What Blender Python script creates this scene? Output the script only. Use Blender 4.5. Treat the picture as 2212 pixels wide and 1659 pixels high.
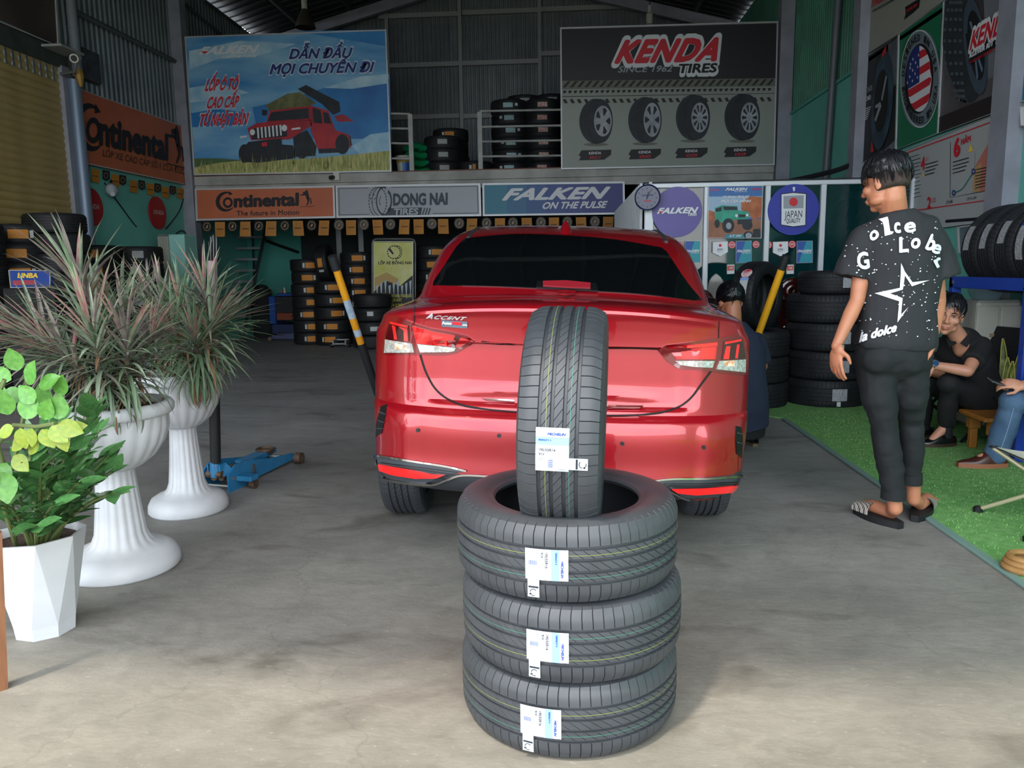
import bpy, math, random
from mathutils import Vector, Matrix, noise
from mathutils.bvhtree import BVHTree
from mathutils.geometry import delaunay_2d_cdt
random.seed(7)
PI = math.pi
V = Vector
for _o in list(bpy.data.objects): bpy.data.objects.remove(_o)
COL = bpy.context.scene.collection
SC = bpy.context.scene
# ---------------------------------------------------------------- camera, sky, sun, exposure
FPX, EYE = 1660.0, 1.26
CROT = (Matrix.Rotation(math.radians(4.0), 3, 'Z') @ Matrix.Rotation(math.radians(90 - 8.6), 3, 'X')
        @ Matrix.Rotation(-.015, 3, 'Z'))
CAM = V((0, 0, EYE))
cam = bpy.data.cameras.new('camera'); cam.sensor_width = 36; cam.lens = 36 * FPX / 2212
cam.clip_start = .05; cam.clip_end = 400
camo = bpy.data.objects.new('camera', cam); COL.objects.link(camo)
camo.matrix_world = Matrix.Translation(CAM) @ CROT.to_4x4()
SC.camera = camo
SC.view_settings.view_transform = 'Standard'; SC.view_settings.look = 'None'
SC.view_settings.gamma = 1; SC.view_settings.use_curve_mapping = False
SC.view_settings.exposure = 0.55
w = bpy.data.worlds.new('World'); SC.world = w; w.use_nodes = True
_nt = w.node_tree; _nt.nodes.clear()
_out = _nt.nodes.new('ShaderNodeOutputWorld'); _bg = _nt.nodes.new('ShaderNodeBackground')
_tc = _nt.nodes.new('ShaderNodeTexCoord'); _n = _nt.nodes.new('ShaderNodeTexNoise'); _n.inputs['Scale'].default_value = 2.2
_n.inputs['Detail'].default_value = 4
_cr = _nt.nodes.new('ShaderNodeValToRGB')
_cr.color_ramp.elements[0].position = .35; _cr.color_ramp.elements[0].color = (.62, .74, .92, 1)
_cr.color_ramp.elements[1].position = .6; _cr.color_ramp.elements[1].color = (1.0, 1.0, 1.0, 1)
_nt.links.new(_tc.outputs['Generated'], _n.inputs['Vector']); _nt.links.new(_n.outputs['Fac'], _cr.inputs['Fac'])
_nt.links.new(_cr.outputs['Color'], _bg.inputs['Color']); _nt.links.new(_bg.outputs['Background'], _out.inputs['Surface'])
_bg.inputs['Strength'].default_value = 4.2
_s = bpy.data.lights.new('sun', 'SUN'); _s.energy = 2.7; _s.angle = math.radians(3.5); _s.color = (1, .90, .76)
_so = bpy.data.objects.new('sun', _s); COL.objects.link(_so)
_so.rotation_euler = V((.30, .40, -1.0)).to_track_quat('-Z', 'Y').to_euler()   # behind the viewer, high, a little from the left

# ---------------------------------------------------------------- rays from the viewpoint onto real surfaces
def ray(x, y): return CROT @ V(((x - 1106) / FPX, -(y - 829.5) / FPX, -1))
def fl(x, y, z=0.): d = ray(x, y); return CAM + d * ((z - EYE) / d.z)
def PY(x, y, Y): d = ray(x, y); return CAM + d * (Y / d.y)
def PX(x, y, X): d = ray(x, y); return CAM + d * (X / d.x)

# ---------------------------------------------------------------- materials
def lin(h):
    if isinstance(h, (tuple, list)): return (*h[:3], 1)
    h = h.lstrip('#'); c = [int(h[i:i + 2], 16) / 255 for i in (0, 2, 4)]
    return (*[x / 12.92 if x <= .04045 else ((x + .055) / 1.055) ** 2.4 for x in c], 1)
_MC = {}
def M(name, col, rough=.5, metal=0., coat=0., var=None, vs=8., bump=0., bs=40., stretch=None, emis=0., alpha=1., spec=.5, trans=0., rand=0., sheen=0.):
    if name in _MC: return _MC[name]
    m = bpy.data.materials.new(name); m.use_nodes = True; nt = m.node_tree; b = nt.nodes['Principled BSDF']
    c = lin(col); b.inputs['Base Color'].default_value = c; b.inputs['Roughness'].default_value = rough
    b.inputs['Metallic'].default_value = metal; b.inputs['Coat Weight'].default_value = coat; b.inputs['Coat Roughness'].default_value = .03
    b.inputs['Specular IOR Level'].default_value = spec; b.inputs['Alpha'].default_value = alpha
    b.inputs['Transmission Weight'].default_value = trans
    if sheen: b.inputs['Sheen Weight'].default_value = sheen
    if emis: b.inputs['Emission Color'].default_value = c; b.inputs['Emission Strength'].default_value = emis
    L = nt.links.new
    if var or bump:
        tc = nt.nodes.new('ShaderNodeTexCoord'); mp = nt.nodes.new('ShaderNodeMapping'); L(tc.outputs['Object'], mp.inputs['Vector'])
        if stretch: mp.inputs['Scale'].default_value = stretch
    src = None
    if var:
        n = nt.nodes.new('ShaderNodeTexNoise'); n.inputs['Scale'].default_value = vs; n.inputs['Detail'].default_value = 5
        r = nt.nodes.new('ShaderNodeValToRGB'); r.color_ramp.elements[0].position = .35; r.color_ramp.elements[1].position = .65
        r.color_ramp.elements[0].color = c; r.color_ramp.elements[1].color = lin(var)
        L(mp.outputs['Vector'], n.inputs['Vector']); L(n.outputs['Fac'], r.inputs['Fac']); L(r.outputs['Color'], b.inputs['Base Color']); src = r.outputs['Color']
    if rand:
        oi = nt.nodes.new('ShaderNodeObjectInfo'); h = nt.nodes.new('ShaderNodeHueSaturation')
        mr = nt.nodes.new('ShaderNodeMapRange'); mr.inputs['To Min'].default_value = 1 - rand; mr.inputs['To Max'].default_value = 1 + rand
        L(oi.outputs['Random'], mr.inputs['Value']); L(mr.outputs['Result'], h.inputs['Value']); h.inputs['Color'].default_value = c
        if src: L(src, h.inputs['Color'])
        L(h.outputs['Color'], b.inputs['Base Color'])
    if bump:
        n2 = nt.nodes.new('ShaderNodeTexNoise'); n2.inputs['Scale'].default_value = bs; n2.inputs['Detail'].default_value = 4
        bp = nt.nodes.new('ShaderNodeBump'); bp.inputs['Strength'].default_value = bump; bp.inputs['Distance'].default_value = .01
        L(mp.outputs['Vector'], n2.inputs['Vector']); L(n2.outputs['Fac'], bp.inputs['Height']); L(bp.outputs['Normal'], b.inputs['Normal'])
    _MC[name] = m; return m

# ---------------------------------------------------------------- objects and their tags
def tag(o, label=None, cat=None, group=None, kind=None):
    if label: o['label'] = label
    if cat: o['category'] = cat
    if group: o['group'] = group
    if kind: o['kind'] = kind
    return o
def root(name, label, cat, loc=(0, 0, 0), rz=0, group=None):
    o = bpy.data.objects.new(name, None); COL.objects.link(o); o.location = loc; o.rotation_euler = (0, 0, rz)
    o.empty_display_size = .05
    return tag(o, label, cat, group)
def copy_tree(o, parent=None, loc=None, rot=None, label=None, group=None):
    c = o.copy(); COL.objects.link(c); c.parent = parent
    if loc is not None: c.location = loc
    if rot is not None: c.rotation_euler = rot
    if label: c['label'] = label
    if group: c['group'] = group
    for ch in o.children: copy_tree(ch, c)
    return c
class MB:
    def __init__(s): s.v = []; s.f = []; s.m = []; s.cm = 0
    def add(s, vs, fs, T=None):
        n = len(s.v); s.v += [T @ V(p) for p in vs] if T else [V(p) for p in vs]
        s.f += [tuple(i + n for i in f) for f in fs]; s.m += [s.cm] * len(fs); return s
    def box(s, lo, hi, T=None):
        x0, y0, z0 = lo; x1, y1, z1 = hi
        return s.add([(x0, y0, z0), (x1, y0, z0), (x1, y1, z0), (x0, y1, z0), (x0, y0, z1), (x1, y0, z1), (x1, y1, z1), (x0, y1, z1)],
              [(0, 3, 2, 1), (4, 5, 6, 7), (0, 1, 5, 4), (1, 2, 6, 5), (2, 3, 7, 6), (3, 0, 4, 7)], T)
    def bbox(s, lo, hi, b=.004, T=None):       # bevelled box
        c = [(lo[i] + hi[i]) / 2 for i in range(3)]; h = [(hi[i] - lo[i]) / 2 for i in range(3)]
        vs = []; idx = {}
        for ax in range(3):
            for sx in (-1, 1):
                for sy in (-1, 1):
                    for sz in (-1, 1):
                        sg = (sx, sy, sz); p = [c[i] + sg[i] * (h[i] - (0 if i == ax else b)) for i in range(3)]
                        idx[(ax,) + sg] = len(vs); vs.append(p)
        fs = []
        for ax in range(3):
            o1, o2 = [i for i in range(3) if i != ax]
            for sg in (-1, 1):
                q = []
                for a, bb in ((-1, -1), (1, -1), (1, 1), (-1, 1)):
                    k = [0, 0, 0]; k[ax] = sg; k[o1] = a; k[o2] = bb; q.append(idx[(ax, *k)])
                fs.append(q)
            for a in (-1, 1):
                for bb in (-1, 1):
                    q = []
                    for (f, t) in ((o1, -1), (o1, 1), (o2, 1), (o2, -1)):
                        k = [0, 0, 0]; k[ax] = t; k[o1] = a; k[o2] = bb; q.append(idx[(f, *k)])
                    fs.append(q)
        for sx in (-1, 1):
            for sy in (-1, 1):
                for sz in (-1, 1): fs.append([idx[(a, sx, sy, sz)] for a in range(3)])
        return s.add(vs, fs, T)
    def tube(s, pts, r, n=10, caps=True, flat=1.):
        pts = [V(p) for p in pts]; rs = r if isinstance(r, (list, tuple)) else [r] * len(pts); vs = []; fs = []
        t0 = (pts[1] - pts[0]).normalized(); a = V((0, 0, 1)) if abs(t0.z) < .9 else V((1, 0, 0)); u = t0.cross(a).normalized()
        for i, p in enumerate(pts):
            t = (pts[min(i + 1, len(pts) - 1)] - pts[max(i - 1, 0)]).normalized(); u = (u - t * u.dot(t)).normalized(); w_ = t.cross(u)
            for k in range(n):
                an = 2 * PI * k / n; vs.append(p + u * math.cos(an) * rs[i] + w_ * math.sin(an) * rs[i] * flat)
        for i in range(len(pts) - 1):
            for k in range(n): a0 = i * n + k; b0 = i * n + (k + 1) % n; fs.append((a0, b0, b0 + n, a0 + n))
        if caps: fs.append(tuple(range(n))[::-1]); fs.append(tuple((len(pts) - 1) * n + k for k in range(n)))
        return s.add(vs, fs)
    def lathe(s, prof, n=32, c=(0, 0, 0), T=None, wave=None):
        vs = []; fs = []; c = V(c)
        for i, (r, z) in enumerate(prof):
            for k in range(n):
                a = 2 * PI * k / n; rr = r * (1 + (wave(i, a) if wave else 0)); vs.append(c + V((rr * math.cos(a), rr * math.sin(a), z)))
        for i in range(len(prof) - 1):
            for k in range(n): a0 = i * n + k; b0 = i * n + (k + 1) % n; fs.append((a0, b0, b0 + n, a0 + n))
        if prof[0][0] > 1e-4: fs.append(tuple(range(n))[::-1])
        if prof[-1][0] > 1e-4: fs.append(tuple((len(prof) - 1) * n + k for k in range(n)))
        return s.add(vs, fs, T)
    def grid(s, fn, nu, nv, cu=False):
        vs = [fn(i / (nu - (0 if cu else 1)), j / (nv - 1)) for j in range(nv) for i in range(nu)]; fs = []
        for j in range(nv - 1):
            for i in range(nu if cu else nu - 1):
                a = j * nu + i; b = j * nu + (i + 1) % nu; fs.append((a, b, b + nu, a + nu))
        return s.add(vs, fs)
    def slab(s, pts, nrm, th):          # polygon with thickness; pts ordered, nrm = outward
        nrm = V(nrm).normalized(); n = len(pts); pts = [V(p) for p in pts]
        return s.add([p + nrm * th for p in pts] + pts, [tuple(range(n))] + [tuple(range(n, 2 * n))[::-1]] + [(i, n + i, n + (i + 1) % n, (i + 1) % n) for i in range(n)])
    def build(s, name, mats, parent=None, world=False, smooth=True, ang=35, kind=None, label=None):
        me = bpy.data.meshes.new(name)
        vs = s.v
        if world and parent is not None:
            Mi = (Matrix.Translation(parent.location) @ parent.rotation_euler.to_matrix().to_4x4()).inverted(); vs = [Mi @ p for p in vs]
        me.from_pydata([tuple(p) for p in vs], [], s.f); me.update()
        for m in (mats if isinstance(mats, (list, tuple)) else [mats]): me.materials.append(m)
        if any(s.m): me.polygons.foreach_set('material_index', s.m)
        if smooth:
            me.polygons.foreach_set('use_smooth', [True] * len(me.polygons)); me.set_sharp_from_angle(angle=math.radians(ang))
        o = bpy.data.objects.new(name, me); COL.objects.link(o)
        if parent is not None: o.parent = parent
        if kind: o['kind'] = kind
        if label: o['label'] = label
        return o
def st(name, mb, mat, parent=None, **k):     # piece of the setting
    return mb.build(name, mat, parent, kind=None if parent else 'structure', **k)

# ---------------------------------------------------------------- lettering
_TC = {}
def glyphs(s, bold=0., shear=0., sp=1.):
    key = (s, bold, shear, sp)
    if key not in _TC:
        c = bpy.data.curves.new('text', 'FONT'); c.body = s; c.shear = shear; c.space_character = sp; c.resolution_u = 3
        me = bpy.data.meshes.new_from_object(bpy.data.objects.new('text', c))
        v0 = [(v.co.x, v.co.y) for v in me.vertices]; f0 = [tuple(p.vertices) for p in me.polygons]; vs = [(x, y, 0) for x, y in v0]; fs = list(f0)
        nd = 0 if not bold else (8 if bold < .05 else 12)      # heavier weight: the glyph laid over itself, slightly shifted all round
        for k in range(nd):
            dx, dy = bold * math.cos(2 * PI * k / nd), bold * math.sin(2 * PI * k / nd); n0 = len(vs); vs += [(x + dx, y + dy, k + 1) for x, y in v0]; fs += [tuple(i + n0 for i in f) for f in f0]
        x0 = min(v[0] for v in vs); x1 = max(v[0] for v in vs)
        _TC[key] = ([((x - x0) / (x1 - x0), y / .7, w_) for x, y, w_ in vs], fs)
    return _TC[key]
def text(mb, s, fn, f3=None, **k):       # fn(u 0..1, v in cap heights) -> point
    vs, fs = glyphs(s, **k)
    if f3: mb.add([f3(*q) for q in vs], fs); return
    p = fn(.5, .5); n = (fn(.52, .5) - p).cross(fn(.5, .55) - p).normalized()
    if n.dot(CAM - p) < 0: n = -n
    mb.add([fn(u, v) + n * (.0003 * w_) for u, v, w_ in vs], fs)
def aff(BL, BR, TL): BL, BR, TL = V(BL), V(BR), V(TL); return lambda u, v: BL + (BR - BL) * u + (TL - BL) * v
class Pl:
    """a flat sign plane; W maps picture points to it, drawing goes on with small lifts"""
    def __init__(s, parent, axis, c, sgn=-1): s.p = parent; s.ax = axis; s.c = c; s.sg = sgn; s.n = 0
    def W(s, x, y, lift=0.): return (PY if s.ax == 'Y' else PX)(x, y, s.c + s.sg * lift)
    def nrm(s): return V((0, s.sg, 0)) if s.ax == 'Y' else V((s.sg, 0, 0))
    def poly(s, name, mat, polys, lift=.004, label=None):
        if 1 < len(polys) <= 12 and name.split('_')[0] in ('printed', 'name', 'small', 'chart', 'horse', 'stop', 'warning', 'seal', 'red', 'slashes', 'hand', 'flag', 'border', 'emblem'):
            for pl in polys: o = s.poly(name, mat, [pl], lift, label)
            return o
        mb = MB()
        for pl in polys: mb.add([s.W(x, y, lift) for x, y in pl], [tuple(range(len(pl)))])
        return mb.build(name, mat, s.p, world=True, smooth=False, label=label, kind='stuff' if len(polys) > 1 else None)
    def panel(s, name, mat, q, th=.03, label=None):
        mb = MB(); mb.slab([s.W(x, y) - s.nrm() * th for x, y in q], s.nrm(), th); return mb.build(name, mat, s.p, world=True, smooth=False, label=label)
    def frame(s, name, mat, q, wpx=4, th=.02, lift=.012):
        n = len(q); cx = sum(a for a, _ in q) / n; cy = sum(b for _, b in q) / n; mb = MB()
        inn = [(x + wpx * (1 if x < cx else -1), y + wpx * (1 if y < cy else -1)) for x, y in q]
        for i in range(n):
            j = (i + 1) % n; mb.slab([s.W(*p, 0.) for p in (q[i], q[j], inn[j], inn[i])], s.nrm(), lift)
        return mb.build(name, mat, s.p, world=True, smooth=False)
    def text(s, mat, t, BL, BR, TL, lift=.006, name='lettering', **k):
        mb = MB(); text(mb, t, aff(s.W(*BL, lift), s.W(*BR, lift), s.W(*TL, lift)), **k); return mb.build(name, mat, s.p, world=True, smooth=False)
def ell(cx, cy, rx, ry, n=28, a0=0, a1=2 * PI, rot=0):
    pts = []
    for i in range(n):
        a = a0 + (a1 - a0) * i / (n if abs(a1 - a0 - 2 * PI) < 1e-6 else n - 1); x = rx * math.cos(a); y = ry * math.sin(a)
        pts.append((cx + x * math.cos(rot) - y * math.sin(rot), cy + x * math.sin(rot) + y * math.cos(rot)))
    return pts
def ringpolys(cx, cy, rx, ry, t, n=32, a0=0, a1=2 * PI, gap=None):
    out = []
    for i in range(n):
        a = a0 + (a1 - a0) * i / n; b = a0 + (a1 - a0) * (i + (1 if gap is None else 1 - gap)) / n
        out.append([(cx + rx * math.cos(a), cy + ry * math.sin(a)), (cx + rx * math.cos(b), cy + ry * math.sin(b)),
                    (cx + rx * t * math.cos(b), cy + ry * t * math.sin(b)), (cx + rx * t * math.cos(a), cy + ry * t * math.sin(a))])
    return out

# ---------------------------------------------------------------- patches laid on a curved surface
def bvh_of(mb): return BVHTree.FromPolygons([tuple(v) for v in mb.v], [f for f in mb.f])
def hit(bvh, x, y, off=0.):
    d = ray(x, y).normalized(); h, n, i, dd = bvh.ray_cast(CAM, d)
    if h is None:
        for t in (2., 3., 4.):
            h, n, i, dd = bvh.find_nearest(CAM + d * t)
        h, n, i, dd = bvh.find_nearest(CAM + d * ((h - CAM).dot(d)))
    if n.dot(d) > 0: n = -n
    return h + n * off
def patch(bvh, poly, name, mat, parent, off=.003, step=12, skirt=.006, label=None, build=True, mb=None):
    n = len(poly); P = []
    for i in range(n):
        a, b = V(poly[i]), V(poly[(i + 1) % n]); k = max(1, int((b - a).length / step))
        P += [a + (b - a) * j / k for j in range(k)]
    nb = len(P); xs = [p.x for p in P]; ys = [p.y for p in P]
    x = min(xs) + step
    while x < max(xs):
        y = min(ys) + step
        while y < max(ys):
            ins = False
            for i in range(nb):
                a, b = P[i], P[(i + 1) % nb]
                if (a.y > y) != (b.y > y) and x < (b.x - a.x) * (y - a.y) / (b.y - a.y) + a.x: ins = not ins
            if ins and min((V((x, y)) - p).length for p in P[:nb]) > step * .45: P.append(V((x, y)))
            y += step
        x += step
    vo, eo, fo, *_ = delaunay_2d_cdt(P, [], [list(range(nb))], 1, .01)
    own = mb is None
    if own: mb = MB()
    vs = [hit(bvh, p.x, p.y, off) for p in vo]; fs = [tuple(f)[::-1] for f in fo]
    mb.add(vs, fs)
    if skirt:
        ec = {}
        for f in fs:
            for a, b in zip(f, f[1:] + f[:1]): ec[(a, b)] = 1
        bd = [(a, b) for (a, b) in ec if (b, a) not in ec]; vv = []; ff = []
        for a, b in bd:
            k = len(vv); pa, pb = vo[a], vo[b]; vv += [vs[a], vs[b], hit(bvh, pb.x, pb.y, off - skirt), hit(bvh, pa.x, pa.y, off - skirt)]; ff.append((k, k + 3, k + 2, k + 1))
        mb.add(vv, ff)
    if own and build: return mb.build(name, mat, parent, world=True, ang=50, label=label)
def stroke(pts, w):         # polyline -> outline polygon of width w (number or list)
    n = len(pts); ws = w if isinstance(w, (list, tuple)) else [w] * n; L = []; R_ = []
    for i in range(n):
        a = V(pts[max(i - 1, 0)]); b = V(pts[min(i + 1, n - 1)]); t = (b - a).normalized(); nn = V((-t.y, t.x)) * ws[i] / 2; p = V(pts[i])
        L.append(tuple(p + nn)); R_.append(tuple(p - nn))
    return L + R_[::-1]
def smooth2(pts, k=6):
    out = []; n = len(pts)
    for i in range(n - 1):
        p0, p1, p2, p3 = V(pts[max(i - 1, 0)]), V(pts[i]), V(pts[i + 1]), V(pts[min(i + 2, n - 1)])
        for j in range(k):
            t = j / k; out.append(tuple(.5 * ((2 * p1) + (p2 - p0) * t + (2 * p0 - 5 * p1 + 4 * p2 - p3) * t * t + (3 * p1 - p0 - 3 * p2 + p3) * t ** 3)))
    out.append(tuple(pts[-1])); return out
def remesh(mb, voxel, smooth=3, fac=.5):
    me = bpy.data.meshes.new('r'); me.from_pydata([tuple(p) for p in mb.v], [], mb.f); o = bpy.data.objects.new('r', me); COL.objects.link(o)
    r = o.modifiers.new('r', 'REMESH'); r.mode = 'VOXEL'; r.voxel_size = voxel
    if smooth: s_ = o.modifiers.new('s', 'SMOOTH'); s_.factor = fac; s_.iterations = smooth
    dg = bpy.context.evaluated_depsgraph_get(); ev = o.evaluated_get(dg); m2 = bpy.data.meshes.new_from_object(ev)
    out = MB(); out.v = [v.co.copy() for v in m2.vertices]; out.f = [tuple(p.vertices) for p in m2.polygons]; out.m = [0] * len(out.f)
    bpy.data.objects.remove(o); bpy.data.meshes.remove(m2); return out
# ---------------------------------------------------------------- the setting
XL, XR, YB, YM = -6.2, 3.45, 16.5, 12.5; XO_ = 3.3
def concrete():
    m = bpy.data.materials.new('concrete floor'); m.use_nodes = True; nt = m.node_tree; b = nt.nodes['Principled BSDF']; L = nt.links.new; N = nt.nodes.new
    tc = N('ShaderNodeTexCoord'); mp = N('ShaderNodeMapping'); mp.inputs['Scale'].default_value = (.8, 1.5, 1); L(tc.outputs['Object'], mp.inputs['Vector'])
    def noi(s, d=6, r=.6, dist=0.): n = N('ShaderNodeTexNoise'); n.inputs['Scale'].default_value = s; n.inputs['Detail'].default_value = d; n.inputs['Roughness'].default_value = r; n.inputs['Distortion'].default_value = dist; L(mp.outputs['Vector'], n.inputs['Vector']); return n
    def ramp(src, p0, c0, p1, c1): r = N('ShaderNodeValToRGB'); e = r.color_ramp.elements; e[0].position = p0; e[0].color = lin(c0); e[1].position = p1; e[1].color = lin(c1); L(src, r.inputs['Fac']); return r
    def mix(mode, f, a, c): x = N('ShaderNodeMix'); x.data_type = 'RGBA'; x.blend_type = mode; x.inputs[0].default_value = f; L(a, x.inputs[6]); L(c, x.inputs[7]); return x.outputs[2]
    a = ramp(noi(.9, 8, .65).outputs['Fac'], .3, '#9a9a9a', .72, '#c4c3c0'); c = ramp(noi(7, 10, .75, .6).outputs['Fac'], .3, '#a8a8a8', .7, '#e2e2e2')
    col = mix('MULTIPLY', .75, a.outputs['Color'], c.outputs['Color'])
    sp = ramp(noi(45, 3, .6).outputs['Fac'], .62, '#000000', .74, '#ffffff'); g = mix('SCREEN', .16, col, sp.outputs['Color'])
    stn = ramp(noi(1.7, 4, .55, 1.2).outputs['Fac'], .56, '#ffffff', .70, '#8d8378'); g = mix('MULTIPLY', .55, g, stn.outputs['Color'])
    # light balance put into the colour: dusty brown in the sunlit front, paler inside
    sx = N('ShaderNodeSeparateXYZ'); L(tc.outputs['Object'], sx.inputs[0]); mr = N('ShaderNodeMapRange'); mr.inputs['From Min'].default_value = 1.5; mr.inputs['From Max'].default_value = 5.5; L(sx.outputs['Y'], mr.inputs['Value'])
    dr = ramp(mr.outputs['Result'], 0., '#cfc7b6', 1., '#e2e3e6'); g = mix('MULTIPLY', 1., g, dr.outputs['Color'])
    # cracks
    nz = noi(3, 4, .6); vm = N('ShaderNodeVectorMath'); vm.operation = 'MULTIPLY_ADD'; vm.inputs[1].default_value = (.35, .35, 0); L(nz.outputs['Color'], vm.inputs[0]); L(tc.outputs['Object'], vm.inputs[2])
    vo = N('ShaderNodeTexVoronoi'); vo.feature = 'DISTANCE_TO_EDGE'; vo.inputs['Scale'].default_value = .62; L(vm.outputs[0], vo.inputs['Vector'])
    cr = ramp(vo.outputs['Distance'], .0, '#3a3733', .0022, '#ffffff'); g = mix('MULTIPLY', .17, g, cr.outputs['Color'])
    L(g, b.inputs['Base Color']); b.inputs['Roughness'].default_value = .62
    bp = N('ShaderNodeBump'); bp.inputs['Strength'].default_value = .25; bp.inputs['Distance'].default_value = .01; L(noi(26, 8, .7).outputs['Fac'], bp.inputs['Height']); L(bp.outputs['Normal'], b.inputs['Normal'])
    return m
m_conc = concrete()
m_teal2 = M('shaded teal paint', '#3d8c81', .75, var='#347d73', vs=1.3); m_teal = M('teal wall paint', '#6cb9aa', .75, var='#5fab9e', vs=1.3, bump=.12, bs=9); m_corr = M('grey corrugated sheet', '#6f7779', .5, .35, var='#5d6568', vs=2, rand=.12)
m_corrg = M('green corrugated sheet', '#3f7d66', .5, .1, var='#346b57', vs=2, rand=.08); m_dk = M('dark roof sheet', '#2b2f31', .7, rand=.1); m_col = M('grey painted steel', '#8b8d97', .55, var='#7b7d86', vs=4)
m_slat = M('shutter slat', '#ab9660', .5, .1, var='#9b8653', vs=3); m_fas = M('worn white fascia', '#a3a39c', .6, var='#85857e', vs=3); m_alum = M('white aluminium frame', '#c3c8cc', .4, .1)
mb = MB(); mb.box((-40, -45, -.1), (40, 18, 0)); st('floor', mb, m_conc, smooth=False)
def wall(name, q, mat, th=.1):
    mb = MB(); n = (V(q[1]) - V(q[0])).cross(V(q[2]) - V(q[0])).normalized(); c_ = sum((V(p) for p in q), V((0, 0, 0))) / 4
    if n.dot(V((-1.4, 5, 1.5)) - c_) < 0: n = -n
    mb.slab([V(p) - n * th for p in q], n, th); return st(name, mb, mat, smooth=False)
def sheets(parent, P, U, Wd, H, nrm, mat, pitch=.1, amp=.018, sheet=1.0):
    """corrugated sheets side by side, each lapping the next"""
    P, U, nrm = V(P), V(U).normalized(), V(nrm).normalized(); n = max(1, round(Wd / sheet)); sw = Wd / n; me = None
    for i in range(n):
        if me is None:
            mb = MB(); k = int(sw / pitch); pr_ = []
            for j in range(k):
                x = j * sw / k; p = sw / k
                pr_ += [(x, 0), (x + p * .45, 0), (x + p * .58, amp), (x + p * .86, amp), (x + p * .99, 0)]
            pr_.append((sw + .02, .004)); vs = []
            for x, d in pr_:
                q = U * x + nrm * d; vs += [q, q + V((0, 0, H))]
            mb.add(vs, [(2 * j, 2 * j + 2, 2 * j + 3, 2 * j + 1) for j in range(len(pr_) - 1)])
            o = mb.build('metal_sheet', mat, parent, smooth=False); me = o.data
        else: o = bpy.data.objects.new('metal_sheet', me); COL.objects.link(o); o.parent = parent
        o.location = P + U * (i * sw) + nrm * (.002 * (i % 2))
# left wall
wl = wall('wall_left', [(XL, 16.6, 0), (XL, 9.72, 0), (XL, 9.72, 3.62), (XL, 16.6, 3.62)], m_teal)
sheets(wl, (XL - .02, 0., 3.6), (0, 1, 0), 16.6, 2.34, (1, 0, 0), m_corr, pitch=.105, amp=.022, sheet=1.05)
mb = MB(); mb.box((XL - .1, 0, 3.78), (XL + .03, 9.7, 4.02)); st('trim_1', mb, M('dark lintel', '#3c4340', .7, var='#2e3431', vs=5), smooth=False)
mb = MB(); mb.box((XL - .1, 0, 0), (XL, 2.6, 3.8)); st('wall_left_front', mb, m_teal, smooth=False)
dr = root('door_1', None, None, (XL, 6, 0)); dr['kind'] = 'structure'
me = None; k = 0; z = 0.02
while z < 3.74:
    if me is None:
        mb = MB(); mb.grid(lambda u, v: V((.012 + .020 * math.sin(PI * v) ** .8, (u - .5) * 6.98, v * .093)), 2, 7); o = mb.build('slat', m_slat, dr); me = o.data
    else: o = bpy.data.objects.new('slat', me); COL.objects.link(o); o.parent = dr
    o.location = (-.03, .1, z); z += .09
mb = MB(); mb.box((XL - .06, 9.52, 0), (XL + .05, 9.72, 3.8)); mb.box((XL - .06, 2.5, 0), (XL + .05, 2.62, 3.8)); st('trim_2', mb, m_col, smooth=False)
mb = MB(); mb.tube([(XL + .10, 9.66, 0), (XL + .10, 9.66, 3.66)], .075, 16); tag(mb.build('shutter_post', M('blue grey pipe', '#6b7b8e', .45, .3)), 'round blue-grey steel post between the shutter and the orange sign', 'post')
mb = MB(); mb.tube([(XL + .12, 9.72, 3.7), (XL + .12, 9.72, 4.6), (XL + .05, 9.72, 4.75), (XL + .05, 9.72, 6.)], .06, 12); mb.tube([(XL + .12, 9.72, 4.28), (XL + .12, 9.72, 4.30)], .068, 12)
tag(mb.build('drain_pipe', M('grey pvc pipe', '#6d7478', .5)), 'grey plastic pipe running up the corrugated wall above the camera', 'pipe')
mb = MB()                                                     # sloping brace across the sheets
mb.tube([PX(150, 18, XL + .06), PX(378, 132, XL + .06)], .035, 4); st('trim_3', mb, M('dark girt', '#4a5052', .6), smooth=False)
mb = MB(); mb.tube([PX(395, 5, XL + .06), PX(478, 75, XL + .06)], .035, 4); mb.tube([PX(440, 0, XL + .06), PX(520, 60, XL + .06)], .035, 4); st('trim_4', mb, M('dark girt', '#4a5052', .6), smooth=False)
# columns
def column(name, x0, y0, x1, y1, z1, mat=m_col): mb = MB(); mb.box((x0, y0, 0), (x1, y1, z1)); return st(name, mb, mat, smooth=False)
column('trim_5', XL, 12.42, XL + .19, 12.62, 6.2); column('trim_6', XR - .20, 12.42, XR, 12.62, 6.2)
column('trim_7', XR - .14, 9.35, XR, 9.55, 6.0); column('trim_8', XR - .12, 6.25, XR, 6.5, 6.0)
mb = MB(); mb.tube([PX(1783, 388, XR - .07), PX(1815, 0, XR - .07) + V((0, 0, .8))], .045, 12); tag(mb.build('drain_pipe', M('dark grey pipe', '#4f555a', .5)), 'dark grey vertical pipe on the teal wall above the office', 'pipe')
# right wall
wr = wall('wall_right', [(XR, -1.0, 0), (XR, 16.6, 0), (XR, 16.6, 3.52), (XR, -1.0, 3.52)], m_teal)
sheets(wr, (XR + .03, 16.6, 3.5), (0, -1, 0), 17.6, 2.5, (-1, 0, 0), m_corrg, pitch=.09, amp=.018, sheet=1.1)
mb = MB(); mb.box((XR - .03, 6.5, 3.49), (XR + .02, 12.4, 3.53)); st('trim_9', mb, M('teal ledge', '#5aa89b', .7), smooth=False)
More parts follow.
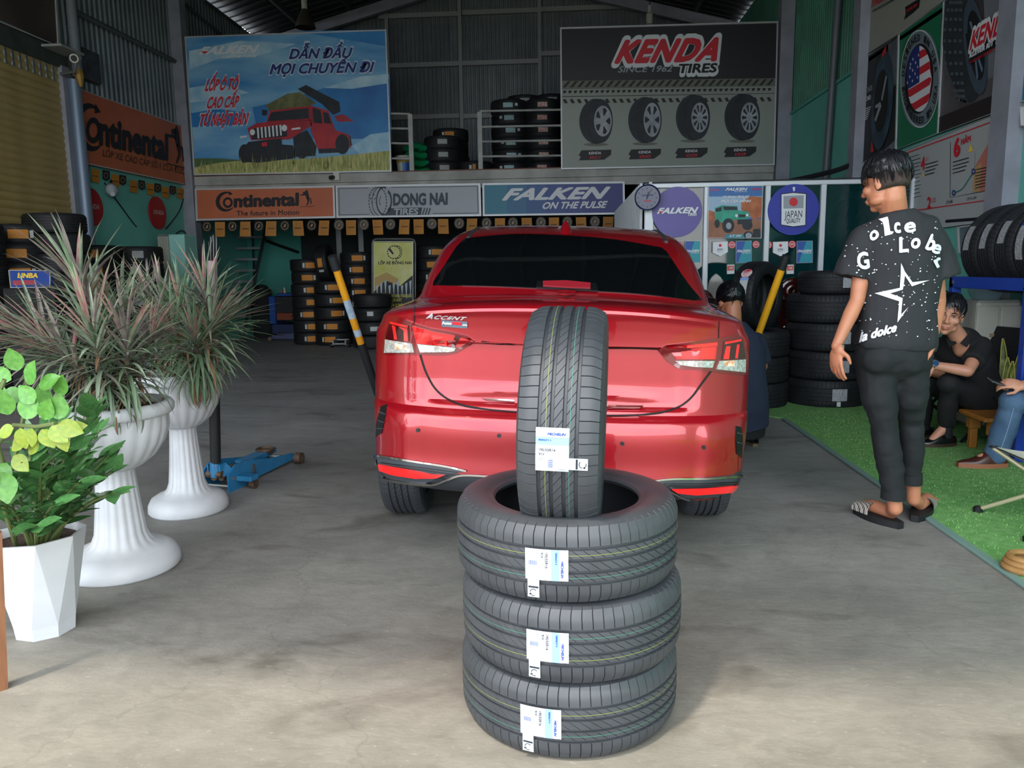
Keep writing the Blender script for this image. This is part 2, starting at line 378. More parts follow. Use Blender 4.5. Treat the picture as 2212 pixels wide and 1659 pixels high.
# back wall, upper sheets and lower teal
wb = wall('wall_back', [(XL, YB + .12, 0), (XR, YB + .12, 0), (XR, YB + .12, 2.8), (XL, YB + .12, 2.8)], m_teal)
sheets(wb, (XL, YB, 2.75), (1, 0, 0), XR - XL, 5.1, (0, -1, 0), m_corr, pitch=.085, amp=.016, sheet=.96)
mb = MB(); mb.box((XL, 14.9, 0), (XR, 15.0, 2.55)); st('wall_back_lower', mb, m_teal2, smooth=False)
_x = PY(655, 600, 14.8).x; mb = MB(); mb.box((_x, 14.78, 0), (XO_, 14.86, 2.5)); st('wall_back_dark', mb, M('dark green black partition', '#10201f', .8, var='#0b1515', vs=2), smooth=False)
# girts and posts of the gable
mg = M('light grey girt', '#8e9290', .5, .2); gi = 10
for (x0, y0, x1, y1) in ((818, 38, 992, 28), (998, 27, 1164, 23), (1168, 20, 1400, 13), (838, 142, 992, 138), (998, 137, 1164, 132), (1168, 117, 1212, 114), (842, 252, 992, 253), (998, 252, 1066, 249)):
    a, b = PY(x0, y0, YB - .06), PY(x1, y1, YB - .06); z = (a.z + b.z) / 2; mb = MB(); mb.box((a.x, YB - .09, z - .045), (b.x, YB - .02, z + .045)); st('trim_%d' % gi, mb, mg, smooth=False); gi += 1
for (x, z1) in ((995, 7.3), (1166, 7.3), (838, 6.8)):
    a = PY(x, 140, YB - .1); mb = MB(); mb.box((a.x - .035, YB - .11, 2.8), (a.x + .035, YB - .03, z1)); st('trim_%d' % gi, mb, mg, smooth=False); gi += 1
# roof
RX, RZ, EZ = -1.38, 7.25, 6.03
ce = root('ceiling', None, None, (0, 0, 0)); ce['kind'] = 'structure'
for sx, xe in ((-1, XL - .12), (1, XR + .12)):
    n = 16; me = None
    for i in range(n):
        y0 = .5 + i * 1.03; mb = MB(); mb.slab([(xe, y0, EZ), (RX, y0, RZ), (RX, y0 + 1.05, RZ), (xe, y0 + 1.05, EZ)][::(1 if sx < 0 else -1)], (0, 0, 1), .012)
        for q in range(4):
            yy = y0 + .13 + q * .25; mb.slab([(xe, yy, EZ - .02), (RX, yy, RZ - .02), (RX, yy + .05, RZ - .02), (xe, yy + .05, EZ - .02)], (0, 0, 1), .02)
        o = mb.build('roof_sheet', m_dk, ce, smooth=False)
def beam(p, q, w_, h_, mat, name, parent=ce):
    p, q = V(p), V(q); d = (q - p); L_ = d.length; T = Matrix.Translation(p) @ d.to_track_quat('X', 'Z').to_matrix().to_4x4(); mb = MB(); mb.box((0, -w_ / 2, -h_ / 2), (L_, w_ / 2, h_ / 2), T); return mb.build(name, mat, parent, smooth=False)
for y in (1.2, 4.6, 8.4, 12.5, 16.2):
    zz = .18
    for xe, s_ in ((XL, 1), (XR, -1)): beam((xe, y, EZ - zz - .04), (RX, y, RZ - zz), .12, .2, m_col, 'rafter')
for t in (.18, .40, .62, .84):
    for xe in (XL, XR):
        x = xe + (RX - xe) * t; z = EZ + (RZ - EZ) * t - .06; beam((x, .5, z), (x, 16.5, z), .06, .09, M('purlin', '#4a4f52', .6, .3), 'purlin')
mb = MB(); mb.box((XL, .42, 4.6), (XR, .5, 6.1)); mb.add([(XL, .46, 6.1), (XR, .46, 6.1), (RX, .46, 7.3)], [(0, 1, 2)]); st('wall_front', mb, m_corr, smooth=False)
# mezzanine deck with its fascia
mz = MB(); mz.box((XL, YM + .1, 2.60), (XR - .2, YB, 2.78)); st('mezzanine_floor', mz, M('dark deck', '#33302c', .8), smooth=False)
xr_ = PY(1672, 357, YM).x
mb = MB(); mb.box((XL + .19, YM, 2.66), (xr_, YM + .1, 2.80)); st('trim_40', mb, m_fas, smooth=False)
mb = MB(); mb.box((XL + .19, YM + .02, 2.53), (xr_, YM + .1, 2.655)); st('trim_41', mb, m_fas, smooth=False)
mb = MB(); mb.box((XL + .19, YM - .01, 2.80), (xr_, YM + .1, 2.815)); st('trim_42', mb, M('rust brown strip', '#6b3a2c', .7), smooth=False)
mb = MB()
for x in range(12): mb.box((XL + .2 + x * .8, YM + .1, 2.5), (XL + .28 + x * .8, 14.9, 2.6))
st('trim_43', mb, M('dark joist', '#24282a', .7), smooth=False)
# patches of bare putty on the fascia
def railing(posts, bars, label):
    g = root('railing', label, 'railing', tuple(PY(posts[0][0], posts[0][2], YM + .02)))
    for (x, y0, y1) in posts:
        a, b = PY(x, y0, YM + .02), PY(x, y1, YM + .02); mb = MB(); mb.box((a.x - .035, YM, 2.81), (a.x + .035, YM + .06, a.z)); mb.build('post', M('white rail paint', '#a9aaa6', .6, var='#8f908c', vs=6), g, world=True, smooth=False)
    for (x0, y0, x1, y1) in bars:
        mb = MB(); mb.tube([PY(x0, y0, YM + .03), PY(x1, y1, YM + .03)], .017, 8); mb.build('bar', _MC['white rail paint'], g, world=True)
railing([(886, 247, 372)], [(842, 245, 886, 246), (842, 277, 886, 278), (842, 309, 886, 310), (842, 342, 886, 343)], 'short white railing on the mezzanine beside the blue billboard')
railing([(1036, 242, 370)], [(1036, 240, 1212, 237), (1036, 274, 1212, 271), (1036, 306, 1212, 303), (1036, 338, 1212, 336)], 'long white railing on the mezzanine in front of the right-hand tyre stacks')
# office: glazed front, white corrugated side, dark top
OY = 8.0; XO = .80
mb = MB(); mb.box((XO, OY + .02, 2.072), (XR, 12.4, 2.09)); st('ceiling_office', mb, M('dark office top', '#1f2426', .8), smooth=False)
os_ = wall('wall_office_side', [(XO + .05, 12.4, 0), (XO + .05, OY, 0), (XO + .05, OY, 2.09), (XO + .05, 12.4, 2.09)][::1], M('office side white', '#c2c6c8', .6), .03)
sheets(os_, (XO, 12.3, 0), (0, -1, 0), 4.2, 2.09, (-1, 0, 0), M('white corrugated sheet', '#c6cacc', .5, rand=.05), pitch=.17, amp=.03, sheet=1.05)
mb = MB(); mb.box((XO, 11.9, 0), (XR, 12.0, 2.1)); st('wall_office_back', mb, M('office back wall', '#2f6d66', .7), smooth=False)
W1 = root('window_1', None, None, (XO, OY, 0)); W1['kind'] = 'structure'
m_glass = M('office glass', '#0c3a3c', .04, alpha=.42, spec=.9)
mxs = [PY(1402, 420, OY).x, PY(1526, 420, OY).x, PY(1658, 420, OY).x, PY(1778, 420, OY).x, XR - .03]
ztop = 2.035
for i, x in enumerate(mxs):
    h_ = .045 if i == 0 else .026; mb = MB(); mb.bbox((x - h_, OY - .03, 0), (x + h_, OY + .03, ztop), .006); mb.build('mullion', m_alum, W1, world=True, smooth=False)
mb = MB(); mb.bbox((mxs[0] - .05, OY - .035, ztop - .01), (XR, OY + .035, ztop + .035), .006); mb.build('head_frame', m_alum, W1, world=True, smooth=False)
mb = MB(); mb.bbox((mxs[0] - .05, OY - .035, 0.0), (XR, OY + .035, .09), .006); mb.build('sill_frame', m_alum, W1, world=True, smooth=False)
for a, b in zip(mxs[:-1], mxs[1:]):
    mb = MB(); mb.box((a + .02, OY - .004, .08), (b - .02, OY + .004, ztop)); mb.build('pane', m_glass, W1, world=True, smooth=False)
# artificial grass
m_turf = M('artificial grass', '#64a052', .9, var='#80b56a', vs=22, bump=.9, bs=260)
def turf():
    mb = MB(); q = [(1.80, -1.), (XR - .01, -1.), (XR - .01, 7.9), (1.55, 7.9), (1.52, 6.62), (1.80, 6.30)]; mb.slab([(x, y, 0) for x, y in q], (0, 0, 1), .012)
    t = mb.build('grass_mat', m_turf, None, smooth=False); tag(t, 'green artificial grass mat covering the floor along the right wall', 'mat')
    e = MB(); e.bbox((1.765, -1, 0), (1.805, 6.3, .014), .003); e.build('edging', M('grey green edging', '#6f8c84', .6), t, smooth=False)
    random.seed(3); f = MB()
    for i in range(14000):
        x = random.uniform(1.81, 3.2); y = 1.6 + 5. * random.random() ** 1.6; h_ = random.uniform(.006, .012); a = random.uniform(0, 2 * PI); d = V((math.cos(a), math.sin(a), 0)); n_ = V((-d.y, d.x, 0)) * .0022
        p = V((x, y, .011)); f.add([p - n_, p + n_, p + d * random.uniform(.002, .008) + V((0, 0, h_))], [(0, 1, 2)])
    f.build('grass_blades', M('grass blade', '#86ba6a', .8, var='#5b9a48', vs=60), t, smooth=False, kind='stuff')
turf()
# ---------------------------------------------------------------- the red saloon car
def pchip(xs, ys):
    n = len(xs); h = [xs[i + 1] - xs[i] for i in range(n - 1)]; d = [(ys[i + 1] - ys[i]) / h[i] for i in range(n - 1)]; m = [0] * n
    m[0] = d[0]; m[-1] = d[-1]
    for i in range(1, n - 1):
        m[i] = 0 if d[i - 1] * d[i] <= 0 else 2 * d[i - 1] * d[i] / (d[i - 1] + d[i])
    def f(x):
        x = min(max(x, xs[0]), xs[-1]); i = 0
        while i < n - 2 and x > xs[i + 1]: i += 1
        t = (x - xs[i]) / h[i]; a = 2 * t ** 3 - 3 * t * t + 1
        return a * ys[i] + (t ** 3 - 2 * t * t + t) * h[i] * m[i] + (3 * t * t - 2 * t ** 3) * ys[i + 1] + (t ** 3 - t * t) * h[i] * m[i + 1]
    return f
def sstep(a, b, x): t = min(max((x - a) / (b - a), 0), 1); return t * t * (3 - 2 * t)
CARX, CARY, CROLL = -.062, 2.95, .036
#        z     yr    w    d    n
REAR = [(.19, .40, .74, .30, 3.2), (.24, .16, .80, .32, 3.0), (.30, .05, .835, .33, 2.9), (.36, .015, .85, .34, 2.8), (.42, .0, .857, .35, 2.8),
        (.50, .004, .862, .36, 2.8), (.58, .0, .866, .36, 2.8), (.655, .008, .868, .36, 2.8), (.672, .022, .868, .35, 2.8), (.685, .055, .868, .34, 2.8),
        (.72, .062, .868, .33, 2.8), (.80, .072, .866, .32, 2.8), (.89, .074, .862, .32, 2.8), (.96, .066, .852, .32, 2.7), (1.01, .052, .838, .33, 2.6),
        (1.035, .045, .826, .34, 2.5), (1.052, .055, .815, .36, 2.5), (1.063, .10, .80, .38, 2.5), (1.078, .20, .775, .40, 2.6), (1.090, .31, .745, .42, 2.8),
        (1.10, .385, .725, .43, 3.0), (1.11, .405, .712, .42, 3.1), (1.16, .50, .697, .39, 3.2), (1.26, .69, .662, .34, 3.3), (1.34, .86, .63, .31, 3.3), (1.385, .97, .605, .30, 3.2),
        (1.405, 1.03, .592, .30, 3.0), (1.425, 1.13, .57, .32, 2.8), (1.445, 1.30, .53, .35, 2.5), (1.457, 1.48, .47, .38, 2.3), (1.466, 1.75, .36, .30, 2.1), (1.470, 1.95, .2, .12, 2.)]
FRONT = [(.19, 4.15), (.3, 4.36), (.5, 4.42), (.66, 4.38), (.76, 4.26), (.82, 4.05), (.87, 3.8), (.92, 3.55), (.97, 3.36), (1.05, 3.18), (1.15, 3.0), (1.26, 2.82),
         (1.36, 2.62), (1.41, 2.5), (1.44, 2.38), (1.457, 2.25), (1.466, 2.15), (1.470, 2.1)]
def _zm(z):
    K = ((.19, .29), (.24, .32), (.30, .345), (.36, .375), (.42, .42), (.672, .672), (.80, .815), (.89, .95), (1.01, 1.065), (1.035, 1.100), (1.052, 1.112), (1.063, 1.120), (1.10, 1.138), (1.11, 1.146), (1.385, 1.402), (1.405, 1.42), (1.425, 1.444), (1.47, 1.508))
    for (a, b), (c, d) in zip(K[:-1], K[1:]):
        if z <= c + 1e-9: return b + (d - b) * (z - a) / (c - a)
    return z
REAR = [(_zm(r[0]), r[1], r[2] * .985, r[3], r[4]) for r in REAR]; FRONT = [(_zm(r[0]), r[1]) for r in FRONT]
_zr = [r[0] for r in REAR]; fyr = pchip(_zr, [r[1] for r in REAR]); fw = pchip(_zr, [r[2] for r in REAR]); fd = pchip(_zr, [r[3] for r in REAR]); fn_ = pchip(_zr, [r[4] for r in REAR])
ff_ = pchip([r[0] for r in FRONT], [r[1] for r in FRONT])
def droop(x, z): return .06 * (min(abs(x) / .8, 1) ** 2.6) * sstep(.95, 1.09, z) * (1 - sstep(1.15, 1.36, z))
def taper(y): return 1 - .085 * (1 - sstep(-.1, 1.05, y))
def rear_extra(x, z):
    ax = abs(x); e = 0
    e += .030 * (1 - sstep(.948, .957, z)) * sstep(.70, .72, z) * (1 - sstep(.50, .62, ax))       # recessed plate area under the crease
    e += -.006 * math.exp(-((z - .745 - .02 * (1 - (x / .45) ** 2)) / .012) ** 2) * (1 - sstep(.36, .46, ax))         # lower character line
    e += -.016 * math.exp(-((z - 1.092) / .016) ** 2) * (1 - sstep(.62, .76, ax))                  # spoiler lip
    e += -.012 * sstep(.60, .66, ax) * (1 - sstep(.70, .86, ax)) * sstep(.36, .46, z) * (1 - sstep(.60, .72, z))
    return e
ROLLM = Matrix.Translation((CARX, CARY, 0)) @ Matrix.Rotation(-.015, 4, 'Z') @ Matrix.Rotation(CROLL, 4, 'Y')
def car_hull():
    zs = []
    for a, b in zip(_zr[:-1], _zr[1:]):
        k = max(1, math.ceil((b - a) / .012)); zs += [a + (b - a) * j / k for j in range(k)]
    for s_ in (.948, .951, .954, .957): zs.append(s_)
    zs = sorted(set(zs)) + [_zr[-1]]; NR, NS, NF = 44, 16, 14; mb = MB(); rows = []
    for z in zs:
        yr, w_, d, n, yf = fyr(z), fw(z), fd(z), fn_(z), ff_(z); half = []
        for i in range(NR + 1):
            t = (i / NR) * PI / 2; x = w_ * math.sin(t) ** (2 / n); y = yr + d * (1 - max(math.cos(t), 0) ** (2 / n)); y += rear_extra(x, z) * (1 - sstep(.80, 1., x / w_)); half.append((x, y))
        y0 = yr + d; df = min(.55, (yf - y0) * .45); y1 = yf - df
        for i in range(1, NS): t = i / NS; half.append((w_, y0 + (y1 - y0) * t))
        for i in range(NF + 1):
            t = (1 - i / NF) * PI / 2; half.append((w_ * math.sin(t) ** (2 / 2.5), y1 + df * (1 - (1 - max(math.cos(t), 0) ** (2 / 2.5)))))
        loop = half + [(-x, y) for x, y in half[-2:0:-1]]; rows.append([(x * taper(y), y, z - droop(x, z)) for x, y in loop])
    n = len(rows[0]); vs = [p for r in rows for p in r]; fs = []
    for j in range(len(rows) - 1):
        for i in range(n): a = j * n + i; b = j * n + (i + 1) % n; fs.append((a, b, b + n, a + n))
    h = len(half)
    for base, fl_ in ((0, 1), ((len(rows) - 1) * n, 0)):
        q = []
        for i in range(0, h - 1):
            a = base + i; b = base + i + 1; c = base + (n - i - 1) % n; d = base + (n - i) % n
            f = [a, b, c, d] if i > 0 else [a, b, c]
            if len(set(f)) < 3: continue
            f = list(dict.fromkeys(f)); fs.append(tuple(f) if not fl_ else tuple(f[::-1]))
    mb.add(vs, fs); return mb
m_paint = M('red metallic paint', '#a00d1c', .30, .4, 1.0, spec=.5, var='#980c1a', vs=3)
m_dark = M('dark grey trim', '#2c3035', .45); m_black = M('black plastic', '#0b0c0e', .4); m_chrome = M('chrome', '#b9b6b2', .16, 1.)
m_gap_shade = M('panel gap and crease shade', '#120405', .8); m_cglass = M('tinted glass', '#07090b', .05, 0, .6, spec=.35)
m_lred = M('lamp red', '#b30a12', .12, 0, 1.); m_lbright = M('lamp bright red', '#ff1a1a', .2, 0, 1., emis=.12); m_ldark = M('lamp dark red', '#3c0408', .1, 0, 1.)
m_lclear = M('lamp clear lens', '#c9c5bd', .15, .3, 1., var='#8f8f8a', vs=90); m_lamber = M('lamp amber', '#c4722a', .3, 0, 1., var='#e8e0d0', vs=60); m_white = M('white paint', '#e8e8e6', .5)
m_rubber = M('tyre rubber', '#262729', .62, var='#303236', vs=14, bump=.05, bs=120, spec=.4)
m_rubber_far = M('black tyre rubber', '#16181b', .6, var='#1e2024', vs=10, spec=.35)
m_steel = M('galvanised steel', '#8b8d8f', .45, .7, var='#74777a', vs=5); m_alu = M('alloy', '#9b9da0', .3, .9)
car = root('car', 'glossy red saloon car seen from behind, parked in front of the tyre stack', 'car', (CARX, CARY, 0))
hull = car_hull(); hull.v = [ROLLM @ p for p in hull.v]; CB = bvh_of(hull)
body = hull.build('body', [m_paint, m_dark, m_black], car, world=True, ang=32)
# wheel arches cut from the shell
cuts = []
for (sx, wy) in ((-1, .93), (1, .93), (-1, 3.53), (1, 3.53)):
    c = MB(); T = ROLLM @ Matrix.Translation((sx * .80, wy, .30)) @ Matrix.Rotation(PI / 2, 4, 'Y')
    c.lathe([(.345, -.22), (.345, .22)], 40, T=T); co = c.build('cut', m_black, None, smooth=False); cuts.append(co)
    md = body.modifiers.new('b', 'BOOLEAN'); md.object = co; md.operation = 'DIFFERENCE'; md.solver = 'EXACT'
dg = bpy.context.evaluated_depsgraph_get(); nm = bpy.data.meshes.new_from_object(body.evaluated_get(dg))
body.modifiers.clear(); body.data = nm
for c in cuts: bpy.data.objects.remove(c)
Ri = ROLLM.inverted()
for p in nm.polygons:        # lower valance, underside and arches are dark
    q = Ri @ (p.center + V((CARX, CARY, 0)))
    p.material_index = 0
    inarch = abs(q.x) < .84 and abs(q.x) > .5 and any((q.y - wy) ** 2 + (q.z - .30) ** 2 < .355 ** 2 for wy in (.93, 3.53))
    if inarch or q.z < .295: p.material_index = 2
    elif q.z < .435 - .02 * sstep(.5, .8, abs(q.x)) + .03 * sstep(.6, .82, abs(q.x)) and q.y < .8: p.material_index = 1
def CP(poly, name, mat, **k): return patch(CB, poly, name, mat, car, **k)
# rear window, side glass, windscreen
CP(smooth2([(1004, 516), (1110, 507), (1222, 510), (1330, 519), (1428, 536)], 4) + smooth2([(1440, 545), (1468, 588), (1492, 622), (1516, 649)], 3) + smooth2([(1500, 650), (1380, 636), (1222, 627), (1080, 620), (936, 617)], 4) + smooth2([(938, 608), (962, 572), (985, 536)], 3), 'rear_window', m_cglass, off=.004, step=16)
for sx in (-1, 1):
    for (y0, y1, nm_) in ((1.28, 2.08, 'side_window'), (2.12, 3.0, 'side_window')):
        def sg(u, v, sx=sx, y0=y0, y1=y1):
            z = 1.06 + v * .33; y = y0 + (y1 - y0) * u; lo = fyr(z) + fd(z) + .12; hi = ff_(z) - .50
            y = min(max(y, lo if y0 < 2 else y), hi); return ROLLM @ V((sx * (fw(z) * taper(y) + .004), y, z))
        g = MB(); g.grid(sg, 10, 8); g.build(nm_, m_cglass, car, world=True)
def ws(u, v):
    z = 1.10 + v * .32; w_ = fw(z) * .86; x = (u * 2 - 1) * w_; yf = ff_(z); df = min(.55, (yf - fyr(z) - fd(z)) * .45); y = yf - df * (1 - (1 - (abs(x) / fw(z)) ** 2.5) ** (1 / 2.5))
    return ROLLM @ V((x, y + .006, z))
g = MB(); g.grid(ws, 16, 8); g.build('windscreen', m_cglass, car, world=True)
# roof drip mouldings
for pts in ([(1003, 486), (992, 497), (985, 511)], [(1437, 506), (1450, 524), (1462, 542)]): pass
for sx in (-1, 1):
    mb = MB(); P_ = []
    for i in range(14):
        y = 1.02 + i * .11; P_.append(ROLLM @ V((sx * .50, y, 1.55)))
    pts = []
    for p in P_:
        h_, n_, i_, d_ = CB.ray_cast(p, V((0, 0, -1)))
        if h_: pts.append(h_ + V((0, 0, .002)))
    mb.tube(pts, .011, 6, flat=.5); mb.build('roof_moulding', m_dark, car, world=True)
# shark-fin aerial
a0 = hit(CB, 1222, 502); mb = MB()
def fin(u, v):
    a = u * 2 * PI; s_ = 1 - v; return a0 + V((math.cos(a) * .046 * (s_ * .7 + .18 if v < .99 else .02), .085 * s_ * math.sin(a) + .03 + .045 * v, -.012 + .075 * v ** .9))
mb.grid(fin, 20, 8, cu=True); mb.build('aerial_fin', m_paint, car, world=True)
# high stop lamp, boot release, chrome strips
CP([(1160, 612), (1222, 610), (1288, 617), (1292, 633), (1222, 630), (1158, 625)], 'stop_lamp_housing', m_black, off=.012)
CP([(1173, 614), (1222, 613), (1275, 618), (1275, 629), (1222, 627), (1173, 624)], 'stop_lamp', M('stop lamp', '#8f1f2a', .25, 0, 1.), off=.018, step=8)
CP([(1204, 632), (1222, 631), (1244, 633), (1240, 640), (1222, 642), (1206, 640)], 'washer_cover', m_paint, off=.012, step=5)
CP([(1040, 862), (1110, 865), (1112, 872), (1052, 868)], 'chrome_strip', m_chrome, off=.012, step=8); CP([(1314, 879), (1389, 881), (1382, 885), (1314, 885)], 'chrome_strip', m_chrome, off=.012, step=8)
# shut lines, and crease shade drawn as dark strokes
def gap(pts, w, **k): CP(stroke(smooth2(pts, 5), w), 'shut_line', m_gap_shade, off=.0018, step=7, skirt=0, **k)
gap([(907, 763), (921, 806), (945, 845), (985, 871), (1040, 883), (1112, 890), (1225, 895), (1313, 898), (1400, 895), (1455, 884), (1490, 862), (1516, 828), (1537, 800)], 4.5)
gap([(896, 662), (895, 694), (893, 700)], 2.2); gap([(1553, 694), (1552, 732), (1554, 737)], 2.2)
gap([(1040, 738), (1075, 742), (1112, 744)], 4); gap([(1312, 752), (1370, 752), (1420, 754)], 4)  # shade under the boot crease, painted as dark strokes; no opening here
# tail lamps: outlines read on the real surface
m_lamprim = M('lamp housing', '#6a0a10', .15, 0, 1.)
LL = [(849, 681), (868, 686), (893, 697), (930, 708), (975, 716), (1008, 724), (1028, 737), (1012, 748), (985, 763), (960, 767), (905, 766), (828, 765), (827, 745), (835, 712)]
CP(LL, 'tail_lamp', m_lamprim, off=.006, step=10)
RL = [(1420, 756), (1438, 745), (1480, 740), (1552, 730), (1592, 722), (1604, 732), (1611, 760), (1612, 810), (1570, 806), (1510, 799), (1465, 796), (1440, 780)]
CP(RL, 'tail_lamp', m_lamprim, off=.006, step=10)
def lamp(name, mat, poly, off=.011): CP(poly, name, mat, off=off, step=8, skirt=.004)
lamp('lamp_lens', m_ldark, [(846, 696), (885, 702), (886, 737), (836, 732)]); lamp('lamp_lens', m_lred, [(893, 703), (940, 716), (985, 724), (1010, 732), (1018, 736), (1008, 742), (995, 750), (902, 742)])
lamp('lamp_light_bar', m_lbright, [(848, 696), (884, 703), (884, 707), (847, 700)], .013); lamp('lamp_light_bar', m_lbright, [(852, 703), (857, 705), (861, 733), (856, 733)], .013)
lamp('lamp_light_bar', m_lbright, [(866, 706), (882, 709), (885, 736), (877, 736), (876, 713)], .013); lamp('lamp_light_bar', m_lbright, [(905, 717), (930, 722), (932, 744), (906, 742)], .013)
lamp('lamp_light_bar', m_lbright, [(936, 724), (965, 729), (968, 747), (938, 745)], .013); lamp('lamp_dark_bar', m_ldark, [(985, 724), (997, 727), (984, 750), (976, 750)], .013)
lamp('indicator_lens', m_lclear, [(836, 733), (892, 742), (897, 761), (834, 762)]); lamp('indicator_bulb', m_lamber, [(856, 741), (878, 745), (877, 755), (858, 754)], .013)
lamp('reversing_lens', m_lclear, [(904, 743), (986, 751), (983, 758), (974, 760), (909, 761)])
lamp('lamp_light_bar', M('cool white lens', '#bcd3dc', .12, .2, 1.), [(908, 747), (938, 750), (939, 759), (911, 759)], .013)
lamp('lamp_lens', m_lred, [(1440, 750), (1480, 745), (1547, 738), (1543, 776), (1460, 776)]); lamp('lamp_lens', m_ldark, [(1561, 737), (1598, 731), (1606, 773), (1556, 776)])
lamp('lamp_light_bar', m_lbright, [(1482, 746), (1546, 740), (1546, 745), (1482, 751)], .013); lamp('lamp_light_bar', m_lbright, [(1515, 752), (1542, 750), (1539, 775), (1511, 775)], .013)
lamp('lamp_light_bar', m_lbright, [(1470, 757), (1510, 753), (1507, 775), (1475, 775)], .013); lamp('lamp_light_bar', m_lbright, [(1563, 738), (1596, 733), (1596, 737), (1562, 743)], .013)
lamp('lamp_light_bar', m_lbright, [(1565, 748), (1573, 747), (1570, 775), (1559, 775)], .013); lamp('lamp_light_bar', m_lbright, [(1588, 744), (1592, 744), (1588, 773), (1584, 773)], .013)
lamp('reversing_lens', m_lclear, [(1457, 779), (1541, 779), (1536, 794), (1500, 792), (1470, 788)]); lamp('indicator_lens', m_lclear, [(1552, 779), (1606, 776), (1606, 804), (1545, 797)])
lamp('indicator_bulb', m_lamber, [(1562, 779), (1582, 778), (1582, 791), (1562, 790)], .013)
# bumper: sensors, vents, lower garnish
for (x, y) in ((903, 929), (1078, 941), (1344, 958), (1520, 966)): CP(ell(x, y, 4.5, 4.5, 12), 'parking_sensor', m_black, off=.004, step=5)
CP([(824, 878), (838, 874), (833, 900), (826, 935), (813, 944), (814, 915)], 'bumper_vent', m_black, off=.004); CP([(1589, 920), (1600, 922), (1603, 950), (1601, 989), (1590, 980), (1588, 950)], 'bumper_vent', m_black, off=.004)
for q in ([(823, 890), (835, 895)], [(820, 908), (832, 912)], [(818, 925), (828, 925)], [(1591, 935), (1601, 938)], [(1591, 955), (1602, 958)]):
    CP(stroke([q[0], q[1]], 3), 'vent_fin', m_dark, off=.009, step=6)
gd = dict(off=.006, step=12)
CP([(816, 984), (900, 996), (1000, 1013), (1008, 1018), (960, 1026), (920, 1042), (880, 1041), (822, 1028)], 'garnish_panel', M('ribbed grey trim', '#3a3f45', .4), **gd)
CP([(1602, 1024), (1540, 1030), (1430, 1035), (1412, 1037), (1440, 1048), (1475, 1072), (1510, 1076), (1590, 1066)], 'garnish_panel', _MC['ribbed grey trim'], **gd)
for k in range(4):
    CP(stroke([(826, 999 + k * 5), (900, 1008 + k * 5), (990 - k * 10, 1020 + k * 4)], 1.8), 'garnish_rib', m_black, off=.009, step=10, skirt=0)
    CP(stroke([(1592, 1040 + k * 4), (1500, 1044 + k * 4), (1432 + k * 10, 1044 + k * 4)], 1.8), 'garnish_rib', m_black, off=.009, step=10, skirt=0)
CP([(822, 1002), (880, 1012), (935, 1023), (962, 1025), (945, 1031), (900, 1031), (850, 1023), (824, 1015)], 'rear_reflector', m_lbright, off=.012, step=8)
CP([(1590, 1047), (1520, 1052), (1450, 1055), (1462, 1062), (1500, 1066), (1560, 1062), (1588, 1060)], 'rear_reflector', m_lbright, off=.012, step=8)
CP(stroke(smooth2([(815, 1020), (815, 988), (824, 985), (900, 997), (965, 1007), (1008, 1017)], 4), [3, 3, 3] + [4] * 16 + [4, 3]), 'chrome_moulding', m_chrome, off=.012, step=9)
CP(stroke(smooth2([(815, 1020), (830, 1031), (880, 1040), (935, 1044), (965, 1035), (1000, 1026), (1056, 1028), (1112, 1032)], 4), 3.6), 'chrome_moulding', m_chrome, off=.012, step=9)
CP(stroke(smooth2([(1412, 1038), (1450, 1034), (1520, 1033), (1592, 1029), (1602, 1034), (1601, 1060), (1585, 1070)], 4), 3.6), 'chrome_moulding', m_chrome, off=.012, step=9)
CP(stroke(smooth2([(1585, 1070), (1520, 1076), (1480, 1074), (1440, 1056), (1400, 1044), (1312, 1040)], 4), 3.4), 'chrome_moulding', m_chrome, off=.012, step=9)
# badge and dealer sticker
def ctext(s, mat, BL, BR, TL, off, name, **k):
    mb = MB(); text(mb, s, lambda u, v: hit(CB, BL[0] + (BR[0] - BL[0]) * u + (TL[0] - BL[0]) * v, BL[1] + (BR[1] - BL[1]) * u + (TL[1] - BL[1]) * v, off), **k); mb.build(name, mat, car, world=True, smooth=False)
ctext('ACCENT', M('silver badge', '#c6c7ca', .3, .25), (922, 685), (1006, 690), (926, 677), .008, 'badge_lettering', bold=.03, shear=.25, sp=1.15)
CP([(955, 691), (1010, 695), (1010, 709), (955, 705)], 'dealer_sticker', M('sticker grey', '#5d6a78', .4), off=.004)
CP([(978, 694), (998, 696), (998, 702), (978, 700)], 'dealer_sticker', M('sticker red', '#d2202c', .4), off=.006)
ctext('Auto', m_white, (956, 699), (977, 700), (956, 693), .007, 'sticker_lettering', bold=.03); ctext('.vn', m_white, (999, 702), (1010, 703), (999, 697), .007, 'sticker_lettering', bold=.03)
# boot release and plate recess, exhaust, mirrors
for sx in (-1, 1):
    mb = MB(); T = ROLLM @ Matrix.Translation((sx * .93, 2.85, .99))
    mb.lathe([(0, -.07), (.05, -.065), (.08, -.03), (.085, .02), (.06, .06), (0, .07)], 16, T=T @ Matrix.Diagonal((1.1, .7, 1, 1))); mb.tube([ROLLM @ V((sx * .80, 2.86, .95)), ROLLM @ V((sx * .9, 2.86, .97))], .02)
    mb.build('door_mirror', m_paint, car, world=True)
mb = MB(); mb.tube([(.45, CARY + .30, .27), (.45, CARY + .55, .27), (.3, CARY + 1.2, .26)], .025); mb.build('exhaust_pipe', m_steel, car, world=True)
mb = MB(); mb.box((-.62, CARY + .9, .25), (.62, CARY + .98, .33)); mb.box((-.45, CARY + .35, .24), (.35, CARY + .8, .33)); mb.build('rear_axle', m_black, car, world=True)
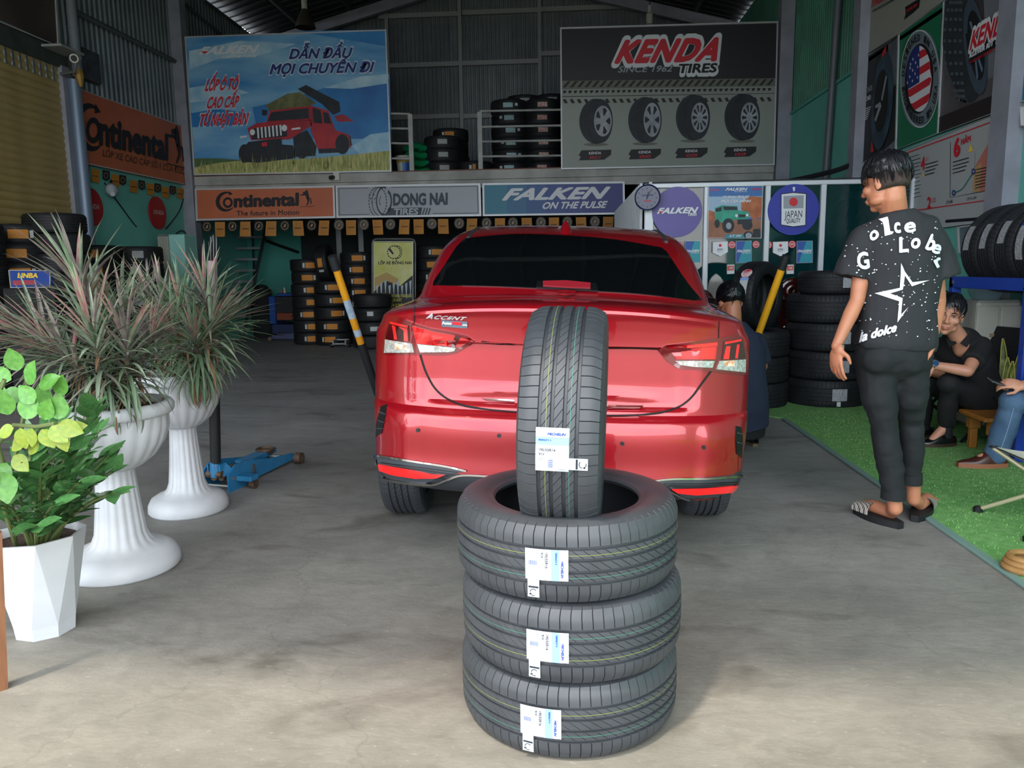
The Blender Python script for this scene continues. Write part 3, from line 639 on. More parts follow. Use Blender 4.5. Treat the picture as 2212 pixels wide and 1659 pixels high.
# ---------------------------------------------------------------- tyres (axis along local Z, origin at the centre)
def tyre_mesh(name, R=.311, rb=.204, W=.212, K=70, sipes=True, mat=None, grooves=(-.043, -.0145, .0145, .043), block=False, nlow=0):
    tw = W * .43; s_ = W / .2; gd, gw = .0075 * s_, .0042 * s_; g = [q * s_ for q in grooves]
    st_ = set([-tw, tw]); x = -tw
    for i in range(1, 16): st_.add(-tw + 2 * tw * i / 16)
    pts = []
    crown = lambda x: R - .0035 * (x / tw) ** 2 - .009 * max(0, (abs(x) / tw - .72) / .28) ** 2
    for x in sorted(st_):
        if any(abs(x - q) < gw * 1.6 for q in g): continue
        pts.append((x, crown(x), 1))
    for q in g: pts += [(q - gw * 1.15, crown(q), 1), (q - gw * .75, crown(q) - gd, 0), (q + gw * .75, crown(q) - gd, 0), (q + gw * 1.15, crown(q), 1)]
    pts.sort()
    h = R - rb
    sh = [(tw + .006 * s_, R - .016, 1), (tw + .010 * s_, R - .026, .5), (W * .497, R - .042 * h / .107, 0), (W * .5, R - .055 * h / .107, 0), (W * .492, R - .066 * h / .107, 0), (W * .485, rb + .030, 0), (W * .47, rb + .022, 0), (W * .455, rb + .014, 0),
          (W * .45, rb + .004, 0), (W * .42, rb - .002, 0), (W * .375, rb + .002, 0), (W * .37, rb + .012, 0), (W * .42, rb + .035, 0), (W * .44, R - .06 * h / .107, 0), (W * .40, R - .03, 0), (W * .3, R - .016, 0)]
    prof = [(-a, b, c) for a, b, c in sh[::-1][3 if 0 else 0:]]
    prof = [(-a, b, c) for a, b, c in sh[::-1]] + pts + sh
    if nlow: pass
    n = len(prof)
    offs = (0, .0045, .009, .045) if sipes else (0, .5)
    pitch = 2 * PI / K; vs = []; cols = []
    for k in range(K):
        if sipes:
            for j, a in enumerate((0., .0042, .0084, .5 * pitch)):
                cols.append((k * pitch + a, j == 1))
        else: cols.append((k * pitch, False))
    def skew(x):
        q = x / s_; ax = abs(q)
        if ax <= .047: return -q * 1.5 / R
        sg = 1 if q > 0 else -1
        return -sg * (.047 * 1.5 / R) + (-.10 * (ax - .047) + (2.2 * (ax - .072) ** 2 * 10 if ax > .072 else 0)) * sg
    for (a, bot) in cols:
        for (x, r, c) in prof:
            sk = skew(x) if (sipes and c) else (skew(max(min(x, tw), -tw)) if sipes else 0)
            rr = r
            if bot and c: rr -= .0045 * c * s_ * (1.6 if block else 1)
            aa = a + sk; vs.append((rr * math.cos(aa), rr * math.sin(aa), x))
    nc = len(cols); fs = []
    for i in range(nc):
        for j in range(n):
            a = i * n + j; b = i * n + (j + 1) % n; c = ((i + 1) % nc) * n + (j + 1) % n; d = ((i + 1) % nc) * n + j; fs.append((a, d, c, b))
    me = bpy.data.meshes.new(name); me.from_pydata(vs, [], fs); me.update(); me.materials.append(mat or m_rubber)
    me.polygons.foreach_set('use_smooth', [True] * len(fs)); me.set_sharp_from_angle(angle=math.radians(28)); return me
HERO = tyre_mesh('tyre_hero', mat=M('new tyre rubber', '#323539', .5, var='#3b3e42', vs=10, spec=.5)); FAR = tyre_mesh('tyre_far', K=44, sipes=False, mat=m_rubber_far)
SUV = tyre_mesh('tyre_suv', R=.345, rb=.22, W=.235, K=64, mat=m_rubber_far); CHUNK = tyre_mesh('tyre_block', R=.335, rb=.21, W=.245, K=44, mat=m_rubber_far, block=True)
def tyre(mesh, label, loc, rz=0, rot=None, name='tyre', group=None):
    o = bpy.data.objects.new(name, mesh); COL.objects.link(o); o.location = loc; o.rotation_euler = rot or (0, 0, rz); return tag(o, label, 'tyre', group)
def ring(parent, x, R, w_, mat, name='paint_stripe'):
    mb = MB(); mb.lathe([(R + .0006, x - w_), (R + .0006, x + w_)], 96); mb.f = mb.f[:-2]; mb.m = mb.m[:-2]; return mb.build(name, mat, parent)
def curl(parent, R, name, mat, polys, lift, a0=0., **k):      # polys in (arc metres, z)
    mb = MB()
    for pl in polys:
        # split along the arc so that it bends
        xs = [p[0] for p in pl]; n = max(1, int((max(xs) - min(xs)) / .02))
        if len(pl) == 4 and n > 1:
            (p0, p1, p2, p3) = [V(q) for q in pl]
            for i in range(n):
                q = [p0.lerp(p1, i / n), p0.lerp(p1, (i + 1) / n), p3.lerp(p2, (i + 1) / n), p3.lerp(p2, i / n)]
                mb.add([((R + lift) * math.cos(a0 + s_.x / R), (R + lift) * math.sin(a0 + s_.x / R), s_.y) for s_ in q], [(0, 1, 2, 3)])
        else: mb.add([((R + lift) * math.cos(a0 + x / R), (R + lift) * math.sin(a0 + x / R), z) for x, z in pl], [tuple(range(len(pl)))])
    return mb.build(name, mat, parent, **k)
def ctxt(parent, R, s, mat, BL, BR, TL, lift, a0=0., **k):
    mb = MB(); f = aff((*BL, 0), (*BR, 0), (*TL, 0))
    def fn(u, v, w_): p = f(u, v); q = R + lift + .00008 * w_; return (q * math.cos(a0 + p.x / R), q * math.sin(a0 + p.x / R), p.y)
    text(mb, s, None, f3=fn, **k); return mb.build('lettering', mat, parent, smooth=False)
m_paper = M('white label', '#c4c8ce', .7); m_lblue = M('label blue', '#7d9fd8', .6); m_ink = M('black ink', '#1d2430', .7); m_navy = M('navy ink', '#1c3f94', .7); m_yel = M('label yellow', '#e6c343', .6)
m_lgrey = M('label grey print', '#c4cbd2', .7, var='#aeb6be', vs=300); m_sty = M('yellow tyre line', '#8b9a3c', .7); m_stg = M('green tyre line', '#3c8a70', .7)
def rect(x0, y0, x1, y1): return [(x0, y0), (x1, y0), (x1, y1), (x0, y1)]
def hero_label(t, ang, flip=1, up=False, R=.3105):
    """tyre label drawn in label units: u runs along the text line, v across it"""
    # (along the text, down the label) -> (arc, axial)
    if up: f = lambda u, v: (-(v), -(u))           # text reads along the axle
    else: f = lambda u, v: (-(-v), u)
    if up: f = lambda u, v: (v * -1 + 0, u)
    def T_(pl): return [f(*p) for p in pl]
    # label body 0.085 (u) x 0.108 (v); origin at its centre, v downwards
    if up:
        g = lambda u, v: (v, u)
    a0 = ang
    def P(u, v): return (v, -u) if not up else (-v, u)
    P = (lambda u, v: (-v, -u)) if not up else (lambda u, v: (-v, u))
    return P
def make_hero_label(t, ang, P, dz=0., R=.3105):
    Q = lambda *pp: [(P(u, v)[0], P(u, v)[1] + dz) for u, v in pp]
    def pr_(name, mat, pl, lift): curl(t, R, name, mat, [Q(*pl)], lift, ang)
    mk = lambda u0, v0, u1, v1: [(u0, v0), (u0, v1), (u1, v1), (u1, v0)]
    pr_('label', m_paper, mk(-.040, -.056, .040, .052), .0016)
    pr_('label_band', m_lblue, mk(-.0398, -.034, .0398, -.014), .0022)
    def tx(s, mat, u0, v0, u1, h, **k):
        a, b, c = Q((u0, v0), (u1, v0), (u0, v0 - h)); ctxt(t, R, s, mat, a, b, c, .0027, ang, **k)
    tx('MICHELIN', m_navy, -.012, -.038, .032, .0062, bold=.04, shear=.2); tx('PRIMACY 4', m_navy, -.033, -.024, -.003, .0045, bold=.01)
    tx('195/55R16', m_ink, -.032, .001, .008, .0068, bold=.01); tx('91V', m_ink, -.032, .012, -.018, .0068, bold=.01); tx('XL TL', m_ink, -.032, .024, -.016, .0042); tx('993333', m_ink, .014, .048, .032, .0036)
    pr_('label_line', m_ink, mk(-.034, .0165, .034, .0170), .0022)
    curl(t, R, 'barcode', m_navy, [Q(*mk(-.010 + 0, .022 + k * .0024, .002, .0231 + k * .0024)) for k in range(9)], .0023, ang)
    curl(t, R, 'label_emblem', m_yel, [Q(*mk(-.030, -.037, -.018, -.0362))], .0023, ang)
    pr_('side_label', M('pale label', '#b9c4c2', .6), mk(.012, .016, .086, .046), .0028)
    curl(t, R, 'side_label_print', m_lgrey, [Q(*mk(.014, .0205 + k * .0028, .054, .0218 + k * .0028)) for k in range(8)], .0033, ang)
    pr_('side_label_bar', m_ink, mk(.057, .018, .0620, .044), .0033)
    c = []
    for k in range(12):
        a, b = 2.2 + k * .38, 2.2 + (k + (0.5 if k == 6 else 1)) * .38
        c.append([(.0735 + .0095 * math.cos(a), .031 - .0095 * math.sin(a)), (.0735 + .0095 * math.cos(b), .031 - .0095 * math.sin(b)), (.0735 + .0075 * math.cos(b), .031 - .0077 * math.sin(b)), (.0735 + .0075 * math.cos(a), .031 - .0077 * math.sin(a))])
    c.append([(.076, .034), (.0815, .041), (.0765, .0418)])
    curl(t, R, 'side_label_mark', m_ink, [Q(*p) for p in c], .0034, ang)
SX, SY = .022, 2.115
hs = [(SX - .016, SY + .0, .106, 'lowest of the three new tyres lying stacked behind the car, shadow on the floor'), (SX - .008, SY - .008, .318, 'middle one of the three new tyres stacked flat behind the red car'),
      (SX - .020, SY + .0, .530, 'top lying tyre of the stack, with the upright tyre standing in its hole')]
def toward(x, y): return math.atan2(-y, -x)
for i, (x, y, z, lb) in enumerate(hs):
    t = tyre(HERO, lb, (x, y, z), rot=(0, 0, 0)); t['group'] = 'new tyres stacked in front of the car'
    t.rotation_euler = ((PI if i == 1 else 0), 0, 0)
    an = toward(x, y)
    if i == 1: an = -an
    tz = -1 if i == 1 else 1
    ring(t, .029, .3110, .00045, m_sty); ring(t, -.029, .3110, .00045, m_stg)
    R_ = .3105; off = (-.075, -.062, -.052)[i]
    # labels read downwards: text line runs along -z of the world
    if tz > 0: P = lambda u, v: (-v, -u)
    else: P = lambda u, v: (v, u)
    make_hero_label(t, an + tz * off / R_, P, .004 * tz)
tu = tyre(HERO, 'upright new tyre standing on the stack, tread and white label to the viewer', (SX - .018, SY - .01, .636 + .208)); tu['group'] = 'new tyres stacked in front of the car'
tu.rotation_euler = (Matrix.Rotation(-.075 + .0, 3, 'Z') @ Matrix.Rotation(.03, 3, 'Y') @ Matrix.Rotation(PI / 2, 3, 'Y')).to_euler()
ring(tu, .029, .3110, .00045, m_stg); ring(tu, -.029, .3110, .00045, m_sty)
make_hero_label(tu, -PI / 2 + .06, lambda u, v: (v, u), -.012)
# car wheels
rim = MB(); rim.lathe([(.205, -.08), (.205, .05), (.19, .075), (.18, .05), (.17, -.06)], 40); rimm = None
for (sx, wy) in ((-1, .93), (1, .93), (-1, 3.53), (1, 3.53)):
    o = bpy.data.objects.new('tyre', HERO if wy < 1 else FAR); COL.objects.link(o); o.parent = car; o.location = (sx * .752, wy, .308); o.rotation_euler = (0, sx * PI / 2, 0)
    r_ = MB(); r_.lathe([(.206, -.08), (.206, .06), (.19, .08), (.185, .055), (.06, .04), (0, .045)], 36)
    for k in range(5):
        T = Matrix.Rotation(k * 2 * PI / 5, 4, 'Z'); r_.box((.03, -.02, .045), (.19, .02, .075), T)
    q = r_.build('rim', m_alu, o)
    d = MB(); d.lathe([(0, -.075), (.13, -.075), (.13, -.055), (0, -.055)], 28); d.build('brake_disc', m_steel, o)
# ---------------------------------------------------------------- signs, billboards, posters
k_or = M('orange sign face', '#b8633e', .55, var='#ac5835', vs=2); k_blk = M('sign black', '#101217', .6); k_wht = M('sign white', '#d3d6d8', .6); k_rd = M('sign red', '#c41f2d', .55); k_gr = M('sign grey', '#8f959b', .55)
k_slate = M('slate lettering', '#37404f', .6); k_blue = M('billboard sky', '#2a7db8', .5, var='#8bbad2', vs=.9, stretch=(.6, 1, 2.2)); k_deep = M('billboard deep blue', '#155f9f', .5, var='#2b82bd', vs=1.2)
k_grass = M('printed grass', '#7f8f4a', .6, var='#c3b877', vs=9, stretch=(4, 1, .6)); k_hill = M('printed hill', '#46613a', .6); k_navy2 = M('sign navy', '#1b2b70', .6); k_frame = M('sign frame', '#b3b5b6', .45, .3)
k_jr = M('printed car red', '#b3202b', .5, var='#8d1826', vs=3); k_jd = M('printed dark', '#151a20', .6, var='#222b33', vs=6); k_jk = M('printed khaki', '#6e7145', .6, var='#4d5230', vs=6); k_cloud = M('printed cloud', '#b3cfda', .55, var='#7fb0cc', vs=3)
def sign(name, label, cat, q, axis='Y', c=YM - .05, face=None, sgn=-1, fr=4, th=.04):
    P = Pl(None, axis, c, sgn); a = P.W(*q[3] if len(q) > 3 else q[0]); b = P.W(*q[2]); g = root(name, label, cat, tuple((a + b) / 2)); P.p = g
    P.panel('panel', face, q, th); P.frame('frame', k_frame, q, fr); return P
def emblem(P, x0, y0, x1, y1, mat=k_wht, red=True, lift=.008):     # the FALKEN wordmark with its red flash on the F
    pass
def falken(P, BL, BR, TL, mat, lift=.008, sub=None, red=True):
    BL, BR, TL = V(BL), V(BR), V(TL); up = TL - BL; rt = BR - BL
    P.text(mat, 'FALKEN', BL, BR, TL, lift, bold=.045, shear=.28, sp=1.02)
    if red: P.poly('red_flash', k_rd, [[tuple(BL + rt * .02 + up * .42), tuple(BL + rt * .15 + up * .42), tuple(BL + rt * .10 + up * .08)]], lift + .003)
    if sub: b = BL + rt * .42 - up * .62; P.text(mat, sub, b, b + rt * .58, b + up * .36, lift, bold=.03, shear=.2)
def conti(P, x0, x1, yb0, yb1, h, mat, lift=.008):      # big C hugging the o, then 'ntinental', then a rearing horse
    f = lambda t: yb0 + (yb1 - yb0) * t; W = x1 - x0; sl = (yb1 - yb0) / W
    cx = x0 + .085 * W; cy = f(.07) - h * .40; r = h * .72; rx = r * abs(W) / abs(W)
    sx = P.sxr
    def cpoly(n=18):
        out = []; 
        for i in range(n):
            a = math.radians(55 + 265 * i / n); b = math.radians(55 + 265 * (i + 1) / n); t0 = .20 * math.sin(PI * i / n) + .05; t1 = .20 * math.sin(PI * (i + 1) / n) + .05
            g = lambda a, q: (cx + sx * r * q * math.cos(a) , cy - r * q * math.sin(a) + sl * sx * r * q * math.cos(a))
            out.append([g(a, 1.), g(b, 1.), g(b, 1 - t1 * 1.6), g(a, 1 - t0 * 1.6)])
        return out
    P.poly('emblem', mat, cpoly(), lift); P.poly('emblem', mat, [[(cx + sx * r * .35, cy - r * 1.05 + sl * sx * r * .35), (cx + sx * r * .72, cy - r * .72 + sl * sx * r * .7), (cx + sx * r * .30, cy - r * .62 + sl * sx * r * .3)]], lift)
    P.poly('emblem', mat, ringpolys(cx + sx * r * .22, cy + sl * sx * r * .22 + r * .10, sx * r * .50, r * .55, .55, 18), lift)
    a = (x0 + .17 * W, f(.17)); b = (x0 + .86 * W, f(.86)); P.text(mat, 'ntinental', a, b, (a[0], a[1] - h * .86), lift, bold=.05)
    hx = x0 + .94 * W; hy = f(.94); s_ = h * .52; q = lambda u, v: (hx + u * s_ * sx, hy - v * s_ + sl * u * s_ * sx)
    horse = [[q(-.1, 1.9), q(.05, 2.15), q(.22, 1.75), q(.38, 1.1), q(.30, .75), q(0, .95), q(-.15, 1.35)], [q(-.1, 1.9), q(-.5, 1.75), q(-.42, 1.5), q(-.05, 1.6)], [q(-.05, 1.55), q(-.85, 1.45), q(-.8, 1.3), q(-.05, 1.3)],
             [q(.0, 1.0), q(.38, 1.1), q(.42, .4), q(.1, -.1), q(-.05, -.1), q(.2, .45)], [q(.3, 1.0), q(.62, .9), q(.75, .1), q(.6, .1), q(.5, .7)]]
    P.poly('horse_emblem', mat, horse, lift); P.poly('horse_emblem', mat, [[q(-.9, -.22), q(1.1, -.22), q(1.1, -.28), q(-.9, -.28)]], lift)
# --- orange sign over the left wall, receding
P = sign('sign', 'orange Continental sign slanting along the left wall, line of Vietnamese below', 'sign', [(166, 190), (412, 278), (416, 402), (175, 352)], 'X', XL + .07, k_or, sgn=1, fr=2)
P.sxr = .62; conti(P, 176, 394, 300, 352, 72, k_blk)
P.text(k_blk, 'LỐP XE CAO CẤP SỐ 1 CỦA ĐỨC', (222, 337), (398, 377), (223, 322), .008, bold=.0)
# --- row of signs under the mezzanine
P = sign('sign', 'orange shop sign reading Continental above the hanging flags, The future in Motion below', 'sign', [(421, 407), (723, 401), (725, 471), (424, 477)], face=k_or)
P.sxr = 1.; conti(P, 470, 674, 448, 442, 30, k_blk); P.text(k_blk, 'The future in Motion', (511, 466), (646, 463.5), (511, 455.5), .008, bold=.01)
P = sign('sign', 'grey shop sign with a tyre drawing and the words DONG NAI TIRES', 'sign', [(725, 401), (1038, 396), (1040, 467), (727, 471)], face=M('silver sign face', '#8d9196', .5, .2))
for q in ([(732, 407), (795, 406)], [(845, 405), (1031, 402)], [(733, 464), (798, 463)], [(935, 461), (1033, 460)], [(732, 407), (733, 464)], [(1031, 402), (1033, 460)]): P.poly('border_line', k_slate, [stroke(q, 1.2)], .005)
P.poly('tyre_drawing', k_slate, ringpolys(816, 436, 20, 34, .90, 30, gap=.35) + ringpolys(823, 435, 20, 33, .93, 30, 1.2, 5.3) + ringpolys(831, 434, 19, 33, .86, 30, 1.5, 4.9) + ringpolys(835, 434, 12, 25, .72, 20, -1.3, 1.3) + ringpolys(826, 434, 7, 12, .8, 12, 2.2, 4.2), .006)
P.poly('tyre_drawing', k_slate, [[(796 + i * 3, 430 + ((i % 3) - 1) * 8), (799 + i * 3, 426 + ((i % 3) - 1) * 8), (800 + i * 3, 428 + ((i % 3) - 1) * 8), (797 + i * 3, 432 + ((i % 3) - 1) * 8)] for i in range(6)], .007)
P.text(k_slate, 'DONG NAI', (849, 443), (967, 441), (849, 419), .006, bold=.05); P.poly('name_plate', k_slate, [[(842, 450), (912, 448), (909, 466), (828, 467)]], .006)
P.text(M('silver lettering', '#a0a4a8', .5), 'TIRES', (850, 464), (903, 463), (851, 451), .010, bold=.03); P.poly('slashes', k_slate, [[(916 + k * 6, 449), (919 + k * 6, 449), (914 + k * 6, 465), (911 + k * 6, 465)] for k in range(3)], .006)
P = sign('sign', 'teal to navy shop sign reading FALKEN ON THE PULSE left of the round clock', 'sign', [(1042, 396), (1349, 392), (1350, 463), (1043, 467)], face=M('sign teal end', '#1a6f86', .5))
cols = ['#1c5f86', '#1f4f84', '#223f80', '#25357b', '#262e74', '#252c70']
for i, c_ in enumerate(cols): x0 = 1095 + i * 42; P.poly('face_band', M('sign band %s' % 'abcdef'[i], c_, .5), [[(x0, 399.5 - i * .5), (min(x0 + 42.4, 1345), 399 - i * .5), (min(x0 + 42.4, 1346), 460), (x0, 461)]], .003)
falken(P, (1084, 432), (1311, 428), (1092, 408), k_wht, sub=None, red=False); P.text(k_wht, 'ON THE PULSE', (1171, 451), (1310, 448.5), (1174, 437), .008, bold=.035, shear=.2)
for x in (423, 728, 1041): pass
# --- blue billboard with off-road pickup
P = sign('billboard', 'blue sky billboard with a red off-road pickup in dry grass, Vietnamese slogan and FALKEN', 'billboard', [(399, 79), (835, 64), (846, 371), (419, 379)], face=k_blue, fr=3)
P.poly('printed_sky', k_deep, [[(545, 232), (620, 215), (700, 190), (842, 160), (844, 290), (790, 300), (660, 300), (560, 300)], [(640, 68), (833, 63), (834, 100), (740, 84)], [(410, 245), (470, 235), (540, 245), (530, 270), (412, 275)]], .004)
P.poly('printed_cloud', k_cloud, [[(408, 110), (520, 88), (640, 95), (560, 120), (470, 128), (410, 150)], [(700, 190), (780, 165), (840, 160), (838, 180), (760, 192)], [(408, 190), (470, 180), (540, 200), (470, 215), (410, 222)], [(760, 316), (800, 290), (843, 285), (845, 330), (780, 335)]], .005)
P.poly('printed_hill', k_hill, [[(418, 342), (470, 342), (540, 347), (560, 376), (420, 378)]], .006)
P.poly('printed_grass', k_grass, [[(470, 352), (540, 345), (600, 346), (700, 340), (780, 332), (845, 325), (845, 370), (420, 378), (420, 362)]], .007)
falken(P, (429, 118), (557, 113), (433, 102), k_wht, sub='ON THE PULSE', lift=.010)
k_out = M('white outline', '#b9c9d6', .6)
for s_, a, b, c in (('DẪN ĐẦU', (624, 127), (759, 124), (627, 106)), ('MỌI CHUYẾN ĐI', (582, 160), (806, 155), (585, 139))):
    P.text(k_out, s_, (a[0] - 2, a[1] + 1.5), (b[0] + 2, b[1] + 1.5), (c[0] - 2, c[1] - 1.5), .010, bold=.075, shear=.15); P.text(k_navy2, s_, a, b, c, .016, bold=.035, shear=.15)
for s_, a, b, c in (('LỐP Ô TÔ', (442, 196), (513, 193), (446, 172)), ('CAO CẤP', (446, 234), (514, 231), (450, 210)), ('TỪ NHẬT BẢN', (430, 271), (535, 268), (434, 247))):
    P.text(k_out, s_, (a[0] - 2, a[1] + 1.5), (b[0] + 2, b[1] + 1.5), (c[0] - 2, c[1] - 1.5), .010, bold=.06, shear=.25); P.text(k_rd, s_, a, b, c, .018, bold=.035, shear=.25)
pk = lambda pts: [(380 + x / 3.95, y / 3.95) for x, y in pts]
P.poly('printed_shadow', k_jd, [pk([(540, 1300), (620, 1210), (1000, 1240), (1020, 1350), (700, 1390), (560, 1380)]), pk([(1000, 1160), (1120, 1110), (1200, 1250), (1190, 1330), (1010, 1340)]), pk([(1190, 1150), (1490, 1160), (1500, 1240), (1420, 1300), (1220, 1310)])], .009)
P.poly('printed_pickup', k_jr, [pk([(610, 1095), (690, 1050), (1150, 1020), (1160, 1070), (970, 1190), (640, 1195)]), pk([(800, 945), (1150, 900), (1300, 945), (1360, 1110), (1480, 1150), (1490, 1260), (1210, 1270), (1150, 1110), (1150, 1030), (770, 1050)])], .012)
P.poly('printed_glass', k_jd, [pk([(815, 958), (1130, 920), (1135, 1010), (780, 1035)]), pk([(1165, 920), (1235, 940), (1250, 1055), (1175, 1045)]), pk([(1255, 955), (1300, 965), (1325, 1055), (1265, 1050)]), pk([(1040, 760), (1110, 725), (1395, 870), (1405, 950), (1340, 980), (1250, 890)]), pk([(735, 935), (780, 940), (775, 985), (735, 985)])], .014)
P.poly('printed_tent', k_jk, [pk([(760, 900), (950, 800), (1060, 785), (1200, 880), (1150, 900), (800, 945)])], .014); P.poly('printed_awning', k_jr, [pk([(1350, 990), (1430, 975), (1515, 1035), (1380, 1040)])], .014)
P.poly('printed_grille', k_jd, [pk([(640, 1100), (940, 1065), (950, 1165), (650, 1190)])], .015)
P.poly('printed_grille_bar', k_wht, [pk([(690 + i * 32, 1090 - i * 4), (706 + i * 32, 1088 - i * 4), (712 + i * 32, 1180 - i * 4), (698 + i * 32, 1182 - i * 4)]) for i in range(7)], .017)
P.poly('printed_headlamp', k_wht, [pk(ell(653, 1128, 22, 26, 16)), pk(ell(925, 1092, 24, 28, 16)), pk([(985, 1095), (1060, 1085), (1062, 1100), (990, 1110)]), pk([(545, 1165), (605, 1155), (607, 1168), (548, 1180)])], .018)
P.poly('printed_tyre', k_jd, [pk(ell(585, 1310, 50, 80, 22)), pk(ell(1075, 1260, 60, 95, 22)), pk(ell(1420, 1230, 60, 85, 22))], .016)
P.poly('printed_bumper', k_jd, [pk([(620, 1210), (900, 1180), (905, 1240), (640, 1270)])], .019); P.poly('printed_hook', k_rd, [pk([(730, 1220), (775, 1210), (780, 1245), (735, 1250)])], .021)
random.seed(4); bl = []
for i in range(150):
    x = random.uniform(425, 842); y = 366 - (x - 425) * .02 + random.uniform(-8, 8); h_ = random.uniform(8, 30) * (1 if 520 < x < 770 else .6); d = random.uniform(-5, 5); bl.append([(x - .9, y), (x + .9, y), (x + d, y - h_)])
P.poly('printed_grass_blades', M('printed straw', '#a8a468', .6, var='#7e8a4c', vs=20), bl, .023)
# --- black and grey tyre billboard
kg = M('billboard pale grey', '#8f968d', .55, var='#7f867e', vs=.5)
P = sign('billboard', 'black and grey KENDA billboard with four tyres on alloy wheels, right side of the mezzanine', 'billboard', [(1210, 59.5), (1681, 46), (1673, 357), (1212, 366)], face=kg, fr=3)
kk = lambda pts: [(1180 + x / 3.95, y / 3.95) for x, y in pts]
P.poly('printed_black', M('billboard black', '#17171a', .5), [kk([(130, 250), (1965, 198), (1958, 668), (132, 690)])], .004)
tm = M('printed tread mark', '#2b2b29', .7); tg = M('printed dust', '#6a6b62', .7)
P.poly('printed_dust', tg, [kk([(132, 690), (1958, 668), (1956, 735), (132, 762)])], .005)
P.poly('printed_tread_mark', tm, [kk([(140 + i * 62, 745 - i * .6), (185 + i * 62, 692 - i * .6), (210 + i * 62, 692 - i * .6), (165 + i * 62, 745 - i * .6)]) for i in range(29)], .007)
P.poly('printed_tread_mark', tm, [kk([(140 + i * 46, 775 - i * .6), (172 + i * 46, 772 - i * .6), (168 + i * 46, 790 - i * .6), (150 + i * 46, 800 - i * .6)]) for i in range(39)], .007)
P.poly('printed_tread_mark', tm, [kk([(140 + i * 60, 850 - i * .6), (165 + i * 60, 845 - i * .6), (185 + i * 60, 880 - i * .6), (158 + i * 60, 882 - i * .6)]) for i in range(30)] + [kk([(132, 822), (1956, 795), (1956, 799), (132, 828)])], .007)
k0 = lambda x, y: (1180 + x / 3.95, y / 3.95)
P.text(k_wht, 'KENDA', k0(552, 552), k0(1478, 528), k0(600, 330), .010, bold=.10, shear=.28, sp=1.06); P.text(k_rd, 'KENDA', k0(580, 532), k0(1455, 510), k0(622, 350), .015, bold=.055, shear=.28, sp=1.1)
P.text(k_wht, 'TIRES', k0(1110, 640), k0(1472, 630), k0(1118, 535), .010, bold=.14, shear=.1); P.text(k_blk, 'TIRES', k0(1125, 622), k0(1455, 614), k0(1132, 548), .016, bold=.04, shear=.1)
P.text(k_gr, 'SINCE 1962', k0(610, 618), k0(1070, 610), k0(618, 566), .010, bold=.02, shear=.15)
rimc = M('printed alloy', '#9ea3a8', .5, var='#7d838a', vs=6); tyc = M('printed tyre black', '#1c2129', .6, var='#12161c', vs=5)
for i, (cx, cy, rx, ry, wx, wy, wr, wry) in enumerate(((425, 1035, 143, 193, 483, 1033, 76, 132), (842, 1025, 143, 197, 903, 1022, 72, 146), (1252, 1003, 146, 195, 1310, 1003, 72, 128), (1672, 1000, 152, 200, 1735, 1003, 75, 130))):
    P.poly('printed_shadow', tg, [kk(ell(cx, cy + ry + 5, rx * .75, 14, 20))], .006)
    P.poly('printed_tyre', tyc, [kk(ell(cx, cy, rx, ry, 36))], .009); P.poly('printed_sidewall', k_jd, [kk(ell(cx + rx * .28, cy - 2, rx * .72, ry * .97, 32))], .011)
    P.poly('printed_tread_line', M('printed tread line', '#3a444f', .6), [kk(q) for k in (.62, .76, .9) for q in ringpolys(cx - rx * .02, cy, rx * k, ry * .985, .985, 14, PI * .6, PI * 1.4)], .010)
    P.poly('printed_rim', rimc, [kk(ell(wx, wy, wr, wry, 28))], .013); n = (5, 6, 10, 10)[i]
    P.poly('printed_spoke_gap', k_jd, [kk([(wx + wr * q * math.cos(2 * PI * k / n + d), wy + wry * q * math.sin(2 * PI * k / n + d)) for q, d in ((.35, -.12), (.82, -1.6 / n), (.88, 0), (.82, 1.6 / n), (.35, .12))]) for k in range(n)], .015)
    P.poly('printed_hub', k_gr, [kk(ell(wx, wy, wr * .18, wry * .18, 12))], .017)
for (x, y) in ((280, 1280), (705, 1272), (1103, 1262), (1518, 1253)):
    P.poly('name_plate', k_blk, [kk([(x + 20, y + 3), (x + 275, y - 3), (x + 272, y + 40), (x + 215, y + 82), (x, y + 88), (x + 15, y + 55), (x - 4, y + 48)])], .010)
    P.text(k_wht, 'KENDA', k0(x + 84, y + 38), k0(x + 188, y + 35), k0(x + 85, y + 16), .015, bold=.02); P.text(k_rd, ('KR217', 'KR603', 'KR209', 'KR29')[(280, 705, 1103, 1518).index(x)], k0(x + 92, y + 76), k0(x + 185, y + 73), k0(x + 93, y + 52), .015, bold=.02)
# --- brown banner far left
P = sign('billboard', 'dark brown blurred wood-look billboard cut by the top left corner above the shutter', 'billboard', [(-60, -40), (118, -60), (127, 102), (-40, 32)], 'X', XL + .06, M('brown banner', '#2f2824', .6, var='#4b4038', vs=1.2), sgn=1, fr=3)
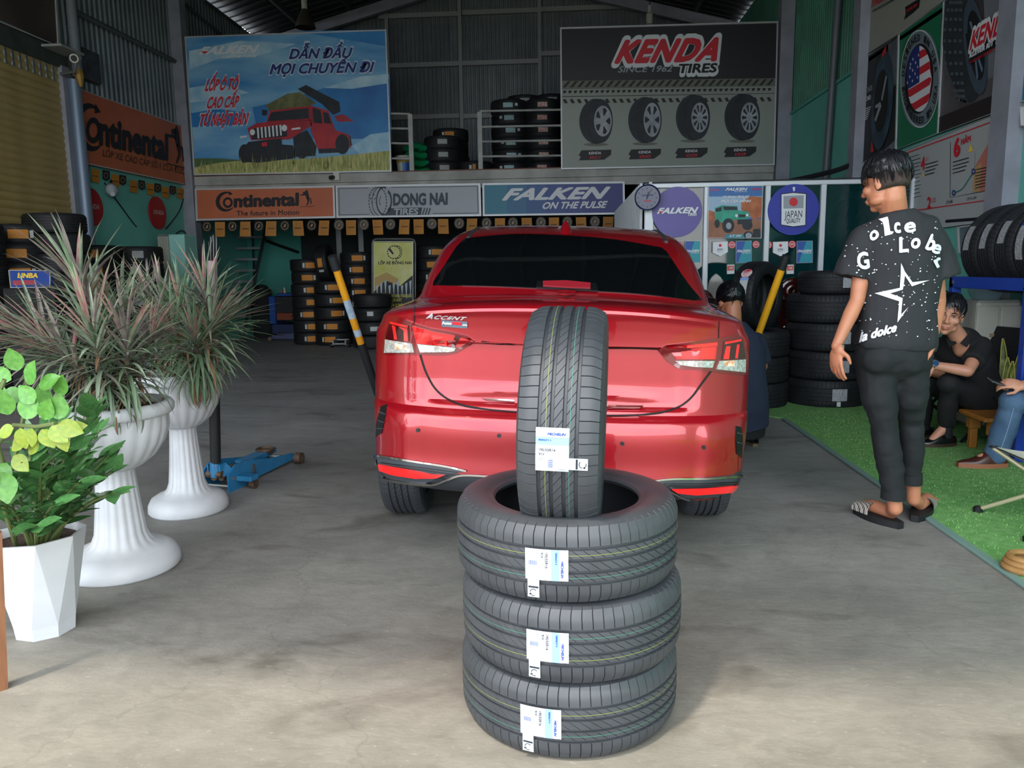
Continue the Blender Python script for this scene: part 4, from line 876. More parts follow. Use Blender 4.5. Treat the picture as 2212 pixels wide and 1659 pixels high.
# --- two round red signs on the left wall
for (cx, cy, rx, ry, lb) in ((197, 447, 25, 41, 'round red KENDA sign on the teal wall just right of the steel post'), (340, 460, 19, 35, 'round red KENDA sign above the white-labelled tyre stack on the teal wall')):
    c_ = PX(cx, cy, XL + .03); g = root('round_sign', lb, 'sign', tuple(c_)); r_ = abs(PX(cx, cy - ry, XL + .03).z - c_.z); mb = MB()
    mb.lathe([(r_, 0), (r_, .02), (0, .02)], 40, c=c_, T=None); T = Matrix.Translation(c_) @ Matrix.Rotation(PI / 2, 4, 'Y'); mb = MB(); mb.lathe([(r_, -.01), (r_, .012), (0, .012)], 40, T=T); mb.build('disc', M('sign disc red', '#9c1420', .5), g, world=True)
    mb = MB(); q = c_ + V((.016, 0, -.02)); text(mb, 'KENDA', aff(q + V((0, -r_ * .62, 0)), q + V((0, r_ * .62, 0)), q + V((0, -r_ * .58, r_ * .24))), bold=.05, shear=.1); mb.build('lettering', M('faded lettering', '#b98f90', .6), g, world=True, smooth=False)
# --- right wall posters
RXp = XR - .03
def rsign(name, label, cat, q, face, fr=2, d=0): return sign(name, label, cat, q, 'X', RXp - d, face, sgn=-1, fr=fr, th=.02)
rr = lambda pts: [(1660 + x / 3.949, y / 3.949) for x, y in pts]; r1 = lambda x, y: (1660 + x / 3.949, y / 3.949)
P = rsign('poster', 'cream upper poster at the top right, cut by the frame', 'poster', rr([(800, -200), (1900, -900), (1900, -120), (1510, 0), (1115, 290), (790, 500)]), M('cream poster', '#8f9186', .6), fr=1)
P.text(k_rd, 'THUNDER', r1(872, 66), r1(1090, -50), r1(884, 0), bold=.03, shear=.2); P.text(k_blk, 'THE RECKONING', r1(885, 108), r1(1080, 0), r1(887, 88), bold=.01)
P.poly('printed_badge', k_blk, [rr([(1165, 60), (1295, -20), (1285, 60), (1240, 105), (1155, 170), (1170, 118)])], .005); P.text(k_rd, 'KR50', r1(1180, 105), r1(1270, 48), r1(1182, 82), .009, bold=.03)
P = rsign('poster', 'black poster with a green badge and tall off-road tyre, behind the standing man head', 'poster', rr([(770, 530), (1010, 372), (1115, 295), (1090, 1280), (745, 1410)]), M('black poster', '#1a1d20', .55), fr=1)
P.poly('printed_badge', M('printed green', '#1f5a3c', .6), [rr(ell(810, 635, 34, 90, 24))], .005); P.poly('printed_badge', k_wht, [rr(q) for q in ringpolys(810, 635, 32, 86, .92, 24)] + [rr(q) for q in ringpolys(810, 635, 22, 62, .9, 24)] + [rr(ell(810, 630, 8, 24, 12))], .007)
P.poly('printed_rock', M('printed grey rock', '#4b5257', .6, var='#6b7278', vs=3), [rr([(1020, 380), (1105, 320), (1100, 700), (1050, 760)]), rr([(980, 1290), (1095, 1180), (1090, 1270), (990, 1310)])], .005)
P.poly('printed_tyre', M('printed blue grey tyre', '#25343f', .6, var='#34505f', vs=4), [rr(ell(970, 860, 90, 420, 36, rot=.09))], .008); P.poly('printed_rim', k_blk, [rr(ell(960, 860, 58, 270, 30, rot=.07))], .011)
P.poly('printed_spoke', k_gr, [rr([(960, 850), (1000, 640), (1010, 660), (972, 860)]), rr([(950, 880), (905, 1020), (915, 1040), (965, 900)]), rr([(955, 870), (910, 900), (912, 925), (960, 905)])], .014)
P.poly('printed_red', k_rd, [rr([(975, 440), (1005, 385), (1000, 450), (960, 500)]), rr([(880, 1200), (900, 1290), (870, 1300)])], .014)
P.text(k_gr, 'KENDA KR628', r1(770, 825), r1(888, 765), r1(768, 785), .006, bold=.02); P.text(k_wht, 'OFF-ROAD', r1(778, 880), r1(875, 845), r1(778, 845), .006, bold=.03)
for i in range(6): P.poly('small_print', k_wht, [rr([(762, 955 + i * 20), (875 - i * 6, 905 + i * 20), (875 - i * 6, 913 + i * 20), (762, 963 + i * 20)])], .006)
P = rsign('poster', 'green poster with the round DESIGNED IN USA seal and striped flag', 'poster', rr([(1115, 290), (1502, 15), (1450, 1140), (1090, 1280)]), M('green poster', '#0f6a48', .55), fr=1)
P.poly('seal_ring', M('seal grey', '#76868e', .5, .3), [rr(ell(1292, 672, 166, 418, 48, rot=.06))], .006); P.poly('seal_rim', k_wht, [rr(q) for q in ringpolys(1292, 672, 166, 418, .975, 48)] , .008)
P.poly('seal_inner', k_blk, [rr(ell(1285, 672, 120, 300, 40, rot=.06))], .009)
fc, fy, fa, fb = 1285, 672, 108, 282
def clip(y0, y1, sl=-.62, x0=-1., x1=1.):
    up = []; lo = []
    for i in range(13):
        t = x0 + (x1 - x0) * i / 12; h_ = math.sqrt(max(0, 1 - t * t)) * fb; x = fc + t * fa; a = max(-h_, min(h_, y0 + sl * t * fa)); b = max(-h_, min(h_, y1 + sl * t * fa)); up.append((x, fy + a)); lo.append((x, fy + b))
    return up + lo[::-1]
for i in range(9): y0 = -300 + i * 68; P.poly('flag_stripe', k_rd if i % 2 == 1 else k_wht, [rr(clip(y0, y0 + 68))], .012)
P.poly('flag_canton', k_navy2, [rr(clip(-300, 30, x0=-1., x1=.02))], .015)
stars = []
for (x, y) in ((1280, 470), (1255, 535), (1232, 505), (1272, 570), (1208, 580), (1230, 600), (1250, 628), (1205, 655), (1270, 660), (1228, 690), (1185, 705), (1212, 548)):
    stars.append(rr([(x + (7 if k % 2 == 0 else 3) * math.sin(k * PI / 5), y - (18 if k % 2 == 0 else 7) * math.cos(k * PI / 5)) for k in range(10)]))
P.poly('flag_star', k_wht, stars, .018)
def arc_text(P, s, cx, cy, rx, ry, a0, a1, h, mat, lift):     # letters round an ellipse
    for i, ch in enumerate(s):
        if ch == ' ': continue
        a = a0 + (a1 - a0) * (i + .5) / len(s); da = (a1 - a0) / len(s) * .38; f = lambda q, k: (cx + rx * k * math.cos(q), cy - ry * k * math.sin(q))
        out = 1 if a1 < a0 else -1; k0_, k1_ = (1, 1 + h) if out > 0 else (1 + h, 1)
        P.text(mat, ch, r1(*f(a - da, k0_)), r1(*f(a + da, k0_)), r1(*f(a - da, k1_)), lift, bold=.03)
arc_text(P, 'DESIGNED IN USA', 1290, 672, 130, 325, math.radians(178), math.radians(8), .18, k_blk, .011); arc_text(P, 'ENGINEERED IN USA', 1290, 672, 130, 325, math.radians(190), math.radians(352), .18, k_blk, .011)
P = rsign('poster', 'dark poster with huge chunky tyre and slanted red KENDA strip', 'poster', rr([(1505, 10), (2050, -340), (1985, 945), (1450, 1140)]), M('dark tyre poster', '#3a3236', .55, var='#5a5659', vs=1.5), fr=1)
P.poly('printed_ground', M('printed dark soil', '#221a1a', .6), [rr([(1455, 1000), (1990, 780), (1985, 945), (1450, 1140)])], .004); P.poly('printed_wall', M('printed pale wall', '#6a6f76', .6), [rr([(1830, -100), (2040, -220), (2010, 600), (1870, 680)])], .004)
P.poly('printed_tyre', M('printed slate tyre', '#262c30', .6), [rr(ell(1650, 400, 160, 480, 40, rot=-.16))], .007); P.poly('printed_sidewall', M('printed blue sidewall', '#3b4a57', .6), [rr(ell(1765, 400, 95, 410, 40, rot=-.10))], .010); P.poly('printed_rim', k_blk, [rr(ell(1770, 385, 68, 300, 32, rot=-.10))], .013)
P.poly('printed_spoke', M('printed blue spoke', '#5f7286', .6), [rr([(1765, 380), (1712, 190), (1730, 180), (1780, 370)]), rr([(1775, 400), (1815, 160), (1830, 190), (1790, 410)]), rr([(1770, 410), (1830, 590), (1820, 620), (1762, 440)]), rr([(1765, 410), (1790, 660), (1775, 680), (1752, 430)])], .016)
random.seed(5); lug = []
for i in range(16):
    for j in range(4):
        a = PI * .52 + (i / 16) * PI * .98; rx = 158 - j * 34; x = 1650 + rx * math.cos(a) + (j * 2); y = 400 + 470 * math.sin(a) * -1 * -1 if 0 else 400 - 465 * math.sin(a - PI) * (-1); y = 400 - 465 * math.cos(i / 15 * PI); x = 1650 - (150 - j * 40) * math.sin(i / 15 * PI) + (i - 8) * 2 + j * 6; lug.append(rr([(x - 14, y - 14), (x + 12, y - 18 + 3 * (j % 2)), (x + 16, y + 8), (x - 10, y + 12)]))
P.poly('printed_lug', M('printed lug', '#4b555a', .6), lug, .013)
P.poly('name_strip', k_blk, [rr([(1680, 290), (2035, 95), (2022, 330), (1715, 555)])], .019); P.text(k_wht, 'KENDA', r1(1705, 440), r1(2080, 225), r1(1728, 262), .021, bold=.12, shear=.2); P.text(k_rd, 'KENDA', r1(1716, 428), r1(2070, 228), r1(1736, 272), .024, bold=.04, shear=.2)
P.text(k_wht, 'KLEVER R/T TIRE', r1(1715, 495), r1(2020, 330), r1(1717, 455), .022, bold=.05, shear=.15); P.text(k_rd, 'EN ROUGH COUNTRY OFF-ROAD', r1(1716, 545), r1(2018, 380), r1(1718, 525), .022, bold=.02)
P = rsign('poster', 'white information poster with red growth chart and big red 6, behind the man', 'poster', rr([(1130, 1300), (1985, 955), (1970, 1880), (1100, 1990)]), M('white poster', '#a4a7a6', .6), fr=1)
w0 = lambda x, y: (1652 + x / 3.95, 300 + y / 3.95); ww = lambda pts: [w0(*p) for p in pts]
P.poly('red_line', k_rd, [rr([(1150, 1310), (1975, 1008), (1975, 1018), (1150, 1320)]), ww([(1240, 612), (1965, 510), (1965, 518), (1240, 622)])], .005)
P.text(k_rd, '6', w0(1612, 152), w0(1668, 136), w0(1614, 5), bold=.05); P.text(k_rd, 'NĂM', w0(1675, 52), w0(1757, 18), w0(1676, 2), bold=.03); P.text(k_rd, '4', w0(1330, 266), w0(1366, 256), w0(1332, 165), bold=.04); P.text(k_rd, 'LƯU Ý', w0(1370, 190), w0(1400, 180), w0(1370, 158)); P.text(k_rd, '2', w0(1385, 595), w0(1418, 588), w0(1387, 500), bold=.03); P.text(k_rd, 'LƯU', w0(1424, 545), w0(1458, 538), w0(1424, 508))
for i in range(12): P.poly('small_print', k_jd, [ww([(1205, 165 + i * 32), (1318 + (i % 3) * 8, 130 + i * 32), (1318 + (i % 3) * 8, 135 + i * 32), (1205, 170 + i * 32)])], .005)
for (x, y, w_) in ((1370, 215, 110), (1370, 245, 110), (1366, 275, 90), (1366, 305, 80), (1605, 195, 135), (1605, 228, 135), (1602, 258, 120), (1602, 290, 110)): P.poly('small_print', k_jd, [ww([(x, y), (x + w_, y - w_ * .28), (x + w_, y - w_ * .28 + 9), (x, y + 9)])], .005)
P.poly('chart_wedge', M('chart salmon', '#b9705f', .6), [ww([(1905, 40), (1900, 440), (1775, 460), (1785, 250)])], .005); P.poly('chart_wedge', M('chart sand', '#b58f5c', .6), [ww([(1785, 250), (1850, 200), (1835, 450), (1775, 460)])], .006)
P.poly('chart_curve', M('chart green', '#2f7f70', .6), [ww(stroke(smooth2([(1612, 460), (1680, 430), (1730, 360), (1780, 280)], 4), 9))], .007); P.poly('chart_line', k_jd, [ww(stroke([(1585, 30), (1580, 500), (1915, 440)], 4)), ww(stroke([(1795, 110), (1790, 260)], 2))], .006)
P.poly('chart_wheel', k_navy2, [ww(ell(1612, 460, 16, 24, 18)), ww(ell(1780, 278, 17, 27, 18)), ww(ell(1926, 8, 17, 26, 18))], .009); P.poly('chart_wheel', k_gr, [ww(ell(1612, 460, 8, 12, 12)), ww(ell(1780, 278, 8, 13, 12)), ww(ell(1926, 8, 8, 13, 12))], .011)
for i in range(7): P.poly('small_print', k_jd, [ww([(1795, 262 + i * 26), (1895 - i, 238 + i * 26), (1895 - i, 246 + i * 26), (1795, 270 + i * 26)])], .009)
P.poly('warning_mark', m_yel, [ww([(1735, 115), (1757, 40), (1777, 102)]), ww([(1343, 320), (1352, 285), (1362, 316)])], .008); P.poly('stop_mark', k_rd, [ww([(1918, 430), (1935, 385), (1972, 368), (1975, 505), (1940, 512), (1920, 480)])], .008); P.text(k_wht, '10.', w0(1926, 485), w0(1972, 475), w0(1927, 435), .011, bold=.04)
P.text(k_jd, 'LỐP XE MỚI', w0(1545, 560), w0(1602, 548), w0(1545, 530)); P.text(k_jd, 'LỐP XE 6 NĂM', w0(1722, 526), w0(1805, 512), w0(1722, 502))
for (q, lb, f_) in (([(2196, 132), (2240, 115), (2240, 215), (2194, 222)], 'sliver of a teal blue poster at the right edge', M('teal blue poster', '#1f6a86', .55)), ([(2205, 228), (2240, 222), (2240, 275), (2207, 272)], 'white shield sign cut by the right edge under the blue poster', k_wht)):
    P = rsign('poster', lb, 'poster', q, f_, fr=2)
# --- office glass: round signs, poster, stickers
GY = OY - .045
def disc(label, cx, cy, r, mat, th=.015):
    c_ = PY(cx, cy, GY); R_ = r / FPX * (GY + .1); g = root('round_sign', label, 'sign', tuple(c_)); T = Matrix.Translation(c_) @ Matrix.Rotation(PI / 2, 4, 'X'); mb = MB(); mb.lathe([(R_, -th), (R_, 0), (0, 0)][::-1], 56, T=T); mb.build('disc', mat, g, world=True); return Pl(g, 'Y', GY - th * .0 - .002)
P = disc('round violet FALKEN TIRES sign on the office glass beside the clock', 1463, 458, 51, M('violet disc', '#544a8c', .5, var='#5d5296', vs=3)); falken(P, (1419, 461.5), (1507, 459.5), (1421, 449.5), k_wht, lift=.006); P.text(k_wht, 'TIRES', (1485, 466.5), (1505, 465.5), (1485, 460.5), .006, bold=.04)
P = disc('round royal blue JAPAN QUALITY sign with a white shield on the office glass', 1714, 453, 51, M('royal blue disc', '#1c2a94', .5))
jq = lambda pts: [(1340 + x / 3.95, 380 + y / 3.95) for x, y in pts]; j0 = lambda x, y: (1340 + x / 3.95, 380 + y / 3.95)
P.poly('shield_edge', k_blk, [jq([(1370, 152), (1475, 138), (1590, 148), (1585, 425), (1475, 437), (1368, 422)])], .004); P.poly('shield', k_wht, [jq([(1376, 158), (1475, 145), (1583, 155), (1578, 418), (1475, 430), (1374, 415)])], .007)
P.poly('shield_field', k_gr, [jq([(1392, 172), (1565, 165), (1562, 275), (1392, 280)])], .009); P.poly('red_sun', k_rd, [jq(ell(1478, 222, 36, 37, 30))], .012); P.text(k_blk, 'JAPAN', j0(1400, 362), j0(1550, 352), j0(1402, 300), .010, bold=.0); P.text(k_blk, 'QUALITY', j0(1415, 403), j0(1535, 398), j0(1417, 364), .010, bold=-.005)
P.poly('printed_cup', k_wht, [jq([(1470, 95), (1492, 95), (1488, 130), (1475, 130)])], .006)
g = sign('poster', 'colour poster with a green jeep in a red desert on the office glass', 'poster', [(1530, 402), (1648, 401), (1644, 515), (1528, 515)], 'Y', GY, M('poster sky', '#2c63a0', .5), fr=1, th=.006); P = g
pp = lambda pts: [(1380 + x / 5.82, 380 + y / 5.82) for x, y in pts]; p0 = lambda x, y: (1380 + x / 5.82, 380 + y / 5.82)
P.poly('printed_haze', M('printed haze', '#8fa9bf', .55), [pp([(870, 260), (1555, 255), (1550, 520), (865, 520)])], .003); P.poly('printed_desert', M('printed desert', '#96654a', .6, var='#7d5340', vs=8), [pp([(865, 430), (950, 450), (1000, 560), (1550, 540), (1545, 785), (860, 785)])], .004)
P.poly('printed_rock', M('printed red rock', '#b5693e', .6, var='#96502f', vs=10), [pp([(1290, 330), (1400, 255), (1555, 265), (1552, 520), (1440, 545), (1285, 420)]), pp([(868, 430), (905, 435), (945, 490), (945, 560), (866, 560)])], .005)
P.poly('printed_jeep', M('printed jeep green', '#1d9c80', .5, var='#15806a', vs=12), [pp([(955, 400), (1045, 370), (1240, 378), (1245, 432), (1380, 450), (1400, 500), (1360, 540), (1230, 550), (1060, 590), (960, 560)])], .007)
P.poly('printed_jeep_glass', k_jd, [pp([(1060, 382), (1235, 388), (1240, 428), (1070, 430)]), pp([(965, 412), (1040, 390), (1042, 440), (968, 455)]), pp([(1255, 485), (1340, 485), (1335, 520), (1258, 520)]), pp([(1240, 550), (1420, 545), (1420, 600), (1240, 610)])], .009)
P.poly('printed_headlamp', k_wht, [pp(ell(1228, 500, 18, 20, 14)), pp(ell(1362, 492, 16, 18, 14))], .011); P.poly('printed_tyre', k_jd, [pp(ell(1125, 625, 75, 92, 26)), pp(ell(1365, 620, 65, 60, 24)), pp(ell(985, 600, 32, 55, 20)), pp(ell(1375, 745, 58, 50, 20)), pp([(1440, 670), (1525, 665), (1535, 775), (1430, 775)])], .011)
P.poly('printed_rim', k_gr, [pp(ell(1130, 628, 34, 42, 20)), pp(ell(1380, 750, 40, 36, 16))], .013); P.poly('printed_banner', M('printed teal banner', '#137f8f', .5), [pp([(1100, 735), (1310, 730), (1330, 780), (1060, 785)])], .012)
P.text(k_wht, 'CHINH PHỤC', p0(1052, 278), p0(1385, 275), p0(1056, 250), .008, bold=.03, shear=.2); P.text(k_wht, 'MỌI ĐỊA HÌNH', p0(1030, 332), p0(1408, 330), p0(1034, 300), .008, bold=.03, shear=.2); falken(P, p0(1088, 185), p0(1362, 182), p0(1094, 152), k_wht, lift=.008, sub='ON THE PULSE'); P.text(k_wht, 'A/T 3W', p0(1130, 768), p0(1290, 765), p0(1135, 742), .016, bold=.03, shear=.2)
P.text(M('pink print', '#c44a7c', .5), 'OHTSU', p0(890, 188), p0(1000, 186), p0(893, 166), .008, bold=.04); P.text(k_rd, 'FALKEN', p0(1425, 178), p0(1530, 176), p0(1428, 156), .008, bold=.04)
k_stt = M('sticker gradient teal', '#1b8f9c', .5); k_stb = M('sticker gradient blue', '#1d4e9c', .5)
for i, (x0, x1) in enumerate(((550, 682), (985, 1118), (1503, 1638))):
    lb = ('left pane, nearest the car roof', 'second pane', 'third pane, above the yellow handle')[i]
    P = sign('window_sticker', 'blue-teal FALKEN sticker on the office glass, ' + lb, 'sticker', [j0(x0, 556), j0(x1, 553), j0(x1, 740), j0(x0 - 2, 745)], 'Y', GY + .028, k_stb, fr=.6, th=.004)
    P.poly('printed_teal', k_stt, [[j0(x1 - 50, 556), j0(x1 - 4, 556), j0(x1 - 4, 736), j0(x0 + 20, 738)]], .002); falken(P, j0(x0 + 8, 652), j0(x1 - 6, 648), j0(x0 + 10, 632), k_wht, lift=.004, sub='ON THE PULSE')
for i, (x0, x1) in enumerate(((785, 916), (1300, 1430))):
    P = sign('window_sticker', 'white pennant sticker with a small red sun on the %s pane of the office' % ('second', 'third')[i], 'sticker', [j0(x0, 562), j0(x1, 558), j0(x1, 650), j0((x0 + x1) / 2, 686), j0(x0, 655)], 'Y', GY + .028, k_wht, fr=.4, th=.004)
    P.poly('red_sun', k_rd, [jq(ell((x0 + x1) / 2 + 2, 593, 13, 13, 16))], .003); P.text(k_blk, 'JAPAN', j0(x0 + 42, 636), j0(x1 - 42, 635), j0(x0 + 42, 618), .003); P.text(k_gr, 'QUALITY', j0(x0 + 44, 650), j0(x1 - 44, 649), j0(x0 + 44, 641), .003)
for i, (x, y, lb) in enumerate(((507, 595, 'left of the blue sticker on the first pane'), (952, 588, 'between pennant and blue sticker on the second pane'), (1158, 585, 'right of the blue sticker on the second pane'), (1263, 588, 'left of the pennant on the third pane'), (1466, 584, 'right of the pennant on the third pane'))):
    c_ = PY(*j0(x, y), GY + .028); g = root('window_sticker', 'small round red sticker ' + lb, 'sticker', tuple(c_)); P = Pl(g, 'Y', GY + .028); mb = MB(); mb.slab([P.W(*q) for q in jq(ell(x, y, 32, 32, 28))], (0, -1, 0), .003); mb.build('disc', M('sticker coral', '#c2323c', .5), g, world=True, smooth=False)
    P.poly('ring_print', k_wht, [jq(q) for q in ringpolys(x, y, 25, 25, .88, 24)], .005); P.text(k_wht, 'ADAC', j0(x - 17, y + 6), j0(x + 17, y + 5), j0(x - 17, y - 8), .005, bold=.02)
for i, x in enumerate((940, 1447)):
    P = sign('window_sticker', 'small orange and white price sticker low on the %s pane' % ('second', 'third')[i], 'sticker', [j0(x - 32, 757), j0(x + 32, 755), j0(x + 32, 835), j0(x - 32, 838)], 'Y', GY + .028, k_wht, fr=.4, th=.004); P.poly('orange_field', M('sticker orange', '#c5482c', .5), [[j0(x - 27, 768), j0(x + 28, 767), j0(x + 28, 806), j0(x - 27, 807)]], .003); P.text(k_wht, '-15%', j0(x - 18, 797), j0(x + 20, 796), j0(x - 18, 778), .005, bold=.03)
# wall clock hung at the office corner
c_ = PY(1398, 427, OY - .10); g = root('wall_clock', 'round white wall clock with a dark blue rim hanging at the office corner', 'clock', tuple(c_)); T = Matrix.Translation(c_) @ Matrix.Rotation(PI / 2, 4, 'X')
R_ = 26 / FPX * 8.05; mb = MB(); mb.lathe([(0, 0), (R_, 0), (R_, .05), (R_ * .93, .055), (R_ * .90, .035)], 44, T=T); mb.build('rim', M('clock blue rim', '#1c2a52', .3), g, world=True)
mb = MB(); mb.lathe([(R_ * .91, .034), (0, .0345)], 44, T=T); mb.build('dial', M('clock dial', '#c8cdd6', .5), g, world=True); P = Pl(g, 'Y', OY - .10 - .036)
P.poly('hour_mark', k_blk, [[(1398 + 21 * math.sin(a) - 1 * math.cos(a), 427 - 21 * math.cos(a) - 1 * math.sin(a)), (1398 + 21 * math.sin(a) + 1 * math.cos(a), 427 - 21 * math.cos(a) + 1 * math.sin(a)), (1398 + 17.5 * math.sin(a), 427 - 17.5 * math.cos(a))] for a in [k * PI / 6 for k in range(12)]], .002)
P.poly('hand', k_blk, [stroke([(1397, 430), (1401, 414)], 1.6)], .004); P.poly('hand', k_blk, [stroke([(1397, 431), (1406, 411)], 1.1)], .005); P.text(k_navy2, 'DONG NAI', (1386, 424), (1411, 423), (1386, 420.5), .002, bold=.02); P.text(k_rd, 'TIRES', (1391, 436), (1407, 435.5), (1391, 433), .002, bold=.03)
# --- pennant strings
m_flag = M('yellow paper flag', '#b8803a', .8, var='#a87233', vs=5, rand=.1); m_fl2 = M('ochre paper flag', '#b5771f', .8, rand=.12); m_bdg = M('black paper badge', '#1b1714', .8, rand=.2); m_bdg2 = M('grey paper badge', '#4a4847', .8, rand=.2); m_gold = M('badge gold', '#9a8464', .7)
FG = 'paper flags hanging under the signs'; BG = 'paper badges hanging under the signs'
ORD = ('first', 'second', 'third', 'fourth', 'fifth', 'sixth', 'seventh', 'eighth'); _fc = {}
def nth(key):
    _fc[key] = _fc.get(key, 0) + 1; return ORD[_fc[key] - 1]
def flagY(x, tilt, kind, dark=True):
    y = 480 - (x - 430) * .0135
    if kind: q = [(x - 11, y), (x + 11, y), (x + 11 + tilt, y + 32), (x - 11 + tilt, y + 32)]
    else: q = ell(x, y + 10, 11, 12, 20)
    P = Pl(None, 'Y', YM - .03); g = root('paper_flag' if kind else 'paper_badge', '%s %s from the left under the %s shop sign' % (nth((kind, x > 725, x > 1040)), 'yellow paper flag' if kind else 'round horse badge', 'orange Continental' if x < 725 else 'grey tyre' if x < 1040 else 'navy FALKEN'), 'pennant', tuple(P.W(x, y)), 0, FG if kind else BG); P.p = g
    if kind:
        mb = MB(); a, b, c, d = [P.W(*p) for p in q]; mb.grid(lambda u, v: a.lerp(b, u).lerp(d.lerp(c, u), v) + V((0, -.02 * math.sin(PI * u + x) * v, 0)), 4, 4); mb.build('sheet', m_flag, g, world=True); P.poly('print_line', k_blk, [[(x - 7, y + 15), (x + 7, y + 14.6), (x + 7, y + 16), (x - 7, y + 16.4)]], .03)
    else:
        mb = MB(); mb.slab([P.W(*p) for p in q], (0, -1, 0), .003); mb.build('disc', m_bdg if x < 720 else m_bdg2, g, world=True, smooth=False); P.poly('printed_ring', m_gold, ringpolys(x, y + 10, 8, 9, .85, 18) + [[(x - 3, y + 13), (x + 1, y + 5), (x + 3, y + 9), (x, y + 14)]], .006)
random.seed(9)
for x in (475, 530, 586, 643, 700.5, 758, 815, 874, 904, 957, 1020, 1080, 1137.5, 1196.5, 1254.7, 1314): flagY(x, random.uniform(-2, 3), True)
for x in (447, 502, 559, 615, 673, 732, 786, 843.5, 933, 992, 1051, 1108, 1168.6, 1225.6, 1285): flagY(x, 0, False)
mb = MB(); mb.tube([PY(425, 479.5, YM - .03), PY(1345, 467.5, YM - .03)], .004, 5); tag(mb.build('flag_string', k_blk), 'thin string carrying the flags and badges under the shop signs', 'string')
def flagX(x, y, kind):
    s_ = 1 - (x - 185) / 217 * .25; w_, h_ = (9 * s_, 15 * s_); P = Pl(None, 'X', XL + .035, 1); q = [(x - w_, y - h_ - 1), (x + w_, y - h_ + 3), (x + w_ * .9, y + h_ + 2), (x - w_ * .9, y + h_ - 1)] if kind else [(x - 8 * s_, y - 13 * s_), (x + 8 * s_, y - 10 * s_), (x + 8 * s_, y + 8 * s_), (x, y + 13 * s_), (x - 8 * s_, y + 7 * s_)]
    g = root('paper_flag' if kind else 'paper_badge', '%s %s from the left below the slanting orange wall sign' % (nth((kind, 'w')), 'ochre paper flag' if kind else 'black shield badge'), 'pennant', tuple(P.W(x, y - 15)), 0, 'ochre flags under the slanting sign' if kind else 'black badges under the slanting sign'); P.p = g
    mb = MB(); mb.slab([P.W(*p) for p in q], (1, 0, 0), .003); mb.build('sheet', m_fl2 if kind else m_bdg, g, world=True, smooth=False)
    if kind: P.poly('print_line', k_blk, [[(x - 6, y), (x + 6, y + 1.5), (x + 6, y + 3), (x - 6, y + 1.5)]], .008)
    else: P.poly('printed_emblem', m_gold, ringpolys(x, y, 5 * s_, 7 * s_, .8, 12), .008)
for x, y in ((206, 379), (249, 390), (288.6, 402), (325, 408), (357, 415), (389, 417)): flagX(x, y, True)
for x, y in ((185, 366.6), (229, 379), (265, 389), (306, 399.5), (340.5, 406), (373, 411), (402.5, 412)): flagX(x, y, False)
# ---------------------------------------------------------------- tyre stacks
m_orl = M('orange tyre label', '#c98520', .6, var='#a8680f', vs=60, stretch=(1, 1, 3)); m_tagw = M('white tyre tag', '#b4b8b8', .6); m_wl = M('printed white label', '#a9acae', .6, var='#6d7074', vs=120); m_tl = M('teal tyre label', '#3d8f96', .6, var='#b9bfc0', vs=80); m_rl = M('red white tyre label', '#b8b3ac', .6, var='#a34a3c', vs=70)
LAB = {}
def lab_mesh(R, w_, h_, mat, key):
    k = (R, w_, h_, mat.name)
    if k not in LAB:
        mb = MB(); mb.grid(lambda u, v: V(((R + .002) * math.cos((u - .5) * w_ / R), (R + .002) * math.sin((u - .5) * w_ / R), (v - .5) * h_)), 6, 2); me = mb.build('label', mat, None); LAB[k] = me.data; bpy.data.objects.remove(me)
    return LAB[k]
def put_label(t, R, ang, z, w_, h_, mat, name='label', label=None):
    o = bpy.data.objects.new(name, lab_mesh(R, w_, h_, mat, 0)); COL.objects.link(o); o.parent = t; o.location = (0, 0, z); o.rotation_euler = (0, 0, ang)
    if label: o['label'] = label
    return o
POS = ('lowest', 'second from below', 'third from below', 'fourth from below', 'fifth from below', 'sixth from below', 'seventh from below', 'eighth from below', 'ninth from below', 'tenth from below', 'eleventh from below')
def stack(where, cx, cy, n, mesh=None, R=.311, W=.205, z0=0., kind='orange', rnd=.25, skip=(), lw=.185, lh=.092, seen=None, jit=.012, scale=1., grp=None):
    """flat tyres one on another; every tyre its own object"""
    mesh = mesh or FAR; ts = []
    for i in range(n):
        x, y = cx + random.uniform(-jit, jit), cy + random.uniform(-jit, jit)
        lb = '%s tyre %s' % ('topmost' if i == n - 1 else POS[i], where)
        t = tyre(mesh, lb, (x, y, z0 + W * scale * (i + .5)), group=grp or ('tyres ' + where)[:60]); t.scale = (scale,) * 3
        a = math.atan2(-y, -x) + random.uniform(-rnd, rnd) * .6
        if i not in skip:
            RR = R
            if kind == 'orange':
                put_label(t, RR, a, 0, lw, lh, m_orl, label='orange label'); put_label(t, RR, a + (1 if random.random() < .35 else -1) * (lw / 2 + .03) / R, 0, .035, lh * .85, m_tagw, 'tag')
            elif kind == 'white': put_label(t, RR, a, 0, lw, lh, m_wl, label='white printed label')
            elif kind == 'teal': put_label(t, RR, a, 0, lw, lh, m_tl, label='teal and white label'); put_label(t, RR, a + (.14) / R * (1 if i % 2 else -1), .01, .05, lh * .6, m_tagw, 'tag')
            elif kind == 'red': put_label(t, RR, a, 0, lw, lh, m_rl, label='red and white label')
        ts.append(t)
    return ts
random.seed(21)
def bx(px, Y): return PY(px, 600, Y).x
